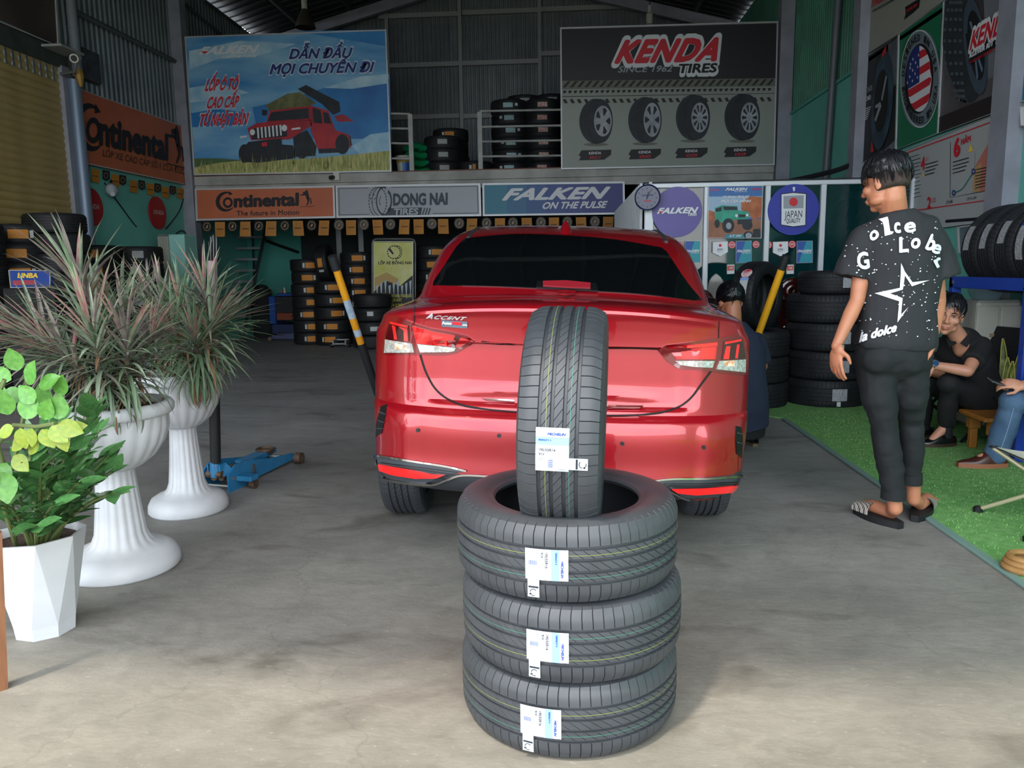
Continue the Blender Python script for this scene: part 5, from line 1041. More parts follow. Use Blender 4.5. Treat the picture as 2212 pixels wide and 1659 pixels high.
# under the mezzanine
stack('of the leftmost pile under the mezzanine, orange labels', bx(668, 13.2), 13.2, 7, kind='orange', W=.208)
stack('of the tall orange-labelled pile behind the small blue jack', bx(716, 12.98), 12.98, 5, kind='orange', W=.218, rnd=.5)
t = tyre(FAR, 'upright orange-labelled tyre standing on the tall pile behind the small blue jack', (bx(704, 12.98), 13.0, 5 * .218 + .30), rot=(0, PI / 2 - .1, 0)); put_label(t, .311, -PI / 2, 0, .15, .08, m_orl); put_label(t, .311, -PI / 2 + .45, 0, .04, .08, m_tagw, 'tag')
stack('of the orange-labelled pile left of the yellow banner', bx(776, 13.35), 13.35, 8, kind='orange', W=.195)
for i, t in enumerate(stack('of the low pile in front of the yellow banner', bx(801, 12.35), 12.35, 4, kind='none', W=.22)):
    if i == 1: put_label(t, .311, -PI / 2 + .33, 0, .13, .07, m_tagw); put_label(t, .311, -PI / 2 + .70, 0, .10, .06, m_tagw)
    if i == 2: put_label(t, .311, -PI / 2 + .10, .02, .10, .07, m_tagw)
stack('of the orange-labelled pile between the banner and the car roof', bx(940, 13.1), 13.1, 8, kind='orange', W=.205)
stack('of the dark pile just right of the yellow banner', bx(1010, 13.6), 13.6, 8, kind='none', W=.2)
# along the left wall
def lx(px, X=-5.78): return PX(px, 600, X).y
stack('of the orange-labelled pile at the left picture edge', -5.80, lx(-60, -5.80), 9, kind='orange', W=.195, rnd=.3)
for i, t in enumerate(stack('of the orange-labelled pile before the shutter', -5.84, lx(48, -5.84), 9, kind='orange', W=.198, rnd=.2)):
    pass
stack('of the wide dark pile in front of the steel post', -5.52, lx(132, -5.52), 9, mesh=FAR, kind='none', W=.212, scale=1.0)
stack('of the orange-labelled pile under the first round sign', -5.80, lx(203, -5.80), 8, kind='orange', W=.2, rnd=.2, lw=.2)
stack('of the white-labelled pile below the second round red sign', -5.62, lx(300, -5.62), 8, kind='white', W=.2, lw=.13, lh=.09)
# by the office
SUVW = .235; sc_ = 1.055
RAx, RAy = PY(1790, 700, 7.12).x, 7.12
for i, t in enumerate(stack('of the large stack of ribbed tyres behind the standing man', RAx, RAy, 4, mesh=SUV, R=.345, W=.235, scale=sc_, kind='none', jit=.006)):
    for (px_, lw_) in (((1828, .11),) if i != 3 else ()):
        a = math.atan2(-RAy, -RAx) + .34; put_label(t, .345, a, 0, .12, .10, m_wl); put_label(t, .345, a - .02, -.075, .03, .04, m_tagw, 'tag')
t = tyre(tyre_mesh('tyre_mid', R=.30, rb=.2, W=.2, K=60, mat=m_rubber_far), 'smaller tyre on top of the large stack of ribbed tyres, yellow-white label', (RAx + .02, RAy, 4 * .248 + .10)); put_label(t, .30, math.atan2(-RAy, -RAx) + .42, 0, .09, .09, m_wl)
RBx, RBy = PY(1628, 700, 7.02).x, 7.02
for i, t in enumerate(stack('of the low block-tread stack beside the crouching mechanic', RBx, RBy, 3, mesh=CHUNK, R=.335, W=.245, scale=.93, kind='none', jit=.006)):
    if i < 2:
        a = math.atan2(-RBy, -RBx) + .20; g = MB(); g.grid(lambda u, v: V((.338 * math.cos(a + .055 / .335 * (v) * math.cos(2 * PI * u)), .338 * math.sin(a + .055 / .335 * v * math.cos(2 * PI * u)), .055 * v * math.sin(2 * PI * u))), 24, 3, cu=True); g.build('round_label', M('round white label', '#c9c3c4', .6, var='#b34450', vs=60), t)
        g = MB(); g.grid(lambda u, v: V((.3395 * math.cos(a + .058 / .335 * (.88 + .12 * v) * math.cos(2 * PI * u)), .3395 * math.sin(a + .058 / .335 * (.88 + .12 * v) * math.cos(2 * PI * u)), .058 * (.88 + .12 * v) * math.sin(2 * PI * u))), 24, 2, cu=True); g.build('label_rim', k_rd, t)
t = tyre(CHUNK, 'upright block-tread tyre standing on the low stack behind the mechanic head', (RBx + .03, RBy + .03, 3 * .228 + .30), rot=(0, 0, 0)); t.scale = (.9,) * 3
t.rotation_euler = (Matrix.Rotation(math.radians(-42), 3, 'Z') @ Matrix.Rotation(PI / 2, 3, 'Y')).to_euler()
put_label(t, .335, -PI / 2 - .30, .02, .16, .085, m_tagw, label='white paper label'); put_label(t, .336, -PI / 2 - .30 - .22, .02, .03, .085, m_lblue, 'label_header')
g = MB(); g.grid(lambda u, v: V((.338 * math.cos(-PI / 2 - .72 + .16 * v * math.cos(2 * PI * u)), .338 * math.sin(-PI / 2 - .72 + .16 * v * math.cos(2 * PI * u)), .02 + .055 * v * math.sin(2 * PI * u))), 20, 3, cu=True); g.build('round_label', M('round red label', '#bd2733', .5, var='#d8cfd0', vs=14), t)
# behind the glass: a display tyre on a dark counter, an easy chair of carved wood outside
mb = MB(); cxx = PY(1832, 600, 8.75).x; mb.bbox((cxx - .35, 8.45, 0), (min(cxx + .45, XR - .03), 9.1, 1.10), .02); tag(mb.build('display_counter', M('dark counter', '#1d2628', .5)), 'dark counter behind the office glass under the display tyre', 'counter')
t = tyre(CHUNK, 'large upright display tyre seen through the right office pane', (cxx, 8.72, 1.10 + .42)); t.rotation_euler = (Matrix.Rotation(math.radians(-38), 3, 'Z') @ Matrix.Rotation(PI / 2, 3, 'Y')).to_euler(); t.scale = (1.25, 1.25, 1.1)
m_carv = M('carved dark red wood', '#3a0f0e', .22, coat=.5, var='#2a0a0a', vs=9, bump=.35, bs=26)
def carved(px, Y, label, z_top, flip=1):
    c = PY(px, 640, Y); g = root('carved_chair', label, 'chair', (c.x, Y, 0)); zt = z_top
    mb = MB(); pts = []; rs = []
    for i in range(40):
        a = i / 39 * 4.2 * PI; r = .115 - .10 * i / 39; pts.append((c.x + flip * r * math.cos(a), Y - .05 - .02 * i / 39, zt - .13 + r * math.sin(a))); rs.append(.034 - .016 * i / 39)
    mb.tube(pts, rs, 10); mb.build('scroll', m_carv, g, world=True)
    mb = MB(); mb.lathe([(.10, 0), (.10, .06), (.075, .09), (.065, .3), (.075, .5), (.06, .62), (.085, .70), (.10, zt - .22), (.05, zt - .18)], 20, c=(c.x - flip * .02, Y, 0), wave=lambda i, a: .08 * math.sin(9 * a + i * 2)); mb.build('carved_post', m_carv, g, world=True)
    for k in range(9): mb = MB(); T = Matrix.Translation((c.x - flip * .02 + .03 * (-1) ** k, Y - .075, .22 + k * .065)) @ Matrix.Diagonal((1, .5, 1, 1)); mb.lathe([(0, -.035), (.022, -.02), (.03, 0), (.022, .02), (0, .035)], 10, T=T); mb.build('carved_leaf', m_carv, g, world=True)
    mb = MB(); mb.bbox((c.x - .30 * 0, Y + .02, .38), (c.x + flip * .35 if flip > 0 else c.x, Y + .5, .46), .015) if flip > 0 else mb.bbox((c.x - .35, Y + .02, .38), (c.x, Y + .5, .46), .015); mb.build('seat', m_carv, g, world=True)
    mb = MB(); mb.tube([(c.x, Y, zt - .15), (c.x, Y + .3, zt - .08), (c.x, Y + .55, zt - .1)], .05, 10); mb.build('arm', m_carv, g, world=True)
carved(1706, 7.35, 'carved dark red wooden armchair with a scroll, between the two tyre stacks', 1.13)
carved(1512, 7.3, 'carved dark red wooden chair end peeping out left of the mechanic head', 1.04, -1)
# blue rack along the right wall with a row of tyres
m_bl = M('blue painted steel', '#1d3fa0', .4, coat=.2)
rk = root('tyre_rack', 'blue steel rack on the right wall carrying a row of black tyres', 'rack', (3.1, 5.2, 0))
for nm_, a, b in (('beam', (2.80, 4.88, 1.07), (2.84, 5.86, 1.15)), ('beam', (3.34, 4.88, 1.07), (3.38, 5.86, 1.15)), ('cross_beam', (2.80, 5.82, 1.07), (3.38, 5.86, 1.15)), ('cross_beam', (2.80, 4.88, 1.07), (3.38, 4.92, 1.15))):
    mb = MB(); mb.bbox(a, b, .004); mb.build(nm_, m_bl, rk, world=True, smooth=False)
for x, y in ((2.80, 5.80), (3.33, 5.80), (2.80, 4.88), (3.33, 4.88)): mb = MB(); mb.bbox((x, y, 0), (x + .06, y + .06, 1.10), .004); mb.build('leg', m_bl, rk, world=True, smooth=False)
mb = MB(); mb.lathe([(.012, 0), (.012, .006), (0, .008)], 8, T=Matrix.Translation((2.80, 5.80, 1.11)) @ Matrix.Rotation(-PI / 2, 4, 'Y')); mb.build('bolt', m_steel, rk, world=True)
RM = tyre_mesh('tyre_rack_size', R=.305, rb=.2, W=.20, K=60, mat=m_rubber_far)
y = 5.66
for i in range(5):
    lb = ('far-end tyre of the row on the blue rack, white label', 'second tyre from the far end of the blue rack row', 'third tyre from the far end of the blue rack row, torn label', 'fourth tyre from the far end of the blue rack row, blue-topped label', 'fifth tyre from the far end of the blue rack row')[i] if i < 5 else 'black tyre on the near part of the blue rack'
    t = tyre(RM, lb, (3.105, y, 1.15 + .19), rot=(PI / 2, 0, 0), group='tyres on the blue rack'); y -= .212
    # local x-> world x, local y -> world z, local z -> world -y
    if i < 5: put_label(t, .305, PI - .28 + (.02, .0, -.06, .14, .1)[i], 0, (.17, .17, .15, .24, .2)[i], .075, m_wl, label='white printed label')
    if i == 3: put_label(t, .306, PI - .50, 0, .035, .075, m_bl, 'label_header')
# water dispenser, bottle, framed notice, snake plant
m_wp = M('cream white plastic', '#b9b8ad', .4)
g = root('water_dispenser', 'cream white water dispenser cabinet under the blue rack behind the smiling man', 'dispenser', (3.20, 6.08, 0)); mb = MB(); mb.bbox((3.05, 5.93, .02), (3.37, 6.22, .97), .02); mb.build('cabinet', m_wp, g, world=True)
mb = MB(); mb.bbox((3.045, 5.915, .50), (3.20, 5.935, .93), .006); mb.bbox((3.215, 5.915, .06), (3.365, 5.935, .93), .006); mb.build('door', m_wp, g, world=True); mb = MB(); mb.bbox((3.14, 5.905, .70), (3.24, 5.918, .725), .003); mb.build('handle', m_gold, g, world=True)
mb = MB(); mb.lathe([(0, .97), (.09, .97), (.125, 1.03), (.13, 1.1), (.122, 1.13), (.13, 1.16), (.13, 1.27), (.122, 1.3), (.13, 1.33), (.12, 1.42), (.0, 1.44)], 28, c=(3.18, 6.08, 0)); tag(mb.build('water_bottle', M('clear blue plastic', '#9cb9c6', .08, alpha=.55, spec=.8)), 'clear blue water bottle upside down on the dispenser', 'bottle')
P = sign('framed_notice', 'dark framed notice on the teal wall behind the bottle left of the rack tyres', 'frame', [(2069, 490), (2110, 484), (2112, 552), (2071, 548)], 'X', XR - .02, M('notice paper', '#54686e', .5), fr=3); 
m_sn = M('snake plant leaf', '#4a6132', .5, var='#7b8a4c', vs=5, stretch=(1, 1, 6)); m_ye = M('leaf yellow edge', '#b5a652', .5)
def snake(cx, cy, label, n=16, h0=.55):
    g = root('snake_plant', label, 'plant', (cx, cy, 0)); mb = MB(); mb.lathe([(.10, 0), (.13, .22), (.14, .24), (.125, .24), (.11, .2), (0, .2)], 24, c=(cx, cy, 0)); mb.build('pot', M('brown pot', '#4e3328', .6), g, world=True)
    for i in range(n):
        a = random.uniform(0, 2 * PI); L_ = h0 * random.uniform(.7, 1.1); lean = random.uniform(.1, .75); b0 = V((cx + .05 * math.cos(a), cy + .05 * math.sin(a), .2)); d = V((math.cos(a), math.sin(a), 0)); s_ = d.cross(V((0, 0, 1)))
        def lf(u, v, w_=.024, e=0): p = b0 + d * (lean * L_ * v * v * .8) + V((0, 0, L_ * v * (1 - .25 * lean * v))); return p + s_ * ((u - .5) * 2 * w_ * (math.sin(PI * min(1, v * .9 + .12)) ** .6)) + d * (abs(u - .5) * .02 + e)
        mb = MB(); mb.grid(lambda u, v: lf(u, v), 3, 8); mb.build('leaf', m_sn, g, world=True)
        mb = MB(); mb.grid(lambda u, v: lf(1 + u * .0, v) + s_ * (u * .006), 2, 8); mb.grid(lambda u, v: lf(0, v) - s_ * (u * .006), 2, 8); mb.build('leaf_edge', m_ye, g, world=True)
random.seed(31); snake(3.02, 5.40, 'yellow-edged snake plant behind the smiling man, under the blue rack'); 
# ---------------------------------------------------------------- mezzanine
random.seed(41); ZM = 2.79
def mstack(where, px, Y, n, kind, W=.2, **k): return stack(where, bx2(px, Y), Y, n, z0=ZM, kind=kind, W=W, lw=.16, lh=.075, **k)
def bx2(px, Y): return PY(px, 320, Y).x
mstack('of the teal-labelled pile on the mezzanine behind the long railing', 1102, 13.3, 6, 'teal', W=.198, rnd=.15)
mstack('of the red-labelled pile on the mezzanine beside the black billboard', 1172, 13.35, 6, 'red', W=.198, rnd=.1)
mstack('of the rear left pile on the mezzanine', 1133, 14.0, 7, 'white', W=.2, skip=(0, 1, 2, 3, 4, 5)); mstack('of the rear right pile on the mezzanine by the billboard', 1192, 14.0, 7, 'white', W=.2, skip=(0, 1, 2, 3, 4, 5))
mstack('of the small pile on the mezzanine between the railings', 957, 13.1, 3, 'white', W=.205, rnd=.1); mstack('of the pile behind, on the mezzanine between the railings', 974, 13.75, 4, 'orange', W=.21, skip=(0, 1, 2))
mstack('of the low dark pair on the mezzanine beside the bucket', 868, 13.5, 3, 'none', W=.2)
t = tyre(FAR, 'single flat tyre on the mezzanine just left of the long railing post', (bx2(1024, 13.2), 13.2, ZM + .11)); put_label(t, .311, -PI / 2 + .10, 0, .05, .09, m_orl); put_label(t, .311, -PI / 2 - .1, 0, .04, .06, m_tagw, 'tag')
mb = MB(); c_ = PY(873, 368, 12.85); mb.lathe([(.10, 0), (.125, .27), (.132, .275), (.132, .30), (.12, .30), (.11, .27), (0, .27)], 28); o = tag(mb.build('paint_bucket', M('white bucket', '#a5a79c', .5)), 'white paint bucket with blue and yellow print behind the short railing', 'bucket'); o.location = (c_.x, 12.85, ZM)
for (z0, z1, a0, a1, m_) in ((.19, .25, 0, 2 * PI, M('bucket yellow band', '#b59a45', .5)), (.03, .19, -1.6, -.4, M('bucket blue print', '#20599c', .5))):
    mb = MB(); mb.grid(lambda u, v: V(((.103 + .025 * (z0 + (z1 - z0) * v) / .27) * math.cos(a0 + (a1 - a0) * u), (.103 + .025 * (z0 + (z1 - z0) * v) / .27) * math.sin(a0 + (a1 - a0) * u), z0 + (z1 - z0) * v)), 20, 2); mb.build('printed_band', m_, o)
mb = MB(); mb.tube([(-.13, 0, .28), (-.1, -.07, .22), (0, -.12, .18), (.1, -.07, .22), (.13, 0, .28)], .003, 5); mb.build('handle', m_steel, o)
m_gb = M('shiny green film', '#0f7a4c', .15, coat=.8)
for k in range(4):
    mb = MB(); c_ = PY(908, 350, 13.0); random.seed(50 + k); ph = random.uniform(0, 6)
    def bag(u, v, k=k, ph=ph): a = 2 * PI * u; b = PI * (v - .5); r = (.30 - .02 * k) * max(math.cos(b), .02) ** .6; return V((c_.x + r * math.cos(a) * (1 + .06 * math.sin(5 * a + ph)) - .02 * k, 13.02 + .7 * r * math.sin(a), ZM + .07 + .13 * k + .06 * math.sin(b) + .02 * math.sin(3 * a + ph + k)))
    mb.grid(bag, 28, 9, cu=True); tag(mb.build('green_bag', m_gb), '%s shiny green wrapped bundle of the pile on the mezzanine' % POS[k], 'bag', 'green bundles on the mezzanine')
# ---------------------------------------------------------------- lamps, cameras, cables
def lampshade(px, py, Y, r_px, label):
    c_ = PY(px, py, Y); r = r_px / FPX * Y; g = root('hanging_lamp', label, 'lamp', tuple(c_)); mb = MB(); mb.lathe([(r, 0), (r * .97, .03), (r * .6, .22), (r * .25, .32), (r * .2, .30), (r * .55, .2), (r * .93, .03)], 32, c=c_); mb.build('shade', M('brushed lamp metal', '#6a6358', .35, .7), g, world=True)
    mb = MB(); mb.lathe([(0, .5), (.05, .5), (.05, .32), (0, .30)], 16, c=c_); mb.build('lamp_holder', m_wp, g, world=True); mb = MB(); mb.tube([c_ + V((0, 0, .5)), c_ + V((0, 0, 1.2))], .008, 6); mb.build('cord', k_blk, g, world=True); mb = MB(); mb.lathe([(0, .02), (.08, .05), (.08, .2), (.03, .3)], 16, c=c_); mb.build('bulb', m_wp, g, world=True)
lampshade(660, 60, 14.5, 21, 'bell shaped metal lamp hanging over the blue billboard')
c_ = PY(1403, 44, 14.5); g = root('hanging_bulb', 'white bulb lamp hanging over the black tyre billboard', 'lamp', tuple(c_)); mb = MB(); mb.lathe([(0, -.08), (.05, -.06), (.06, 0), (.06, .10), (.03, .14), (.03, .25), (0, .25)], 16, c=c_); mb.build('bulb', m_wp, g, world=True); mb = MB(); mb.tube([c_ + V((0, 0, .24)), c_ + V((0, 0, 1.))], .01, 6); mb.build('cord', k_blk, g, world=True)
c_ = PX(240, 406, XL + .12); g = root('wall_bulb', 'white bulb lamp sticking out from the teal left wall among the flags', 'lamp', tuple(c_)); d = V((.12, -.18, -.10)); mb = MB(); mb.tube([c_ - d * .6, c_ - d * .2, c_, c_ + d * .5, c_ + d], [.02, .03, .07, .08, .03], 14); mb.build('bulb', M('milky bulb', '#a9b0b4', .3), g, world=True); mb = MB(); mb.tube([c_ - d * .6, V((XL + .02, c_.y + .2, c_.z + .12))], .018, 8); mb.build('lamp_holder', k_blk, g, world=True)
def cable(pts, X=None, Y=None, r=.006, label=''):
    P_ = [PX(x, y, X) if X is not None else PY(x, y, Y) for x, y in smooth2(pts, 4)]; mb = MB(); mb.tube(P_, r, 5); tag(mb.build('cable', k_blk), label, 'cable')
cable([(226, 395), (250, 430), (285, 478), (295, 490)], X=XL + .02, r=.009, label='black cable drooping from the wall bulb behind the white-labelled tyres'); cable([(397, 427), (385, 460), (358, 495)], X=XL + .02, r=.009, label='black cable hanging from the end of the slanting orange sign')
cable([(380, 505), (398, 500), (425, 545), (440, 560)], X=XL + .02, r=.009, label='black cable looping over the white louvred unit'); cable([(575, 520), (605, 531), (645, 545)], Y=14.85, r=.03, label='thick black hose sagging from the ladder to the tyre pile')
cable([(1690, 395), (1800, 370), (1850, 350)], Y=9.5, r=.03, label='bundle of black cables along the office roof edge'); cable([(2046, 478), (2100, 474), (2160, 470)], X=XR - .02, r=.02, label='bundle of black cables on the teal wall under the white poster')
cable([(2048, 470), (2100, 461), (2155, 450)], X=XR - .02, r=.006, label='thin cable strung just below the white poster'); cable([(1990, 650), (2030, 625), (2062, 640)], X=XR - .02, r=.006, label='thin black wires behind the standing man arm')
g = root('security_camera', 'white bullet camera on the dark bracket above the shutter post', 'camera', tuple(PX(163, 125, XL + .35))); c_ = g.location.copy(); d = V((.30, -.75, -.25)).normalized()
mb = MB(); mb.tube([c_ - d * .16, c_ + d * .10], [.045, .05], 16); mb.build('camera_body', m_wp, g, world=True); mb = MB(); mb.tube([c_ + d * .10, c_ + d * .115], [.036, .03], 16); mb.build('lens', k_blk, g, world=True); mb = MB(); mb.tube([c_ - d * .1, c_ + V((-.1, .12, -.12)), V((XL + .05, c_.y + .15, c_.z - .14))], .02, 8); mb.build('bracket', m_steel, g, world=True)
mb = MB(); q = PX(190, 140, XL + .12); mb.bbox((XL + .03, q.y - .28, q.z - .18), (XL + .12, q.y + .28, q.z + .20), .01); tag(mb.build('junction_box', M('dark maroon box', '#2a1c20', .5, var='#3b4244', vs=9)), 'dark weathered box behind the bullet camera', 'box')
mb = MB(); q = PX(147, 109, XL + .2); mb.bbox((XL + .03, q.y - .25, q.z - .015), (XL + .28, q.y + .2, q.z + .015), .005); tag(mb.build('camera_shelf', M('weathered board', '#8d8f8c', .6)), 'thin white board fixed over the bullet camera', 'shelf')
mb = MB(); a = PX(170, 150, XL + .22); mb.tube([a, a + V((0, 0, -.08)), a + V((0, .02, -.2))], [.04, .055, .02], 8); tag(mb.build('yellow_bag', M('ochre plastic', '#8a6a1e', .5)), 'small ochre plastic bag tied below the bullet camera', 'bag')
c_ = PY(719, 382, YM - .08); g = root('security_camera', 'small dark camera on the white fascia above the grey shop sign', 'camera', tuple(c_)); mb = MB(); mb.tube([c_ + V((0, .05, 0)), c_ + V((-.02, -.06, -.02))], [.03, .035], 12); mb.build('camera_body', k_blk, g, world=True); mb = MB(); q = PY(728, 380, YM - .01); mb.bbox((q.x - .05, YM - .05, q.z - .07), (q.x + .05, YM, q.z + .07), .005); mb.build('mount_box', m_wp, g, world=True)
# light grey hanging bars between the piles, cabinet by the left wall
for (x, lb) in ((731, 'left'), (779, 'right')):
    a, b = PY(x, 495, 13.9), PY(x + 1, 640, 13.9); mb = MB(); mb.box((a.x - .045, 13.88, 0), (a.x + .045, 13.92, 2.5)); tag(mb.build('steel_post', M('pale grey post', '#7f8386', .5)), '%s one of two pale grey posts rising behind the orange-labelled piles' % lb, 'post')
a = PX(352, 510, -5.9); g = root('louvred_unit', 'pale teal cabinet with white louvres beside the white-labelled tyre pile', 'cabinet', (-5.95, 11.2, 0)); c_ = PY(384, 520, 11.2)
mb = MB(); mb.bbox((c_.x - .14, 11.2, .0), (c_.x + .10, 11.6, PY(384, 506, 11.2).z), .01); mb.build('side_panel', M('pale teal panel', '#8fc9bf', .5), g, world=True)
zt = PY(384, 506, 11.2).z
mb = MB(); mb.box((c_.x - .30, 11.22, .05), (c_.x - .14, 11.6, zt)); mb.build('louvre_back', m_steel, g, world=True, smooth=False)
for k in range(9): mb = MB(); mb.box((c_.x - .30 + k * .018, 11.19, .1), (c_.x - .292 + k * .018, 11.22, zt - .03)); mb.build('louvre', m_wp, g, world=True, smooth=False)
# ladder, steel tubes, machine, drum
g = root('step_ladder', 'tall dark step ladder with pale rungs at the back left', 'ladder', (*PY(520, 735, 13.6).xy, 0)); m_rung = M('aluminium rung', '#8e9092', .35, .6)
def rail(x0, y0, x1, y1, Y0, Y1, nm_='rail', r=.035): mb = MB(); mb.tube([PY(x0, y0, Y0), PY(x1, y1, Y1)], r, 4); mb.build(nm_, M('dark ladder rail', '#23292b', .5), g, world=True, smooth=False)
rail(577, 482, 522, 738, 14.6, 13.7); rail(500, 482, 440, 738, 14.6, 13.7); rail(545, 480, 552, 700, 14.65, 14.8, r=.02); rail(494, 480, 470, 700, 14.65, 14.8, r=.02)
for k, y in enumerate((512, 536, 560, 584, 608, 632, 657, 682, 708)):
    t_ = (y - 482) / 256; x1 = 575 - 55 * t_; x0 = 499 - 60 * t_; Y = 14.6 - .9 * t_; a, b = PY(x0, y + 1, Y), PY(x1, y, Y); mb = MB(); mb.box((a.x, Y - .05, (a.z + b.z) / 2 - .02), (b.x, Y + .03, (a.z + b.z) / 2 + .02)); mb.build('rung', m_rung, g, world=True, smooth=False)
for i, (x0, y0, x1) in enumerate(((455, 511, 458), (461, 508, 462), (467, 512, 466), (451, 522, 454))):
    a = PY(x0, y0, 13.0 + i * .06); b = V((PY(x1, 700, 13.0).x, 12.9 + i * .06, .0)); mb = MB(); mb.tube([a, b], .025, 8); tag(mb.build('steel_tube', m_steel), '%s of the steel tubes leaning upright behind the spiky plants' % POS[i].split()[0], 'tube', 'steel tubes behind the plants')
g = root('blue_machine', 'blue workshop machine with a black cover and orange belt at the back wall', 'machine', (*PY(617, 720, 14.2).xy, 0))
def wb(nm_, x0, y0, x1, y1, Y, d, mat, b=.01): a, c = PY(x0, y1, Y), PY(x1, y0, Y); mb = MB(); mb.bbox((a.x, Y, max(a.z, 0.005)), (c.x, Y + d, c.z), b); return mb.build(nm_, mat, g, world=True)
m_mb = M('deep blue enamel', '#14418c', .4); wb('side_plate', 583, 640, 593, 700, 14.1, .5, m_mb); wb('top_tray', 598, 633, 645, 640, 14.2, .4, m_mb); wb('base', 588, 700, 650, 722, 14.05, .6, M('dark blue base', '#10244f', .5)); wb('back_cover', 594, 640, 646, 690, 14.15, .4, M('black cover', '#0b0d12', .6)); wb('belt', 598, 676, 632, 692, 14.08, .1, M('rust orange belt', '#7a3a20', .7)); wb('belt', 628, 682, 648, 690, 14.0, .1, _MC['rust orange belt'])
wb('spray_bottle', 607, 626, 610, 634, 14.3, .04, M('orange bottle', '#a9532c', .5), .004); wb('spray_bottle', 613, 621, 616, 634, 14.3, .04, m_wp, .004)
c_ = fl(549, 726); c_.x += .1; g = root('air_tank', 'yellow-orange rounded tank lying on the floor beside the ladder', 'tank', (c_.x, c_.y + .15, 0)); mb = MB(); mb.tube([(c_.x - .16, c_.y + .15, .16), (c_.x - .13, c_.y + .15, .16), (c_.x + .13, c_.y + .15, .16), (c_.x + .16, c_.y + .15, .16)], [.08, .15, .15, .07], 18); mb.build('tank', M('yellow orange paint', '#b8741a', .4, coat=.3), g, world=True); mb = MB(); mb.tube([(c_.x - .05, c_.y + .13, .30), (c_.x + .05, c_.y + .13, .34)], .03, 8); mb.build('valve', k_blk, g, world=True)
mb = MB(); mb.lathe([(.0, 0), (.2, 0), (.22, .5), (.18, .9), (.1, 1.0), (0, 1.02)], 18, c=(PY(570, 700, 14.4).x, 14.4, 0), wave=lambda i, a: .1 * math.sin(3 * a + i)); tag(mb.build('covered_pile', M('dark cloth cover', '#101417', .9)), 'dark covered heap of gear between the ladder and the blue machine', 'heap')
c_ = fl(737, 750); g = root('roller_dolly', 'small grey wheeled dolly on the floor before the tyre piles', 'dolly', (c_.x, c_.y, 0))
for nm_, a, b in (('frame', (-.11, -.1, .05), (.11, -.07, .08)), ('frame', (-.11, .1, .10), (.11, .13, .13)), ('side', (-.12, -.1, .04), (-.09, .13, .12)), ('side', (.09, -.1, .04), (.12, .13, .12))): mb = MB(); mb.bbox(a, b, .004); mb.build(nm_, m_steel, g)
for sx in (-1, 1): mb = MB(); mb.lathe([(0, -.02), (.04, -.02), (.04, .02), (0, .02)], 14, T=Matrix.Translation((sx * .14, -.05, .04)) @ Matrix.Rotation(PI / 2, 4, 'Y')); mb.build('wheel', k_blk, g)
# yellow and black banner stand
P = sign('banner_stand', 'yellow-green and black banner on a grey tube frame left of the car', 'banner', [(807, 521), (893, 521), (893, 700), (807, 700)], 'Y', 12.75, M('banner black', '#101214', .6), fr=1)
P.poly('printed_yellow', M('banner yellow green', '#b3b444', .5, var='#c6c585', vs=3), [[(808, 523), (892, 523), (892, 594), (864, 618), (832, 605), (808, 630)]], .004); P.poly('printed_sand', M('banner sand', '#b09358', .6), [[(809, 600), (835, 588), (860, 602), (864, 617), (832, 606), (809, 628)]], .006)
P.poly('printed_streak', M('banner pale streak', '#9fb0b8', .5), [[(812 + i * 9, 618 - (i % 3) * 5), (817 + i * 9, 615 - (i % 3) * 5), (815 + i * 9, 640 + (i % 2) * 8)] for i in range(9)], .007)
P.poly('printed_emblem', k_blk, ringpolys(851, 545, 15, 15, .85, 16, gap=.3) + ringpolys(857, 545, 12, 15, .85, 14, gap=.3, a0=-2, a1=2) + [[(838, 538), (843, 536), (851, 548), (848, 550)]], .007); P.text(k_blk, 'LỐP XE ĐỒNG NAI', (817, 571), (889, 570.5), (817, 565), .007, bold=.03)
for s_, x0, x1, y in (('MIỄN PHÍ GIAO HÀNG TOÀN QUỐC', 824, 890, 642), ('0% LÃI SUẤT', 840, 868, 651), ('ĐẾN 12 THÁNG', 842, 876, 662), ('LỐP ĐỒNG NAI', 842, 872, 671)): P.text(M('banner lettering', '#b0ae3c', .5), s_, (x0, y), (x1, y), (x0, y - 6), .007, bold=.04)
mb = MB(); mb.tube([PY(804, 745, 12.72), PY(804, 526, 12.72), PY(806, 519, 12.72), PY(812, 516, 12.72), PY(888, 516, 12.72), PY(895, 519, 12.72), PY(897, 526, 12.72), PY(897, 745, 12.72)], .014, 8); mb.build('tube_frame', m_steel, P.p, world=True)
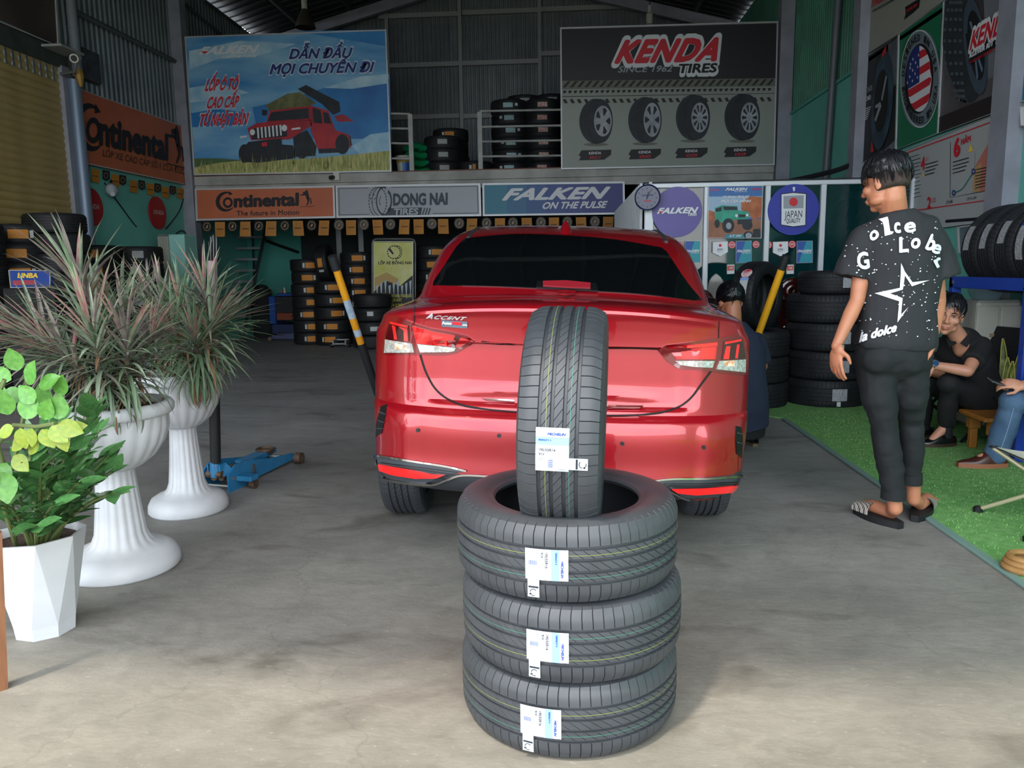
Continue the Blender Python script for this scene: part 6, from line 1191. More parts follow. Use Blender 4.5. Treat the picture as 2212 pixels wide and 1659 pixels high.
# ---------------------------------------------------------------- trolley jacks
m_jb = M('jack blue enamel', '#2a79a8', .4, coat=.3, var='#226a96', vs=12); m_rust = M('rusty steel', '#4b3a30', .6, .4, var='#6b5a4c', vs=30); m_rb = M('black handle grip', '#1a1d20', .55)
def jack(name, label, loc, rz, handle, mat=m_jb, s=1.):
    g = root(name, label, 'jack', loc, rz)
    for sx in (-1, 1):
        mb = MB(); pr_ = [(-.02, .0), (-.02, .10), (.05, .15), (.16, .15), (.42, .10), (.66, .075), (.70, .06), (.70, .03), (.3, .02), (.1, .0)]; mb.slab([(sx * .085, y * s, z * s) for y, z in pr_][::sx], (sx, 0, 0), .008); mb.build('side_plate', mat, g)
        mb = MB(); mb.bbox((sx * .09 if sx > 0 else -.20, .04, .055), (.20 if sx > 0 else -.09, .12, .085), .004); mb.build('caster_arm', mat, g)
        mb = MB(); mb.lathe([(0, -.016), (.028, -.016), (.028, .016), (0, .016)], 16, T=Matrix.Translation((sx * .175, .10, .028)) @ Matrix.Rotation(PI / 2, 4, 'Y')); mb.build('caster', m_rust, g)
        mb = MB(); mb.lathe([(0, -.022), (.036, -.022), (.036, .022), (0, .022)], 18, T=Matrix.Translation((sx * .13, .68, .04)) @ Matrix.Rotation(PI / 2, 4, 'Y')); mb.build('wheel', m_rust, g)
        for (y, z) in ((.03, .075), (.22, .10), (.22, .07)): mb = MB(); mb.lathe([(.014, 0), (.014, .012), (0, .014)], 6, T=Matrix.Translation((sx * .093, y, z)) @ Matrix.Rotation(sx * PI / 2, 4, 'Y')); mb.build('bolt', m_steel, g)
        mb = MB(); mb.slab([(sx * .035, -.02, .09), (sx * .035, -.02, .16), (sx * .045, .02, .17), (sx * .085, .06, .10)], (sx, 0, 0), .008); mb.build('handle_cheek', mat, g)
    mb = MB(); mb.tube([(-.10, .68, .04), (.10, .68, .04)], .014, 8); mb.build('axle', m_steel, g); mb = MB(); mb.tube([(-.085, .0, .035), (.085, 0, .035)], .009, 8); mb.build('tie_bar', m_steel, g)
    mb = MB(); mb.tube([(-.02, .0, .085), (-.02, .22, .09)], .024, 12); mb.tube([(.03, .0, .08), (.03, .18, .085)], .018, 12); mb.tube([(-.05, -.01, .105), (.05, -.01, .105)], .022, 12); mb.build('pump', m_rust, g)
    mb = MB(); mb.slab([(-.05, .25, .09), (.05, .25, .09), (.03, .58, .10), (-.03, .58, .10)], (0, 0, 1), .03); mb.build('lift_arm', mat, g); mb = MB(); mb.lathe([(0, .11), (.05, .11), (.062, .135), (.055, .142), (.045, .13), (0, .128)], 22, c=(0, .50, .0)); mb.build('saddle', m_rust, g)
    mb = MB(); mb.lathe([(.034, .09), (.034, .155), (.030, .18)], 16, c=(0, -.0, 0)); mb.build('handle_socket', mat, g)
    R_ = (Matrix.Translation(g.location) @ Matrix.Rotation(rz, 4, 'Z')).inverted(); b0 = R_ @ V(handle[0][0])
    for (a, b, r, m_, nm_) in handle[1]: mb = MB(); mb.tube([R_ @ a, R_ @ b], r, 14); mb.build(nm_, m_, g)
    return g
JL = V((-2.02, 4.20, 0)); hb = V((-2.02, 4.20, .15)); ht = PY(457, 563, 4.12); dl = lambda t: hb.lerp(ht, t)
jack('trolley_jack', 'blue trolley jack with a tall black and white handle, right of the white urns', tuple(JL), -.20, ((hb,), [(dl(0), dl(.40), .030, m_rb, 'handle_grip'), (dl(.40), dl(.62), .026, M('white handle tube', '#b9bcc0', .4), 'handle'), (dl(.62), dl(1), .024, M('dusty pink tube', '#7f706e', .6), 'handle')]))
def hpt(a, b, y): return a.lerp(b, (y - ya) / (yb - ya))
A, B = PY(717, 553, 5.15), PY(826, 880, 5.6); ya, yb = 553, 880; m_yp = M('worn yellow paint', '#d0921c', .45, var='#c98a1a', vs=9); m_brn = M('brown bare patch', '#4a3b33', .6); m_bw = M('blue white wrap', '#a9bccb', .5, var='#7f97ac', vs=20)
H_ = [(553, 580, m_rb, 'handle_grip', .031), (580, 640, m_yp, 'handle', .026), (640, 678, m_bw, 'tape', .0265), (678, 702, m_yp, 'handle', .026), (702, 716, m_bw, 'tape', .0265), (716, 733, m_yp, 'handle', .026), (733, 880, m_rb, 'handle', .030)]
jack('trolley_jack', 'trolley jack under the car left side with worn yellow and black handle', (-.60, 5.62, 0), -PI * .5, ((B,), [(hpt(A, B, a), hpt(A, B, b), r, m_, n_) for a, b, m_, n_, r in H_]))
A2, B2 = PY(1699, 552, 5.75), PY(1610, 800, 6.05); ya, yb = 552, 800
jack('trolley_jack', 'trolley jack hidden behind the mechanic, its bright yellow handle sticking up', (1.05, 6.1, 0), PI * .5, ((B2,), [(hpt(A2, B2, 552), hpt(A2, B2, 580), .03, m_rb, 'handle_grip'), (hpt(A2, B2, 580), hpt(A2, B2, 800), .027, M('bright yellow paint', '#e0a01c', .4, coat=.3), 'handle')]))
c_ = fl(668, 733); A3, B3 = PY(668, 577, c_.y), PY(667, 720, c_.y); ya, yb = 577, 720
jack('trolley_jack', 'small dark blue trolley jack on the far floor with thin yellow handle', (c_.x, c_.y, 0), PI * .55, ((B3,), [(hpt(A3, B3, 577), hpt(A3, B3, 640), .022, m_yp, 'handle'), (hpt(A3, B3, 640), hpt(A3, B3, 652), .035, m_wp, 'handle_clamp'), (hpt(A3, B3, 652), hpt(A3, B3, 720), .016, m_steel, 'handle')]), mat=M('dark blue jack paint', '#172c5c', .5))
# ---------------------------------------------------------------- white urns and planter
m_pl = M('white moulded plastic', '#c6c8cb', .5, var='#b8babd', vs=7, bump=.04, bs=30); m_soil = M('soil', '#4a3527', .95, var='#2c1f17', vs=40, bump=1., bs=60)
def urn(label, x, y, s, zrim):
    g = root('garden_urn', label, 'urn', (x, y, 0)); h = zrim; hb_ = h * .61
    P_ = [(0, 0), (.215, 0), (.225, .012), (.222, .045), (.205, .075), (.175, .092), (.135, .105), (.112, .125), (.098, .16), (.088, .25), (.078, hb_ * .8), (.073, hb_ * .97), (.085, hb_), (.0, hb_)]
    mb = MB(); n = 112; vs = []
    mb.lathe([(r * s, z) for r, z in P_], n, wave=lambda i, a: (.055 * (abs(math.sin(a * 9)) - .5) if 7 <= i <= 11 else 0)); mb.build('pedestal', m_pl, g, ang=60)
    B_ = [(0, hb_), (.09, hb_), (.11, hb_ + .01), (.16, hb_ + .05), (.20, hb_ + .11), (.218, hb_ + .17), (.222, h - .06), (.232, h - .055), (.240, h - .045), (.243, h - .02), (.236, h - .004), (.222, h), (.208, h - .005), (.205, h - .05), (0, h - .052)]
    mb = MB(); mb.lathe([(r * s, z) for r, z in B_], 128, wave=lambda i, a: (.035 * (abs(math.sin(a * 11)) - .5) if 2 <= i <= 5 else .016 * math.cos(a * 64) if 7 <= i <= 9 else 0)); mb.build('bowl', m_pl, g, ang=60)
    mb = MB(); mb.lathe([(.204 * s, h - .035), (.1 * s, h - .022), (0, h - .02)], 40, wave=lambda i, a: .02 * math.sin(7 * a)); mb.build('soil', m_soil, g); return g
U1 = V((-1.915, 3.06, 0)); U2 = V((-2.02, 3.86, 0)); z1 = PY(245, 868, 3.06).z; z2 = PY(420, 803, 3.86).z
urn('nearer white fluted urn on a column pedestal with a spiky plant', U1.x, U1.y, 1.03, z1); urn('farther white fluted urn on a column pedestal beside the blue jack', U2.x, U2.y, .90, z2)
m_l = [M('spiky leaf grey green', '#65735f', .45, var='#808c76', vs=6, rand=.25), M('spiky leaf purple', '#6e5a60', .45, var='#80806f', vs=5, rand=.25), M('spiky leaf pink', '#9a5f67', .45, var='#8f8a70', vs=6, rand=.2), M('spiky leaf green', '#4d6a4c', .45, var='#6b8063', vs=6, rand=.25), M('dry leaf', '#8a6a4a', .8, var='#6b4f38', vs=9, rand=.2)]
def leafmesh(w_, curl_, mat, fold=.35):
    mb = MB()
    def f(u, v): b = curl_ * v; x = math.sin(b) / curl_ if abs(curl_) > .01 else v; z = (1 - math.cos(b)) / curl_ if abs(curl_) > .01 else 0; ww = w_ * (.45 + .55 * math.sin(PI * min(1, v * .85 + .1))) * (1 - v ** 5 * .97); return V((x, (u - .5) * 2 * ww, -z + abs(u - .5) * ww * fold * 2))
    mb.grid(f, 3, 9); o = mb.build('leaf', mat, None); me = o.data; bpy.data.objects.remove(o); return me
LM = {k: [leafmesh(.034, c, m_l[k]) for c in (.25, .8, 1.5, 2.1)] for k in range(5)}
def spiky(label, urn_c, zr, heads, r_base, seed, cap=290):
    """heads: (point, direction, number of leaves, leaf length, colour bias)"""
    random.seed(seed); g = root('spiky_plant', label, 'plant', (urn_c.x, urn_c.y, zr - .03)); cnt = 0; rest = MB(); inv = Matrix.Translation(-g.location)
    for hi, (hp, hd, n, L_, bias) in enumerate(heads):
        n = int(n * 1.5); L_ *= 1.22
        a = random.uniform(0, 2 * PI); b0 = V((urn_c.x + r_base * math.cos(a), urn_c.y + r_base * math.sin(a), zr - .04)); mid = b0.lerp(hp, .5) + V((random.uniform(-.03, .03), random.uniform(-.03, .03), 0)) - hd * .05
        mb = MB(); pts = [b0, b0.lerp(mid, .6) + V((0, 0, .02)), mid, hp - hd * .06, hp + hd * .02]; mb.tube(pts, [.022, .018, .014, .011, .006], 8); mb.build('stem', M('ringed stem', '#7a6b55', .8, var='#54463a', vs=3, stretch=(1, 1, 30), bump=.6, bs=60), g, world=True)
        hd = hd.normalized(); u = hd.orthogonal().normalized(); v = hd.cross(u)
        for i in range(n):
            t = i / n; az = i * 2.399 + random.uniform(-.2, .2); el = .15 + 1.75 * t ** .85 + random.uniform(-.1, .1)      # angle from the stem direction
            pos = hp + hd * .05 - hd * (.32 * t) + (mid - hp).normalized() * 0; d = (hd * math.cos(el) + (u * math.cos(az) + v * math.sin(az)) * math.sin(el)).normalized()
            ln = L_ * random.uniform(.75, 1.1) * (.62 + .38 * math.sin(PI * min(1, t + .25))); cl = 0 if t < .15 else (1 if t < .45 else (2 if t < .8 else 3)); cl = min(3, max(0, cl + random.choice((-1, 0, 0))))
            k = random.choices((0, 1, 2, 3, 4), ((2, 3, 4, 0, 0) if t < .12 else (5, 4, .6, 2, .1) if t < .6 else (4, 1.5, .1, 4, .7)))[0] if bias == 0 else random.choices((0, 1, 2, 3, 4), ((2, 2, 2, 2, 0) if t < .12 else (3, .6, .1, 6, .5)))[0]
            if t > .94: k = 4
            X = d; Y_ = V((0, 0, 1)).cross(X); Y_ = Y_.normalized() if Y_.length > .05 else V((0, 1, 0)); Z = X.cross(Y_)
            if Z.z < 0: Y_, Z = -Y_, -Z
            T = Matrix.Translation(pos) @ Matrix((X, Y_, Z)).transposed().to_4x4() @ Matrix.Diagonal((ln, ln * .8, ln, 1))
            me = LM[k][cl]
            if cnt < cap and t < .35:
                o = bpy.data.objects.new('leaf', me); COL.objects.link(o); o.parent = g; o.matrix_local = inv @ T; cnt += 1
            else:
                rest.cm = k; rest.add([vv.co for vv in me.vertices], [tuple(p.vertices) for p in me.polygons], T)
    if rest.v: rest.build('foliage', m_l, g, world=True, kind='stuff')
    # dead leaves at the foot
    dm = MB()
    for i in range(46):
        a = random.uniform(0, 2 * PI); r = random.uniform(.02, r_base + .10); p = V((urn_c.x + r * math.cos(a), urn_c.y + r * math.sin(a), zr + random.uniform(.02, .2))); q = p + V((random.uniform(-.1, .1), random.uniform(-.1, .1), random.uniform(-.14, -.02))); s_ = (q - p).cross(V((0, 0, 1))).normalized() * .006; dm.add([p - s_, p + s_, q + s_ * .3, q - s_ * .3], [(0, 1, 2, 3)])
    dm.build('dry_leaves', m_l[4], g, world=True, kind='stuff'); return g
def hd_(px, py, Y, dx, dz, dy=0., n=60, L_=.27, b=0): return (PY(px, py, Y), V((dx, dy, dz)).normalized(), n, L_, b)
spiky('pink-tipped spiky plant in the nearer urn, its long tufts spreading over the left', U1, z1, [hd_(175, 628, 2.98, -.25, 1, -.1, 76, .26), hd_(215, 700, 3.0, -.15, 1, .05, 60, .25), hd_(72, 735, 2.85, -.8, .62, -.2, 74, .26), hd_(105, 770, 2.95, -.85, .4, .1, 62, .25), hd_(205, 745, 2.80, .0, 1, -.4, 66, .25), hd_(275, 760, 2.9, .25, 1, -.3, 70, .24), hd_(262, 690, 3.2, .1, 1, .2, 56, .23), hd_(140, 770, 2.82, -.45, .8, -.5, 60, .24), hd_(322, 745, 3.1, .5, .85, -.1, 62, .23)], .10, 61)
spiky('greener spiky plant in the farther urn, leaves drooping over its rim', U2, z2, [hd_(445, 655, 3.72, .0, 1, -.1, 64, .26), hd_(352, 665, 3.9, -.1, 1, 0, 56, .25, 1), hd_(395, 690, 3.7, .0, 1, -.2, 60, .25, 1), hd_(325, 660, 4.0, -.15, 1, .1, 50, .25), hd_(455, 715, 3.65, .5, .8, -.25, 70, .27, 1), hd_(380, 735, 3.6, -.1, .9, -.5, 60, .25, 1), hd_(425, 750, 3.58, .2, .7, -.6, 62, .26, 1), hd_(480, 700, 3.9, .7, .7, .1, 60, .26, 1)], .08, 62)
# faceted pot with the round-leaved plants, wooden post
pc = V((-1.865, 2.48, 0)); pt = PY(100, 1135, 2.56).z
g = root('faceted_pot', 'white faceted planter with green round-leaved plants at the lower left', 'planter', tuple(pc)); n = 8; mb = MB(); vs = []
for (r, z, off) in ((.098, 0, 0), (.103, .045, 0), (.158, pt, .5)):
    vs += [(pc.x + r * math.cos(2 * PI * (k + off) / n + .22), pc.y + r * math.sin(2 * PI * (k + off) / n + .22), z) for k in range(n)]
mb.add(vs, [tuple(range(n))[::-1]] + [(k, (k + 1) % n, n + (k + 1) % n, n + k) for k in range(n)] + [(n + k, n + (k + 1) % n, 2 * n + k) for k in range(n)] + [(n + (k + 1) % n, 2 * n + (k + 1) % n, 2 * n + k) for k in range(n)])
mb.add([(pc.x + r * math.cos(2 * PI * (k + .5) / n + .22), pc.y + r * math.sin(2 * PI * (k + .5) / n + .22), z) for (r, z) in ((.158, pt), (.148, pt), (.146, pt - .04)) for k in range(n)], [(j * n + k, j * n + (k + 1) % n, (j + 1) * n + (k + 1) % n, (j + 1) * n + k) for j in range(2) for k in range(n)])
mb.build('pot', M('glossy white pot', '#c9ccd0', .35, var='#bfc2c5', vs=5), g, world=True, smooth=False); mb = MB(); mb.lathe([(.146, pt - .03), (0, pt - .025)], 8, c=pc); mb.build('soil', m_soil, g, world=True)
def oval(w_, mat, dish=.12):
    mb = MB(); mb.grid(lambda u, v: V((v, (u - .5) * 2 * w_ * math.sin(PI * min(.985, v ** .85 + .015)) ** .75, -dish * v * v + .10 * abs(u - .5) * w_ * 2)), 5, 10); o = mb.build('leaf', mat, None); me = o.data; bpy.data.objects.remove(o); return me
m_g = [M('dark glossy leaf', '#3a6a38', .3, coat=.2, var='#527f48', vs=8, rand=.2), M('fresh green leaf', '#447a2a', .4, coat=.1, var='#5a9038', vs=5, rand=.15), M('yellow green leaf', '#8a9430', .45, var='#6f8a2c', vs=5, rand=.12)]
OL = {0: [oval(.30, m_g[0]), oval(.24, m_g[0], .25)], 1: [oval(.36, m_g[1]), oval(.40, m_g[1], .05)], 2: [oval(.38, m_g[2]), oval(.36, m_g[2], .25)]}
def put_leaf(g, me, pos, d, up, ln):
    X = d.normalized(); Z = (up - X * up.dot(X)).normalized(); Y_ = Z.cross(X); o = bpy.data.objects.new('leaf', me); COL.objects.link(o); o.parent = g; o.matrix_local = Matrix.Translation(-g.location) @ Matrix.Translation(pos) @ Matrix((X, Y_, Z)).transposed().to_4x4() @ Matrix.Diagonal((ln, ln, ln, 1))
random.seed(71); gp = root('leafy_plant', 'dark glossy fern-like stems with oval leaves in the faceted planter', 'plant', (pc.x, pc.y, pt - .03))
m_stm = M('green stem', '#5d6a3c', .6)
tips = [(200, 880, 2.45), (252, 1065, 2.35), (235, 985, 2.5), (150, 960, 2.4), (175, 1040, 2.25), (90, 1000, 2.3), (120, 1090, 2.2), (30, 1040, 2.3), (215, 930, 2.65), (60, 940, 2.6), (10, 1090, 2.25), (130, 900, 2.7), (180, 1000, 2.75), (80, 1140, 2.18), (240, 1020, 2.6)]
for (px_, py_, Y) in tips:
    tip = PY(px_, py_, Y); a = math.atan2(tip.y - pc.y, tip.x - pc.x); b0 = V((pc.x + .06 * math.cos(a), pc.y + .06 * math.sin(a), pt - .03)); mid = b0.lerp(tip, .45) + V((0, 0, .07)); pts = [b0 * (1 - t) ** 2 + mid * 2 * t * (1 - t) + tip * t * t for t in [k / 8 for k in range(9)]]
    mb = MB(); mb.tube(pts, [.009 - .0008 * k for k in range(9)], 7); mb.build('stem', m_stm, gp, world=True); Ln = (tip - b0).length
    k_ = max(5, int(Ln / .022))
    for i in range(k_):
        t = .25 + .75 * i / k_; p = b0 * (1 - t) ** 2 + mid * 2 * t * (1 - t) + tip * t * t; dirn = ((tip - mid) * t + (mid - b0) * (1 - t)).normalized(); s_ = dirn.cross(V((0, 0, 1))).normalized() * (1 if i % 2 else -1)
        put_leaf(gp, random.choice(OL[0]), p, dirn * .75 + s_ * random.uniform(.6, 1.) + V((0, 0, random.uniform(-.1, .5))), V((0, 0, 1)) + V((random.uniform(-.4, .4), random.uniform(-.6, .1), 0)), random.uniform(.07, .10))
    put_leaf(gp, OL[0][0], tip, (tip - mid), V((0, -.3, 1)), .06)
gp = root('round_leaf_plant', 'bright yellow-green round-leaved branches above the faceted planter, at the left edge', 'plant', (pc.x - .02, pc.y - .05, pt - .03))
for (bpts, kk_) in (([(20, 1040, 2.3), (-5, 960, 2.25), (30, 918, 2.22), (80, 922, 2.2), (120, 915, 2.18)], 2), ([(15, 1050, 2.35), (40, 960, 2.35), (60, 850, 2.35), (55, 800, 2.35)], 1), ([(-10, 1040, 2.2), (-20, 950, 2.2), (-10, 870, 2.2), (10, 820, 2.2)], 1)):
    P_ = [PY(*q) for q in bpts]; P_ = [V((pc.x - .03, pc.y - .06, pt - .03))] + P_; mb = MB(); mb.tube(P_, [.007] * len(P_), 7); mb.build('stem', m_stm, gp, world=True)
for (x, y, Y, L_, ang, k_) in ((40, 800, 2.3, .075, 100, 1), (62, 830, 2.28, .085, 65, 1), (25, 820, 2.3, .07, 150, 1), (85, 835, 2.27, .075, 25, 1), (50, 850, 2.25, .07, 190, 1), (20, 895, 2.2, .085, 95, 1), (5, 870, 2.25, .08, 120, 1), (55, 905, 2.2, .085, 70, 1), (95, 905, 2.2, .075, 60, 1), (125, 905, 2.2, .08, 80, 1), (100, 880, 2.3, .08, 100, 1), (130, 855, 2.3, .07, 75, 1),
        (30, 925, 2.18, .06, 200, 2), (45, 925, 2.18, .065, 275, 2), (70, 925, 2.17, .06, 260, 2), (90, 928, 2.17, .065, 300, 2), (110, 922, 2.17, .07, 320, 2), (125, 918, 2.17, .075, 340, 2), (128, 935, 2.17, .06, 290, 2), (60, 940, 2.2, .075, 215, 2), (85, 945, 2.2, .07, 230, 2), (15, 1000, 2.25, .08, 250, 1), (30, 985, 2.25, .07, 320, 2), (5, 1020, 2.22, .10, 280, 1), (150, 925, 2.2, .05, 10, 2), (75, 870, 2.2, .07, 130, 1), (0, 930, 2.25, .06, 170, 1)):
    p = PY(x, y, Y); a = math.radians(ang); put_leaf(gp, random.choice(OL[k_]), p, V((math.cos(a), random.uniform(-.35, .1), math.sin(a))), V((random.uniform(-.3, .3), -1, random.uniform(.2, .7))), L_)
mb = MB(); a, b = fl(6, 1488), PY(-12, 1150, 2.12); mb.tube([a + V((-.012, 0, 0)), b], [.030, .024], 4); tag(mb.build('wooden_post', M('brown varnished wood', '#7d5233', .5, var='#6b4328', vs=6, stretch=(8, 8, 1))), 'brown wooden leg cut by the left picture edge beside the planter', 'post')
# blue battery-like box with lettering among the left tyres
P = sign('sign_board', 'blue advertising board with yellow letters among the tyres at the left edge', 'sign', [(20, 583), (110, 584), (110, 622), (24, 622)], 'Y', 6.9, M('board blue', '#1a3f8c', .5), fr=1.5); P.text(m_yel, 'LINBA', (38, 600), (82, 600), (39, 590), .005, bold=.04); P.poly('printed_band', M('board red print', '#9c3a48', .6), [[(27, 606), (75, 605), (75, 615), (28, 616)]], .005)
c0 = PY(20, 622, 6.95); mb = MB(); mb.bbox((c0.x - .05, 6.92, 0), (c0.x + .45, 7.2, c0.z), .01); tag(mb.build('battery_crate', M('dark crate', '#15191c', .6)), 'dark crate under the blue board at the left edge', 'crate')
# ---------------------------------------------------------------- stools and small things on the mat
m_wd = M('varnished pine', '#a8702f', .4, var='#93602a', vs=4, stretch=(1, 8, 1), coat=.2); zb = PY(2110, 890, 5.2).z
g = root('wooden_stool', 'low varnished wooden bench carrying a glass, behind the jeans leg', 'bench', (3.0, 5.15, 0)); mb = MB(); mb.bbox((2.66, 4.98, zb - .03), (3.30, 5.32, zb), .006); mb.build('top', m_wd, g, world=True)
for x, y in ((2.74, 5.02), (3.2, 5.02), (2.74, 5.27), (3.2, 5.27)): mb = MB(); mb.bbox((x - .035, y - .03, zb - .12), (x + .035, y + .03, zb - .03), .004); mb.bbox((x - .024, y - .02, .013), (x + .024, y + .02, zb - .12), .004); mb.build('leg', m_wd, g, world=True)
mb = MB(); c_ = (2.86, 5.12, zb); mb.lathe([(0, 0), (.038, 0), (.042, .095), (.039, .095), (.035, .006), (0, .005)], 24, c=c_); tag(mb.build('drinking_glass', M('clear glass', '#dfe8ea', .03, alpha=.35, spec=.9)), 'clear square-looking glass of water on the low wooden bench', 'glass'); 
m_cv = M('off white canvas', '#b9b5a6', .8, bump=.1, bs=80); m_cs = M('cream steel tube', '#a7a283', .4, .2); sc = V((2.28, 3.66, 0)); zs_ = PY(2125, 962, 3.9).z
g = root('camp_stool', 'white canvas folding stool with cream tube legs at the right edge', 'stool', tuple(sc)); s_ = .185
def seat(u, v): x, y = (u - .5) * 2 * s_, (v - .5) * 2 * s_; sag = .05 * (1 - (2 * u - 1) ** 2) * (1 - (2 * v - 1) ** 2 * .6); return V((sc.x + x, sc.y + y, zs_ - sag + .012 * abs(2 * u - 1)))
mb = MB(); mb.grid(seat, 12, 12); mb.grid(lambda u, v: seat(u, v) - V((0, 0, .006)), 12, 12); mb.build('seat', m_cv, g, world=True)
for (x0, y0, x1, y1) in ((-1, -1, 1, 1), (1, -1, -1, 1), (-1, 1, 1, -1), (1, 1, -1, -1)):
    mb = MB(); a = sc + V((x0 * s_ * .97, y0 * s_ * .97, zs_)); b = sc + V((x1 * s_ * 1.15, y1 * s_ * 1.15, .025)); mb.tube([a, b], .0105, 10); mb.build('leg', m_cs, g, world=True)
    mb = MB(); mb.lathe([(0, 0), (.022, 0), (.024, .02), (.014, .03), (0, .03)], 12, c=(b.x, b.y, .012)); mb.build('foot_cap', k_blk, g, world=True)
    mb = MB(); mb.lathe([(0, 0), (.02, 0), (.02, .006), (0, .007)], 12, c=(a.x, a.y, zs_ + .004)); mb.build('corner_patch', k_blk, g, world=True)
c_ = fl(2214, 1238); g = root('rope_coil', 'tan coiled strap lying on the grass mat at the lower right edge', 'coil', (c_.x, c_.y, 0)); 
for k in range(3):
    mb = MB(); mb.tube([(c_.x + (.075 - .008 * k) * math.cos(a), c_.y + (.075 - .008 * k) * math.sin(a), .026 + .02 * k) for a in [i * PI / 12 for i in range(25)]], .014, 8); mb.build('turn', M('tan strap', '#9a7445', .7, var='#83602f', vs=12), g, world=True)
# black folding chairs behind the seated men
m_bf = M('black fabric', '#131417', .85, bump=.15, bs=60)
def fchair(label, x, y, rz, zs=.40, back=True):
    g = root('folding_chair', label, 'chair', (x, y, 0), rz); mb = MB(); mb.grid(lambda u, v: V(((u - .5) * .46, (v - .5) * .42, zs - .03 * (1 - (2 * u - 1) ** 2))), 8, 6); mb.grid(lambda u, v: V(((u - .5) * .46, (v - .5) * .42, zs - .008 - .03 * (1 - (2 * u - 1) ** 2))), 8, 6); mb.build('seat', m_bf, g)
    if back: mb = MB(); mb.grid(lambda u, v: V(((u - .5) * .5, .22 + .12 * v + .04 * (1 - (2 * u - 1) ** 2), zs + .06 + .36 * v)), 8, 6); mb.build('backrest', m_bf, g)
    for sx in (-1, 1):
        for (a, b) in (((sx * .24, -.2, zs), (sx * .24, .22, .015)), ((sx * .24, .2, zs), (sx * .24, -.22, .015))): mb = MB(); mb.tube([a, b], .011, 8); mb.build('leg', M('black tube', '#17191c', .35, .4), g)
        if back: mb = MB(); mb.tube([(sx * .25, .2, zs - .02), (sx * .26, .36, zs + .46)], .011, 8); mb.build('back_post', _MC['black tube'], g)
    mb = MB(); mb.tube([(-.24, 0, zs * .5), (.24, 0, zs * .5)], .008, 6); mb.build('cross_bar', _MC['black tube'], g); return g
fchair('black fabric folding chair under the smiling man', 2.86, 5.72, -1.2, .36)
g = fchair('black folding chair with high back behind the man in jeans', 3.02, 4.92, -1.35, .38)
# ---------------------------------------------------------------- people
m_skin = M('tan skin', '#b5785a', .5, var='#a86d50', vs=9); m_skin2 = M('lighter skin', '#c08a70', .5, var='#b57e64', vs=9); m_hair = M('black hair', '#0c0c10', .38, var='#16171c', vs=30); m_fade = M('short cropped hair', '#211a18', .8, var='#3a2c25', vs=60)
m_tee = M('charcoal cotton', '#1f2124', .85, var='#232529', vs=12, bump=.25, bs=14); m_trs = M('dark grey trousers', '#14181b', .85, var='#101417', vs=9, bump=.3, bs=18); m_blk2 = M('black cotton', '#101114', .85, bump=.25, bs=16); m_nvy = M('navy cotton', '#1b2438', .85, var='#1f2940', vs=9, bump=.25, bs=14)
m_jn = M('blue denim', '#3a5573', .85, var='#4f6a86', vs=5, bump=.3, bs=40)
def ellip(mb, c, r, T=None, n=16):
    M_ = Matrix.Translation(c) @ (T or Matrix.Identity(4)) @ Matrix.Diagonal((*r, 1)); mb.lathe([(math.sin(PI * k / 10), -math.cos(PI * k / 10)) for k in range(11)], n, T=M_)
def seg(mb, pts, rs, n=14, open_=False):
    mb.tube(pts, rs, n)
    for p, r in list(zip(pts, rs))[:-1 if open_ else None]: ellip(mb, p, (r * .99,) * 3, n=n)
def basis(x, y, z): return Matrix((x, y, z)).transposed().to_4x4()
def hand(mb, w_, u, n, side=1, curl=.35, L=1.):
    u = u.normalized(); n = (n - u * n.dot(u)).normalized(); s_ = u.cross(n).normalized() * side; B = basis(s_, n, u) if side > 0 else basis(-s_, n, u)
    ellip(mb, w_ + u * .05 * L, (.038 * L, .015 * L, .052 * L), B); ellip(mb, w_ + u * .02 * L + s_ * .015 * L, (.026 * L, .018 * L, .032 * L), B)
    for k, (o, ln, r) in enumerate(((.0305, .068, .0085), (.0105, .076, .0088), (-.0100, .071, .0085), (-.0295, .056, .0076))):
        p = w_ + u * (.088 - .006 * (k == 3)) * L + s_ * o * L; pts = [p - u * .02 * L, p]; a = 0; d = u + s_ * (o * 1.2)
        for f_ in (.45, .30, .25): a += curl * (.8 + .15 * k); dd = (d.normalized() * math.cos(a) + n * math.sin(a)); p = p + dd * ln * f_ * L; pts.append(p)
        mb.tube(pts, [r * L, r * L, r * .98 * L, r * .9 * L, r * .7 * L], 8); ellip(mb, pts[-1], (r * .7 * L,) * 3, n=8)
    t0 = w_ + u * .025 * L + s_ * .03 * L; t1 = t0 + (u * .6 + s_ * .62 + n * .3) * .042 * L; t2 = t1 + (u * .9 + s_ * .12 + n * .35) * .034 * L; mb.tube([t0, t1, t2], [.0125 * L, .0105 * L, .0075 * L], 8); ellip(mb, t2, (.0075 * L,) * 3, n=8)
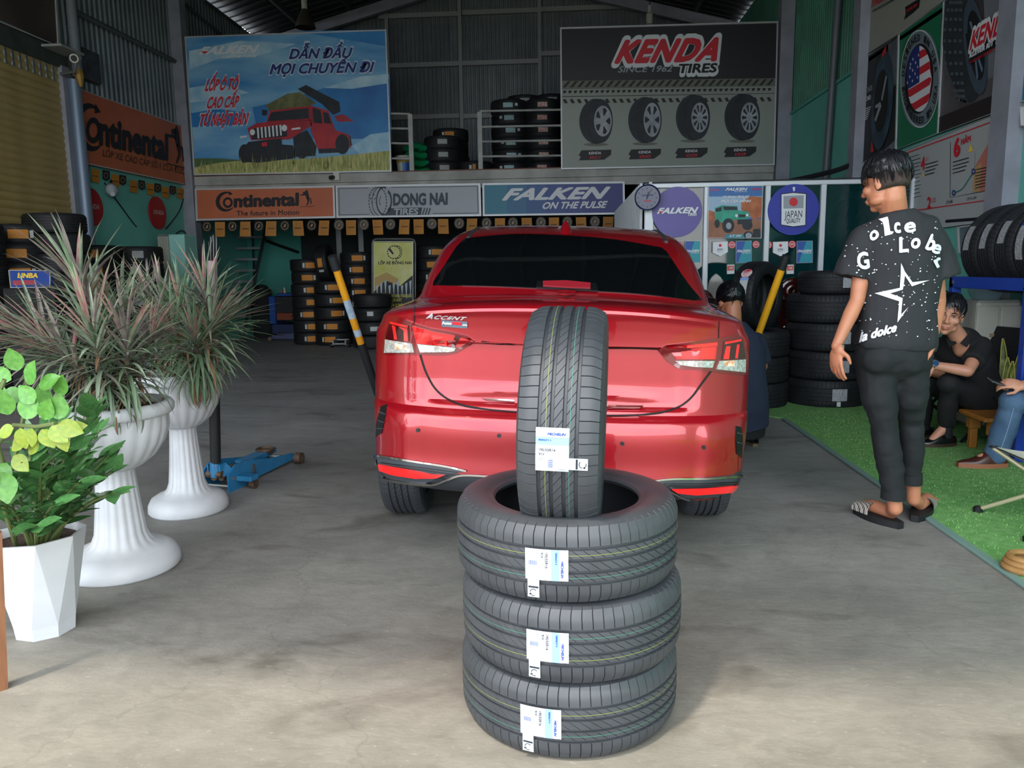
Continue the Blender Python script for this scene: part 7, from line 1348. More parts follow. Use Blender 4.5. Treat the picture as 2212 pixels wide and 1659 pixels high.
def head_parts(mb, T, face=True):
    e = lambda c, r, R=None: ellip(mb, (0, 0, 0), r, None) if 0 else mb.lathe([(math.sin(PI * k / 12), -math.cos(PI * k / 12)) for k in range(13)], 20, T=T @ Matrix.Translation(c) @ (R or Matrix.Identity(4)) @ Matrix.Diagonal((*r, 1)))
    e((0, -.012, .032), (.076, .094, .087)); e((0, .022, -.03), (.063, .070, .082)); e((0, .030, -.075), (.050, .052, .040)); e((0, .062, -.100), (.024, .022, .019))
    for sx in (-1, 1):
        e((sx * .044, .060, -.022), (.024, .026, .024)); e((sx * .077, -.010, -.008), (.008, .019, .031), Matrix.Rotation(sx * -.25, 4, 'Z')); e((sx * .078, -.004, -.03), (.007, .010, .012)); e((sx * .013, .099, -.033), (.009, .010, .008)); e((sx * .045, .025, -.075), (.022, .035, .025))
    mb.tube([T @ V(p) for p in ((0, .086, .022), (0, .098, -.006), (0, .112, -.028), (0, .104, -.036))], [.008, .009, .0125, .008], 10)
    mb.tube([T @ V(p) for p in ((-.052, .066, .030), (-.025, .086, .026), (0, .088, .024), (.025, .086, .026), (.052, .066, .030))], .010, 8)
    mb.tube([T @ V(p) for p in ((-.024, .088, -.062), (-.010, .0975, -.0595), (0, .097, -.061), (.010, .0975, -.0595), (.024, .088, -.062))], [.003, .0055, .0055, .0055, .003], 8)
    mb.tube([T @ V(p) for p in ((-.021, .086, -.072), (0, .095, -.0745), (.021, .086, -.072))], [.003, .0065, .003], 8)
def hair_obj(g, T, mask, thick, mat=None, name='hair', seed=1, strands=160, noisy=.006, c=(0, -.014, .034), r=(.079, .098, .091), dirs=None):
    random.seed(seed); mb = MB(); mb_ = mask
    def f(u, v):
        lon = 2 * PI * u; lat = PI * (v - .5); d = V((math.cos(lat) * math.sin(lon), math.cos(lat) * math.cos(lon), math.sin(lat))); m = mask(d); k = 1 + thick(d) * m - .14 * (1 - m); n = noise.noise(d * 5 + V((seed, 0, 0))) * noisy * m + noise.noise(V((d.x * 26, d.y * 9, d.z * 9))) * noisy * .6 * m
        return T @ V((c[0] + d.x * (r[0] * k + n), c[1] + d.y * (r[1] * k + n), c[2] + d.z * (r[2] * k + n)))
    mb.grid(f, 56, 34, cu=True); h = mb.build(name, mat or m_hair, g, world=True, ang=80)
    if strands:
        s_ = MB(); k = 0
        while k < strands:
            d = V((random.uniform(-1, 1), random.uniform(-1, 1), random.uniform(-.3, 1))).normalized()
            if mask(d) < .6: k += 1; continue
            dd = (dirs(d) if dirs else V((d.x * .4, .9, -.45))); dd = (dd - d * dd.dot(d) * .8).normalized(); th = 1 + thick(d)
            q = [V((c[0] + d.x * r[0] * th, c[1] + d.y * r[1] * th, c[2] + d.z * r[2] * th))]
            for j in range(3):
                e_ = (d + dd * .22 * (j + 1)).normalized(); t2 = (1 + thick(e_) + .02) * (1 if mask(e_) > .3 else 1.0); q.append(V((c[0] + e_.x * r[0] * t2, c[1] + e_.y * r[1] * t2, c[2] + e_.z * r[2] * t2)))
            s_.tube([T @ p for p in q], [.003, .0035, .0028, .0008], 4, flat=.6); k += 1
        s_.build('hair_strands', mat or m_hair, h, kind='stuff') if 0 else s_.build('hair_strands', mat or m_hair, g, world=True, kind='stuff')
    return h
def eyes(g, T, open_=.6):
    for sx in (-1, 1):
        for nm_, c, r, m_ in (('eye', (sx * .031, .0795, .006), (.0135, .010, .0065 * open_ * 1.5), M('eye white', '#c9c2ba', .3)), ('iris', (sx * .031 - .003, .0872, .006), (.0052, .004, .0056 * open_ * 1.4), M('dark iris', '#1a0f0a', .2)), ('eyelash', (sx * .031, .0865, .0125 - .001), (.016, .004, .0022), m_hair)):
            mb = MB(); mb.lathe([(math.sin(PI * k / 8), -math.cos(PI * k / 8)) for k in range(9)], 14, T=T @ Matrix.Translation(c) @ Matrix.Rotation(-sx * .25, 4, 'Z') @ Matrix.Diagonal((*r, 1))); mb.build(nm_, m_, g, world=True)
        mb = MB(); mb.tube([T @ V(p) for p in ((sx * .014, .0975, .027), (sx * .032, .0955, .034), (sx * .052, .078, .028))], [.0035, .0042, .0015], 6); mb.build('eyebrow', m_hair, g, world=True)
def wrinkle(mb, amp, sc, seed=0.):
    n = [V((0, 0, 0))] * len(mb.v)
    for f in mb.f:
        a, b, c = mb.v[f[0]], mb.v[f[1]], mb.v[f[2]]; k = (b - a).cross(c - a)
        for i in f: n[i] = n[i] + k
    for i, v in enumerate(mb.v):
        q = V((v.x * sc[0] + seed, v.y * sc[1], v.z * sc[2])); mb.v[i] = v + n[i].normalized() * amp * (noise.noise(q) + .5 * noise.noise(q * 2.3))
def loft(mb, secs, n=24):
    """secs: (centre, right vector, half width, half depth[, squareness])"""
    rows = []
    for s_ in secs:
        c, r, hw, hd = s_[:4]; r = V(r).normalized()
        rows.append((V(c), r, hw, hd))
    vs = []; fs = []
    for i, (c, r, hw, hd) in enumerate(rows):
        t = (rows[min(i + 1, len(rows) - 1)][0] - rows[max(i - 1, 0)][0]).normalized(); r = (r - t * r.dot(t)).normalized(); f = t.cross(r)
        for k in range(n):
            a = 2 * PI * k / n; ca, sa = math.cos(a), math.sin(a); vs.append(c + r * (hw * abs(ca) ** .85 * (1 if ca > 0 else -1)) + f * (hd * abs(sa) ** .85 * (1 if sa > 0 else -1)))
    for i in range(len(rows) - 1):
        for k in range(n): a0 = i * n + k; b0 = i * n + (k + 1) % n; fs.append((a0, b0, b0 + n, a0 + n))
    fs.append(tuple(range(n))[::-1]); fs.append(tuple((len(rows) - 1) * n + k for k in range(n))); mb.add(vs, fs)
def frame(fwd, up=V((0, 0, 1)), roll=0.):
    y = V(fwd).normalized(); x = y.cross(up).normalized(); z = x.cross(y); return basis(x, y, z) @ Matrix.Rotation(roll, 4, 'Y')
def shoe(g, heel, toe, name, mats, L=.27, sole_h=.022, upper=True):
    heel, toe = V(heel), V(toe); d = (toe - heel); d.z = 0; d.normalize(); T = Matrix.Translation(heel) @ frame(d)
    def prof(v): return .5 * (.062 + .034 * math.sin(PI * min(1, v * .75 + .12)) ** 2) * (math.sin(PI * min(.97, max(.03, v)))) ** .28
    mb = MB()
    for z0, z1 in ((0, sole_h),):
        vs = []; n = 22; out = [(-prof(i / n), L * i / n) for i in range(n + 1)] + [(prof(i / n), L * i / n) for i in range(n, -1, -1)]
        vs = [T @ V((x, y, z0)) for x, y in out] + [T @ V((x * 1.02, y, z1)) for x, y in out]; m = len(out); mb.add(vs, [tuple(range(m))[::-1], tuple(range(m, 2 * m))] + [(i, (i + 1) % m, m + (i + 1) % m, m + i) for i in range(m)])
    mb.build('sole', mats[1], g, world=True, ang=50)
    if upper:
        def up(u, v):
            a = PI * u; t = v; w_ = prof(t * .96 + .02) * .98; hgt = (.075 - .045 * sstep(.35, .75, t)) * (math.sin(PI * min(.98, t * .93 + .07)) ** .35); return T @ V((-w_ * math.cos(a), L * (t * .975 + .012), sole_h - .004 + hgt * math.sin(a) ** .7))
        mb = MB(); mb.grid(up, 16, 20); mb.build(name, mats[0], g, world=True, ang=60)
# ---- the standing man seen from behind
Y0 = 3.66; A = lambda x, y, dy=0.: PY(x, y, Y0 + dy)
g = root('person', 'person standing with back turned, black printed t-shirt, dark trousers and checked sliders', 'person', tuple(fl(1935, 1135)))
hd = V((-.62, .76, -.22)); TH = Matrix.Translation(A(1912, 396, .02)) @ frame(hd, roll=.05) @ Matrix.Scale(.98, 4)
mb = MB(); head_parts(mb, TH); nb = A(1936, 474, .02)
seg(mb, [TH @ V((0, -.035, -.03)), TH @ V((0, -.03, -.075)), nb + V((-.012, 0, .03)), nb + V((0, 0, -.04))], [.050, .053, .060, .075])
hL, hR, pel = A(1893, 765), A(1965, 766), A(1930, 745); sL, sR = A(1872, 506), A(2010, 508, -.02)
loft(mb, [(pel + V((0, 0, -.08)), (1, 0, 0), .15, .10), (pel, (1, 0, 0), .155, .105), (A(1935, 660), (1, 0, 0), .13, .095), (A(1940, 560), (1, 0, 0), .155, .10), (A(1941, 500), (1, 0, 0), .165, .085), (A(1940, 482), (1, 0, 0), .09, .06)])
eL, wL = A(1852, 648, -.03), A(1806, 748, -.10); eR, wR = A(2026, 650, .05), A(2012, 738, -.06)
seg(mb, [sL, sL.lerp(eL, .5), eL], [.048, .040, .033]); seg(mb, [eL, eL.lerp(wL, .3), wL], [.033, .034, .022]); hand(mb, wL, (wL - eL) + V((.10, 0, -.14)), V((.85, .45, .1)), side=1, curl=.30, L=1.0)
seg(mb, [sR, sR.lerp(eR, .5), eR], [.050, .042, .035]); seg(mb, [eR, eR.lerp(wR, .3), wR], [.035, .036, .024]); hand(mb, wR, V((-.1, .2, -1)), V((-.9, .1, 0)), side=-1, curl=.3, L=.95)
kL, kR = A(1912, 925, -.02), A(1968, 912, .08); aL, aR = A(1934, 1098, -.02), A(1973, 1078, .13)
seg(mb, [hL, kL, kL.lerp(aL, .35), aL], [.070, .042, .041, .033]); seg(mb, [hR, kR, kR.lerp(aR, .35), aR], [.070, .042, .041, .033])
for a_, heel, toe in ((aL, fl(1942, 1138), fl(1868, 1113)), (aR, fl(1980, 1118), fl(2012, 1092))):
    d = (toe - heel).normalized(); h_ = heel + d * .045
    seg(mb, [a_, h_ + V((0, 0, .062))], [.034, .030]); seg(mb, [h_ + V((0, 0, .062)), h_ + d * .10 + V((0, 0, .062)), h_ + d * .17 + V((0, 0, .05))], [.033, .033, .024])
    s_ = d.cross(V((0, 0, 1)))
    for k in range(5): q = h_ + d * (.17 - .006 * k) + s_ * (.030 - .015 * k) * (1 if a_ is aL else -1) + V((0, 0, .045)); mb.tube([q, q + d * .035, q + d * .05], [.011, .0105, .008], 8)
b = remesh(mb, .0052, 3); body_m = b.build('body', m_skin, g, world=True, ang=80)
mb = MB()
loft(mb, [(A(1930, 752), (1, 0, .02), .178, .128), (A(1932, 738), (1, 0, 0), .186, .135), (A(1936, 700), (1, 0, 0), .172, .125), (A(1942, 620), (1, 0, 0), .172, .118), (A(1944, 560), (1, 0, 0), .186, .118), (A(1943, 512), (1, 0, 0), .190, .105), (A(1941, 488), (1, 0, 0), .160, .092), (A(1938, 472), (1, 0, 0), .105, .078), (A(1936, 457), (1, 0, 0), .072, .066)])
seg(mb, [sL + V((.03, 0, .005)), sL + V((-.008, 0, -.02)), A(1850, 560, -.01), A(1838, 600, -.01)], [.058, .066, .072, .078], open_=True); seg(mb, [sR + V((-.03, 0, .01)), sR + V((.008, 0, -.02)), A(2026, 556), A(2036, 598)], [.058, .064, .068, .072], open_=True)
b = remesh(mb, .008, 2)
# sleeves and hem are cut level
wrinkle(b, .011, (7, 7, 4)); wrinkle(b, .005, (16, 10, 9), 5.); SHB = bvh_of(b); b.build('t_shirt', m_tee, g, world=True, ang=80)
mb = MB(); tr = .012
loft(mb, [(A(1930, 738), (1, 0, 0), .165, .118), (A(1929, 770), (1, 0, 0), .172, .130), (A(1930, 796), (1, 0, 0), .158, .112), (A(1931, 818), (1, 0, 0), .115, .07)])
seg(mb, [A(1894, 790), A(1898, 860, -.02), kL + V((-.004, 0, 0)), kL.lerp(aL, .5) + V((-.002, 0, 0)), A(1929, 1062, -.02)], [.094, .078, .060, .056, .050], open_=True); seg(mb, [A(1962, 790), A(1968, 860, .02), kR, kR.lerp(aR, .5), A(1967, 1030, .12)], [.090, .074, .058, .054, .048], open_=True)
for k, (c_, r_) in enumerate(((A(1902, 775, -.06), .085), (A(1958, 775, -.06), .083))): ellip(mb, c_, (r_, .075, r_ * .95))
b = remesh(mb, .008, 2); wrinkle(b, .009, (7, 7, 9)); wrinkle(b, .004, (12, 12, 22), 3.); b.build('trousers', m_trs, g, world=True, ang=80)
for (p_, r_) in ((A(1930, 1066, -.02), .056), (A(1967, 1034, .12), .054)): mb = MB(); mb.lathe([(r_ * .96, .03), (r_, 0), (r_ * 1.0, -.025), (r_ * .86, -.025), (r_ * .84, 0)], 24, c=p_); mb.build('trouser_hem', m_trs, g, world=True)
m_chk = bpy.data.materials.new('checked strap'); m_chk.use_nodes = True; nt = m_chk.node_tree; bb = nt.nodes['Principled BSDF']; tcn = nt.nodes.new('ShaderNodeTexCoord'); wv = []
for ax in (0, 1):
    wn = nt.nodes.new('ShaderNodeTexWave'); wn.bands_direction = 'XY'[ax]; wn.inputs['Scale'].default_value = 26; nt.links.new(tcn.outputs['Object'], wn.inputs['Vector']); wv.append(wn)
mx = nt.nodes.new('ShaderNodeMath'); mx.operation = 'ADD'; nt.links.new(wv[0].outputs['Fac'], mx.inputs[0]); nt.links.new(wv[1].outputs['Fac'], mx.inputs[1]); rp = nt.nodes.new('ShaderNodeValToRGB'); rp.color_ramp.interpolation = 'CONSTANT'; rp.color_ramp.elements[0].color = lin('#2b2624'); e_ = rp.color_ramp.elements[1]; e_.position = .3; e_.color = lin('#8d8780'); e2 = rp.color_ramp.elements.new(.55); e2.color = lin('#b8b1a8')
dv = nt.nodes.new('ShaderNodeMath'); dv.operation = 'MULTIPLY'; dv.inputs[1].default_value = .5; nt.links.new(mx.outputs[0], dv.inputs[0]); nt.links.new(dv.outputs[0], rp.inputs['Fac']); nt.links.new(rp.outputs['Color'], bb.inputs['Base Color'])
for lb, heel, toe in (('left', fl(1946, 1143), fl(1860, 1112)), ('right', fl(1975, 1128), fl(2016, 1088))):
    shoe(g, heel, toe, 'upper', (m_blk2, M('black rubber sole', '#141518', .6)), L=.275, sole_h=.034, upper=False); d = (toe - heel); d.z = 0; d.normalize(); T = Matrix.Translation(heel) @ frame(d)
    mb = MB(); mb.grid(lambda u, v: T @ V((-.050 * math.cos(PI * u) * (1 - .12 * v), .155 + .105 * v, .030 + (.060 - .022 * v) * math.sin(PI * u) ** .55)), 20, 8); mb.grid(lambda u, v: T @ V((-.047 * math.cos(PI * u) * (1 - .12 * v), .155 + .105 * v, .030 + (.056 - .022 * v) * math.sin(PI * u) ** .55)), 20, 8); mb.build('slider_strap', m_chk, g, world=True)
hair_obj(g, TH, lambda d: sstep(-.16, .06, d.z + .06 * abs(d.x) - .22 * sstep(.3, .9, d.y)), lambda d: .15 + .08 * sstep(.2, .8, d.z), seed=3, strands=420, noisy=.010, dirs=lambda d: V((d.x * .6 + .2 * math.sin(d.x * 9), d.y * .8, -.6)))
hair_obj(g, TH, lambda d: sstep(-.88, -.66, d.z) * (1 - sstep(.15, .45, d.y)), lambda d: .06 + .16 * sstep(-.2, -.6, d.z) if 0 else .06 + .14 * (1 - sstep(-.7, -.2, d.z)), mat=m_fade, name='cropped_hair', seed=4, strands=0, noisy=.002)
# print on the back of the shirt
m_pr = M('white shirt print', '#d5d6dc', .7)
def sprint(name, poly, kw=10): patch(SHB, poly, name, m_pr, g, off=.005, step=kw, skirt=0)
def stext(s, BL, BR, TL, **k): mb = MB(); text(mb, s, lambda u, v: hit(SHB, BL[0] + (BR[0] - BL[0]) * u + (TL[0] - BL[0]) * v, BL[1] + (BR[1] - BL[1]) * u + (TL[1] - BL[1]) * v, .007), **k); mb.build('shirt_lettering', m_pr, g, world=True, smooth=False)
S0 = lambda x, y: (1652 + x / 3.95, 300 + y / 3.95)
sprint('printed_star', [S0(*p) for p in ((1160, 1060), (1255, 1255), (1400, 1205), (1335, 1225), (1245, 1258), (1190, 1175), (1172, 1290), (1070, 1315), (1172, 1360), (1165, 1500), (1225, 1432), (1130, 1565), (1145, 1380), (940, 1315), (1150, 1265))] if 0 else [S0(*p) for p in ((1158, 1060), (1190, 1130), (1255, 1222), (1400, 1205), (1250, 1258), (1192, 1165), (1175, 1285), (1068, 1318), (1172, 1358), (1160, 1500), (1224, 1434), (1130, 1567), (1142, 1385), (942, 1317), (1148, 1270))], 9)
for ch, x0, y0, x1, y1, h, rot in (('o', 915, 880, 990, 830, 80, 0), ('c', 1105, 808, 1160, 800, 95, 0), ('e', 1190, 805, 1290, 790, 90, 0), ('L', 1140, 970, 1225, 960, 125, 0), ('o', 1240, 930, 1320, 935, 95, 0), ('b', 1355, 935, 1425, 960, 130, 0), ('e', 1405, 965, 1480, 985, 85, 0), ('r', 1455, 1100, 1515, 1060, 75, 0), ('G', 800, 1115, 895, 1095, 135, 0)):
    dx, dy = x1 - x0, y1 - y0; l_ = math.hypot(dx, dy); up = (dy / l_ * h, -dx / l_ * h); k = {'o': 1.3, 'c': 1.3, 'e': 1.3, 'r': 1.3}.get(ch, 1.); stext(ch, S0(x0, y0), S0(x1, y1), S0(x0 + up[0] * k, y0 + up[1] * k), bold=.035, shear=.1)
sprint('printed_letter', [S0(*p) for p in ((975, 690), (1050, 668), (1058, 700), (1068, 790), (1100, 795), (1085, 815), (1025, 832), (1018, 760), (1008, 715))], 7)
stext('la dolce', (1859, 739), (1938, 715), (1857, 721), bold=.045, shear=.4)
random.seed(12); mb = MB()
for i in range(150):
    x, y = random.uniform(1850, 2030), random.uniform(478, 735)
    if random.random() < .12: x, y = random.uniform(1822, 1868), random.uniform(520, 590)
    r = random.uniform(.8, 2.2); mb.add([hit(SHB, x + r * math.cos(a), y + r * .8 * math.sin(a) - r * .2 * math.cos(a), .0045) for a in (0, 1.2, 2.4, 3.6, 4.8)], [(0, 1, 2, 3, 4)])
mb.build('print_specks', m_pr, g, world=True, smooth=False, kind='stuff')
# ---- crouching mechanic beside the car
Y1 = 5.25; A = lambda x, y, dy=0.: PY(x, y, Y1 + dy)
g = root('person', 'person crouching with back turned beside the red car, navy work shirt, black hair', 'person', (*A(1612, 960).xy, 0))
TH = Matrix.Translation(A(1577, 652, .05)) @ frame(V((-.25, .93, -.30))); mb = MB(); head_parts(mb, TH); nb = A(1583, 708, -.01)
seg(mb, [TH @ V((0, -.03, -.04)), nb, nb + V((0, 0, -.08))], [.054, .062, .08])
pel = A(1600, 905, -.02); sL, sR = A(1530, 735), A(1630, 740)
loft(mb, [(pel, (1, 0, 0), .16, .12), (A(1595, 830, -.05), (1, 0, 0), .15, .11), (A(1588, 760, -.04), (1, 0, 0), .17, .11), (A(1585, 722), (1, 0, 0), .13, .08)])
eR, wR = A(1645, 790, .06), A(1608, 810, .30); eL, wL = A(1520, 795, .1), A(1548, 812, .32)
for s_, e_, w_, sd in ((sL, eL, wL, 1), (sR, eR, wR, -1)): seg(mb, [s_, e_], [.052, .042]); seg(mb, [e_, e_.lerp(w_, .35), w_], [.042, .040, .026]); hand(mb, w_, w_ - e_, V((0, 0, -1)), side=sd, curl=.5, L=.9)
hL, hR = pel + V((-.09, .02, .0)), pel + V((.09, .02, .0)); kL, kR = pel + V((-.16, .40, .16)), pel + V((.17, .38, .16)); aL, aR = V((kL.x, kL.y - .14, .09)), V((kR.x - .04, kR.y - .22, .09))
for h_, k_, a_ in ((hL, kL, aL), (hR, kR, aR)): seg(mb, [h_, k_, a_], [.085, .055, .038]); seg(mb, [a_, a_ + V((0, .12, -.04))], [.036, .03])
remesh(mb, .008, 3).build('body', m_skin, g, world=True, ang=80)
mb = MB(); loft(mb, [(A(1606, 918, -.03), (1, 0, 0), .165, .14), (A(1602, 880, -.06), (1, 0, 0), .175, .145), (A(1596, 820, -.08), (1, 0, 0), .178, .14), (A(1590, 765, -.06), (1, 0, 0), .188, .13), (A(1586, 728, -.02), (1, 0, 0), .155, .105), (A(1583, 698, .0), (1, 0, 0), .075, .07)])
seg(mb, [sL, A(1522, 782, .04)], [.075, .08], open_=True); seg(mb, [sR, A(1644, 782, .04)], [.072, .070], open_=True); b = remesh(mb, .009, 2); wrinkle(b, .008, (6, 6, 5)); MBV = bvh_of(b); b.build('work_shirt', m_nvy, g, world=True, ang=80)
mb = MB(); loft(mb, [(pel + V((0, 0, .03)), (1, 0, 0), .17, .14), (pel + V((0, .02, -.10)), (1, 0, 0), .165, .15)])
for h_, k_, a_ in ((hL, kL, aL), (hR, kR, aR)): seg(mb, [h_, k_, a_], [.10, .072, .058])
b = remesh(mb, .009, 2); b.build('trousers', m_blk2, g, world=True, ang=80)
for a_ in (aL, aR): shoe(g, (a_.x, a_.y - .06, .0), (a_.x, a_.y + .2, 0), 'shoe_upper', (m_blk2, M('worn sole', '#6a5a40', .7)), L=.27)
hair_obj(g, TH, lambda d: sstep(-.80, -.52, d.z - .5 * sstep(.3, .8, d.y)) * (.35 + .65 * sstep(-.62, -.2, d.z)), lambda d: .12 + .05 * d.z, seed=8, strands=220, noisy=.01)
patch(MBV, ell(1597, 708, 0, 0), 'x', m_yel, g) if 0 else None
m_ypr = M('yellow shirt print', '#b5ad3e', .7)
mb = MB()
for q in ringpolys(1582, 708, 20, 20, .86, 22, gap=.15) + [ell(1574, 703, 8, 6, 12), ell(1588, 700, 6, 7, 12)]: mb.add([hit(MBV, x, y, .004) for x, y in q], [tuple(range(len(q)))])
mb.build('shirt_emblem', m_ypr, g, world=True, smooth=False, kind='stuff')
mb = MB(); text(mb, 'DONG NAI', lambda u, v: hit(MBV, 1561 + 53 * u, 741 - 6 * v, .004), bold=.03); mb.build('shirt_lettering', m_ypr, g, world=True, smooth=False)
# ---- smiling man sitting on the right
Y2 = 5.38; A = lambda x, y, dy=0.: PY(x, y, Y2 + dy)
g = root('person', 'smiling person in black sitting on a folding chair, forearm on knee, wearing a watch', 'person', (*A(2060, 955).xy, 0))
fc_ = V((-.48, -.86, -.12)); TH = Matrix.Translation(A(2050, 680, -.20)) @ frame(fc_, roll=-.16) @ Matrix.Scale(1.02, 4); mb = MB(); head_parts(mb, TH)
nb = A(2072, 730, -.13); seg(mb, [TH @ V((0, -.03, -.05)), nb, nb + V((.04, .03, -.08))], [.050, .054, .055])
pel = A(2118, 868, .10); sN, sF = A(2117, 752, -.10), A(2036, 752, .10); ch = sN.lerp(sF, .5); rt = (sN - sF).normalized()
loft(mb, [(pel, (.2, -1, 0), .13, .09), (pel.lerp(ch, .5), (.3, -.9, 0), .12, .08), (ch + V((0, 0, -.06)), rt, .13, .07), (ch + V((0, 0, .0)), rt, .10, .055)])
eN, wN = A(2090, 802, -.28), A(2012, 788, -.22); eF, wF = A(2035, 808, .10), A(1998, 800, .0)
for s_, e_, w_, sd in ((sN, eN, wN, 1), (sF, eF, wF, -1)): seg(mb, [s_, e_], [.048, .038]); seg(mb, [e_, e_.lerp(w_, .35), w_], [.038, .036, .025])
hand(mb, wN, V((-.45, .0, -.9)), V((.6, .5, -.3)), side=-1, curl=.35, L=.95); hand(mb, wF, V((-.4, -.1, -.9)), V((.3, -.8, 0)), side=1, curl=.35, L=.95)
hN, hF = pel + V((-.02, -.10, 0)), pel + V((-.02, .10, 0)); kN, kF = A(2050, 828, -.18), A(1998, 830, .10); aN, aF = A(2044, 920, -.05), A(1995, 915, .22)
for h_, k_, a_ in ((hN, kN, aN), (hF, kF, aF)): seg(mb, [h_, k_, k_.lerp(a_, .35), a_], [.075, .044, .042, .034]); seg(mb, [a_, V((a_.x - .09, a_.y - .02, .06))], [.034, .028])
remesh(mb, .0065, 2).build('body', m_skin2, g, world=True, ang=80)
eyes(g, TH, .32); mb = MB(); mb.tube([TH @ V(p) for p in ((-.019, .0885, -.0650), (-.008, .0955, -.0672), (.008, .0955, -.0672), (.019, .0885, -.0650))], [.001, .003, .003, .001], 6, flat=.5); mb.build('teeth', M('teeth', '#d9d2c6', .3), g, world=True)
mb = MB(); mb.tube([TH @ V(p) for p in ((-.026, .088, -.062), (-.010, .0985, -.0605), (.010, .0985, -.0605), (.026, .088, -.062))], [.0015, .003, .003, .0015], 6); mb.tube([TH @ V(p) for p in ((-.022, .087, -.071), (0, .0985, -.0755), (.022, .087, -.071))], [.0015, .004, .0015], 6); mb.build('lips', M('lips', '#a05a50', .5), g, world=True)
hair_obj(g, TH, lambda d: sstep(-.05, .18, d.z + (-.42 if d.y > .55 else .35 * (1 - sstep(-.2, .5, d.y))) + .12), lambda d: .12 + .05 * d.z, seed=15, strands=320, noisy=.009, dirs=lambda d: V((-.5, .7, -.5)))
mb = MB(); loft(mb, [(pel + V((.02, 0, -.02)), (.2, -1, 0), .18, .14), (pel.lerp(ch, .35), (.25, -.95, 0), .175, .145), (pel.lerp(ch, .75), (.3, -.9, 0), .19, .14), (ch + V((0, 0, .0)), rt, .175, .115), (ch.lerp(nb, .55) + V((0, 0, .03)), rt, .11, .085), (nb + V((.0, .0, .012)), rt, .064, .062)])
seg(mb, [sN + V((0, 0, .01)), sN.lerp(eN, .62)], [.070, .073], open_=True); seg(mb, [sF + V((0, 0, .01)), sF.lerp(eF, .62)], [.070, .070], open_=True); b = remesh(mb, .008, 2); wrinkle(b, .008, (6, 6, 6)); b.build('polo_shirt', m_blk2, g, world=True, ang=80)
for sx in (-1, 1):      # collar
    cc = TH @ V((0, .0, -.14)); q = nb + rt * (.03 * sx); mb = MB(); fx = V((-.45, -.85, 0)).normalized(); mb.slab([nb + rt * (.062 * sx) + V((0, 0, .035)), nb + fx * .07 + V((0, 0, -.03)) + rt * .01 * sx, nb + fx * .085 + rt * (.055 * sx) + V((0, 0, -.055)), nb + fx * .04 + rt * (.085 * sx) + V((0, 0, .0))], fx, .006); mb.build('collar', m_blk2, g, world=True)
mb = MB(); loft(mb, [(pel + V((.03, 0, .02)), (.2, -1, 0), .17, .13), (pel + V((.0, 0, -.06)), (.2, -1, 0), .16, .13)])
for h_, k_, a_ in ((hN, kN, aN), (hF, kF, aF)): seg(mb, [h_, h_.lerp(k_, .5), k_, k_.lerp(a_, .5), k_.lerp(a_, .86)], [.098, .088, .070, .062, .056])
b = remesh(mb, .008, 2); wrinkle(b, .006, (7, 7, 9)); b.build('trousers', m_blk2, g, world=True, ang=80)
m_lea = M('black leather', '#0c0d10', .28, coat=.3)
for a_, lbl in ((aN, 0), (aF, 1)):
    mb = MB(); p_ = V((a_.x, a_.y, .02)); mb.tube([p_ + V((.0, 0, .05)), p_ + V((0, 0, .10)), p_ + V((.0, 0, .15))], [.044, .042, .040], 16); mb.build('sock', m_blk2, g, world=True); shoe(g, (a_.x + .07, a_.y, .012), (a_.x - .2, a_.y - .02, .012), 'shoe_upper', (m_lea, M('brown heel sole', '#3b2a20', .6)), L=.28)
mb = MB(); T = Matrix.Translation(wN + V((.012, -.002, .004))) @ basis(V((0, 1, 0)), V((0, 0, 1)), V((1, 0, 0))) ; mb.lathe([(.029, -.009), (.032, -.008), (.032, .008), (.029, .009)], 22, T=T); mb.build('watch_strap', m_steel, g, world=True)
mb = MB(); T = Matrix.Translation(wN + V((.010, -.028, .012))) @ Matrix.Rotation(PI / 2 - .3, 4, 'X'); mb.lathe([(0, 0), (.021, 0), (.021, .008), (.017, .009)], 22, T=T); mb.build('watch_case', m_steel, g, world=True); mb = MB(); mb.lathe([(.018, .0092), (0, .0094)], 22, T=T); mb.build('watch_dial', M('blue dial', '#1c3a6a', .2), g, world=True)
# ---- man in jeans cut by the right edge, looking at his phone
Y3 = 4.78; A = lambda x, y, dy=0.: PY(x, y, Y3 + dy)
g = root('person', 'person in blue jeans and brown slip-on shoes holding a phone, cut by the right edge', 'person', (*A(2150, 1010).xy, 0))
kN, kF = A(2188, 868, -.10), A(2200, 872, .16) ; pel = V((kN.x + .42, 4.58, .42)); aN = A(2150, 985, -.02); aF = V((kF.x + .10, 4.38, .09)); kF = V((kN.x + .12, 4.37, .50))
TH = Matrix.Translation((pel.x - .12, pel.y, 1.18)) @ frame(V((-.8, -.1, -.5))); mb = MB(); head_parts(mb, TH); nb = V((pel.x - .06, pel.y, 1.00)); seg(mb, [TH @ V((0, -.03, -.05)), nb], [.053, .062])
sN, sF = V((nb.x, pel.y + .19, .93)), V((nb.x, pel.y - .19, .93)); loft(mb, [(pel, (0, 1, 0), .15, .11), (V((pel.x, pel.y, .65)), (0, 1, 0), .14, .10), (V((nb.x, pel.y, .88)), (0, 1, 0), .17, .10), (nb, (0, 1, 0), .09, .06)])
wN = A(2204, 842, -.05); wF = A(2212, 832, -.16); eN = V((pel.x - .12, pel.y + .22, .62)); eF = V((pel.x - .10, pel.y - .26, .60))
for s_, e_, w_ in ((sN, eN, wN), (sF, eF, wF)): seg(mb, [s_, e_], [.048, .040]); seg(mb, [e_, e_.lerp(w_, .35), w_], [.040, .040, .029])
hand(mb, wN, V((-1, -.12, .0)), V((.1, -.3, .95)), side=1, curl=.5, L=1.); hand(mb, wF, V((-1, .25, .12)), V((.1, .6, -.6)), side=1, curl=.6, L=1.)
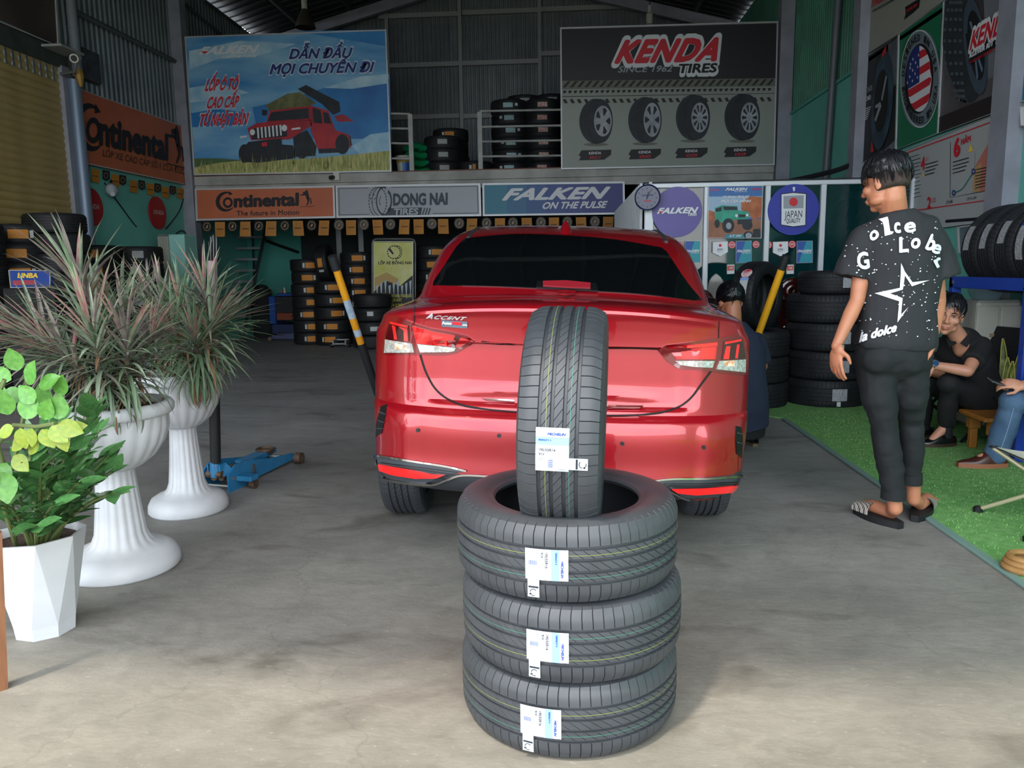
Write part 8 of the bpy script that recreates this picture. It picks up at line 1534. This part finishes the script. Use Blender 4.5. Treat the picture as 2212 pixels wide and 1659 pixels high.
hN, hF = pel + V((0, .10, 0)), pel + V((0, -.10, 0))
for h_, k_, a_ in ((hN, kN, aN), (hF, kF, aF)): seg(mb, [h_, k_, k_.lerp(a_, .35), a_], [.085, .056, .052, .035]); seg(mb, [a_, V((a_.x - .08, a_.y, .065))], [.036, .030])
remesh(mb, .0055, 2).build('body', m_skin2, g, world=True, ang=80)
hair_obj(g, TH, lambda d: sstep(-.2, .1, d.z - (.3 if d.y > .5 else 0)), lambda d: .12, seed=19, strands=150)
mb = MB(); loft(mb, [(pel + V((0, 0, .02)), (0, 1, 0), .18, .14), (V((pel.x, pel.y, .68)), (0, 1, 0), .175, .14), (V((nb.x, pel.y, .88)), (0, 1, 0), .19, .12), (nb + V((0, 0, .01)), (0, 1, 0), .08, .075)]); seg(mb, [sN, sN.lerp(eN, .6)], [.07, .07], open_=True); seg(mb, [sF, sF.lerp(eF, .6)], [.07, .07], open_=True); remesh(mb, .009, 2).build('shirt', M('brick red cotton', '#6a2a2a', .85, bump=.2, bs=16), g, world=True, ang=80)
mb = MB(); loft(mb, [(pel + V((0, 0, .04)), (0, 1, 0), .17, .13), (pel + V((0, 0, -.06)), (0, 1, 0), .16, .13)])
for h_, k_, a_ in ((hN, kN, aN), (hF, kF, aF)): seg(mb, [h_, h_.lerp(k_, .5), k_, k_.lerp(a_, .5), k_.lerp(a_, .97)], [.10, .092, .078, .072, .064])
b = remesh(mb, .008, 2); wrinkle(b, .006, (7, 7, 12)); JB = bvh_of(b); b.build('jeans', m_jn, g, world=True, ang=80)
mb = MB(); pts = [A(2182, 888), A(2172, 930), A(2160, 965)]; pts = [hit(JB, *q, .001) for q in ((2190, 880), (2182, 910), (2173, 940), (2163, 968))]; mb.tube(pts, .0025, 5); mb.build('seam', M('pale denim seam', '#7d93ab', .9), g, world=True)
m_brn2 = M('brown leather', '#3d1c17', .4, coat=.2, var='#4a241c', vs=8); m_tan = M('tan rubber sole', '#8f5a40', .6)
for a_ in (aN, aF): shoe(g, (a_.x + .07, a_.y - .0, .012), (a_.x - .2, a_.y - .0, .012), 'shoe_upper', (m_brn2, m_tan), L=.29, sole_h=.028)
ph = A(2152, 829, -.12); g2 = root('phone', 'black and silver phone held by the person in jeans', 'phone', tuple(ph)); T = Matrix.Translation(ph + V((.03, 0, 0))) @ Matrix.Rotation(.35, 4, 'Y') @ Matrix.Rotation(.2, 4, 'X'); mb = MB(); mb.bbox((-.075, -.037, -.004), (.075, .037, .004), .003, T); mb.build('case', m_steel, g2, world=True); mb = MB(); mb.bbox((-.072, -.034, .004), (.072, .034, .0052), .0005, T); mb.build('screen', k_blk, g2, world=True)
fchair('black folding seat under the person in jeans', pel.x + .0, pel.y, -PI / 2, .33, back=False)
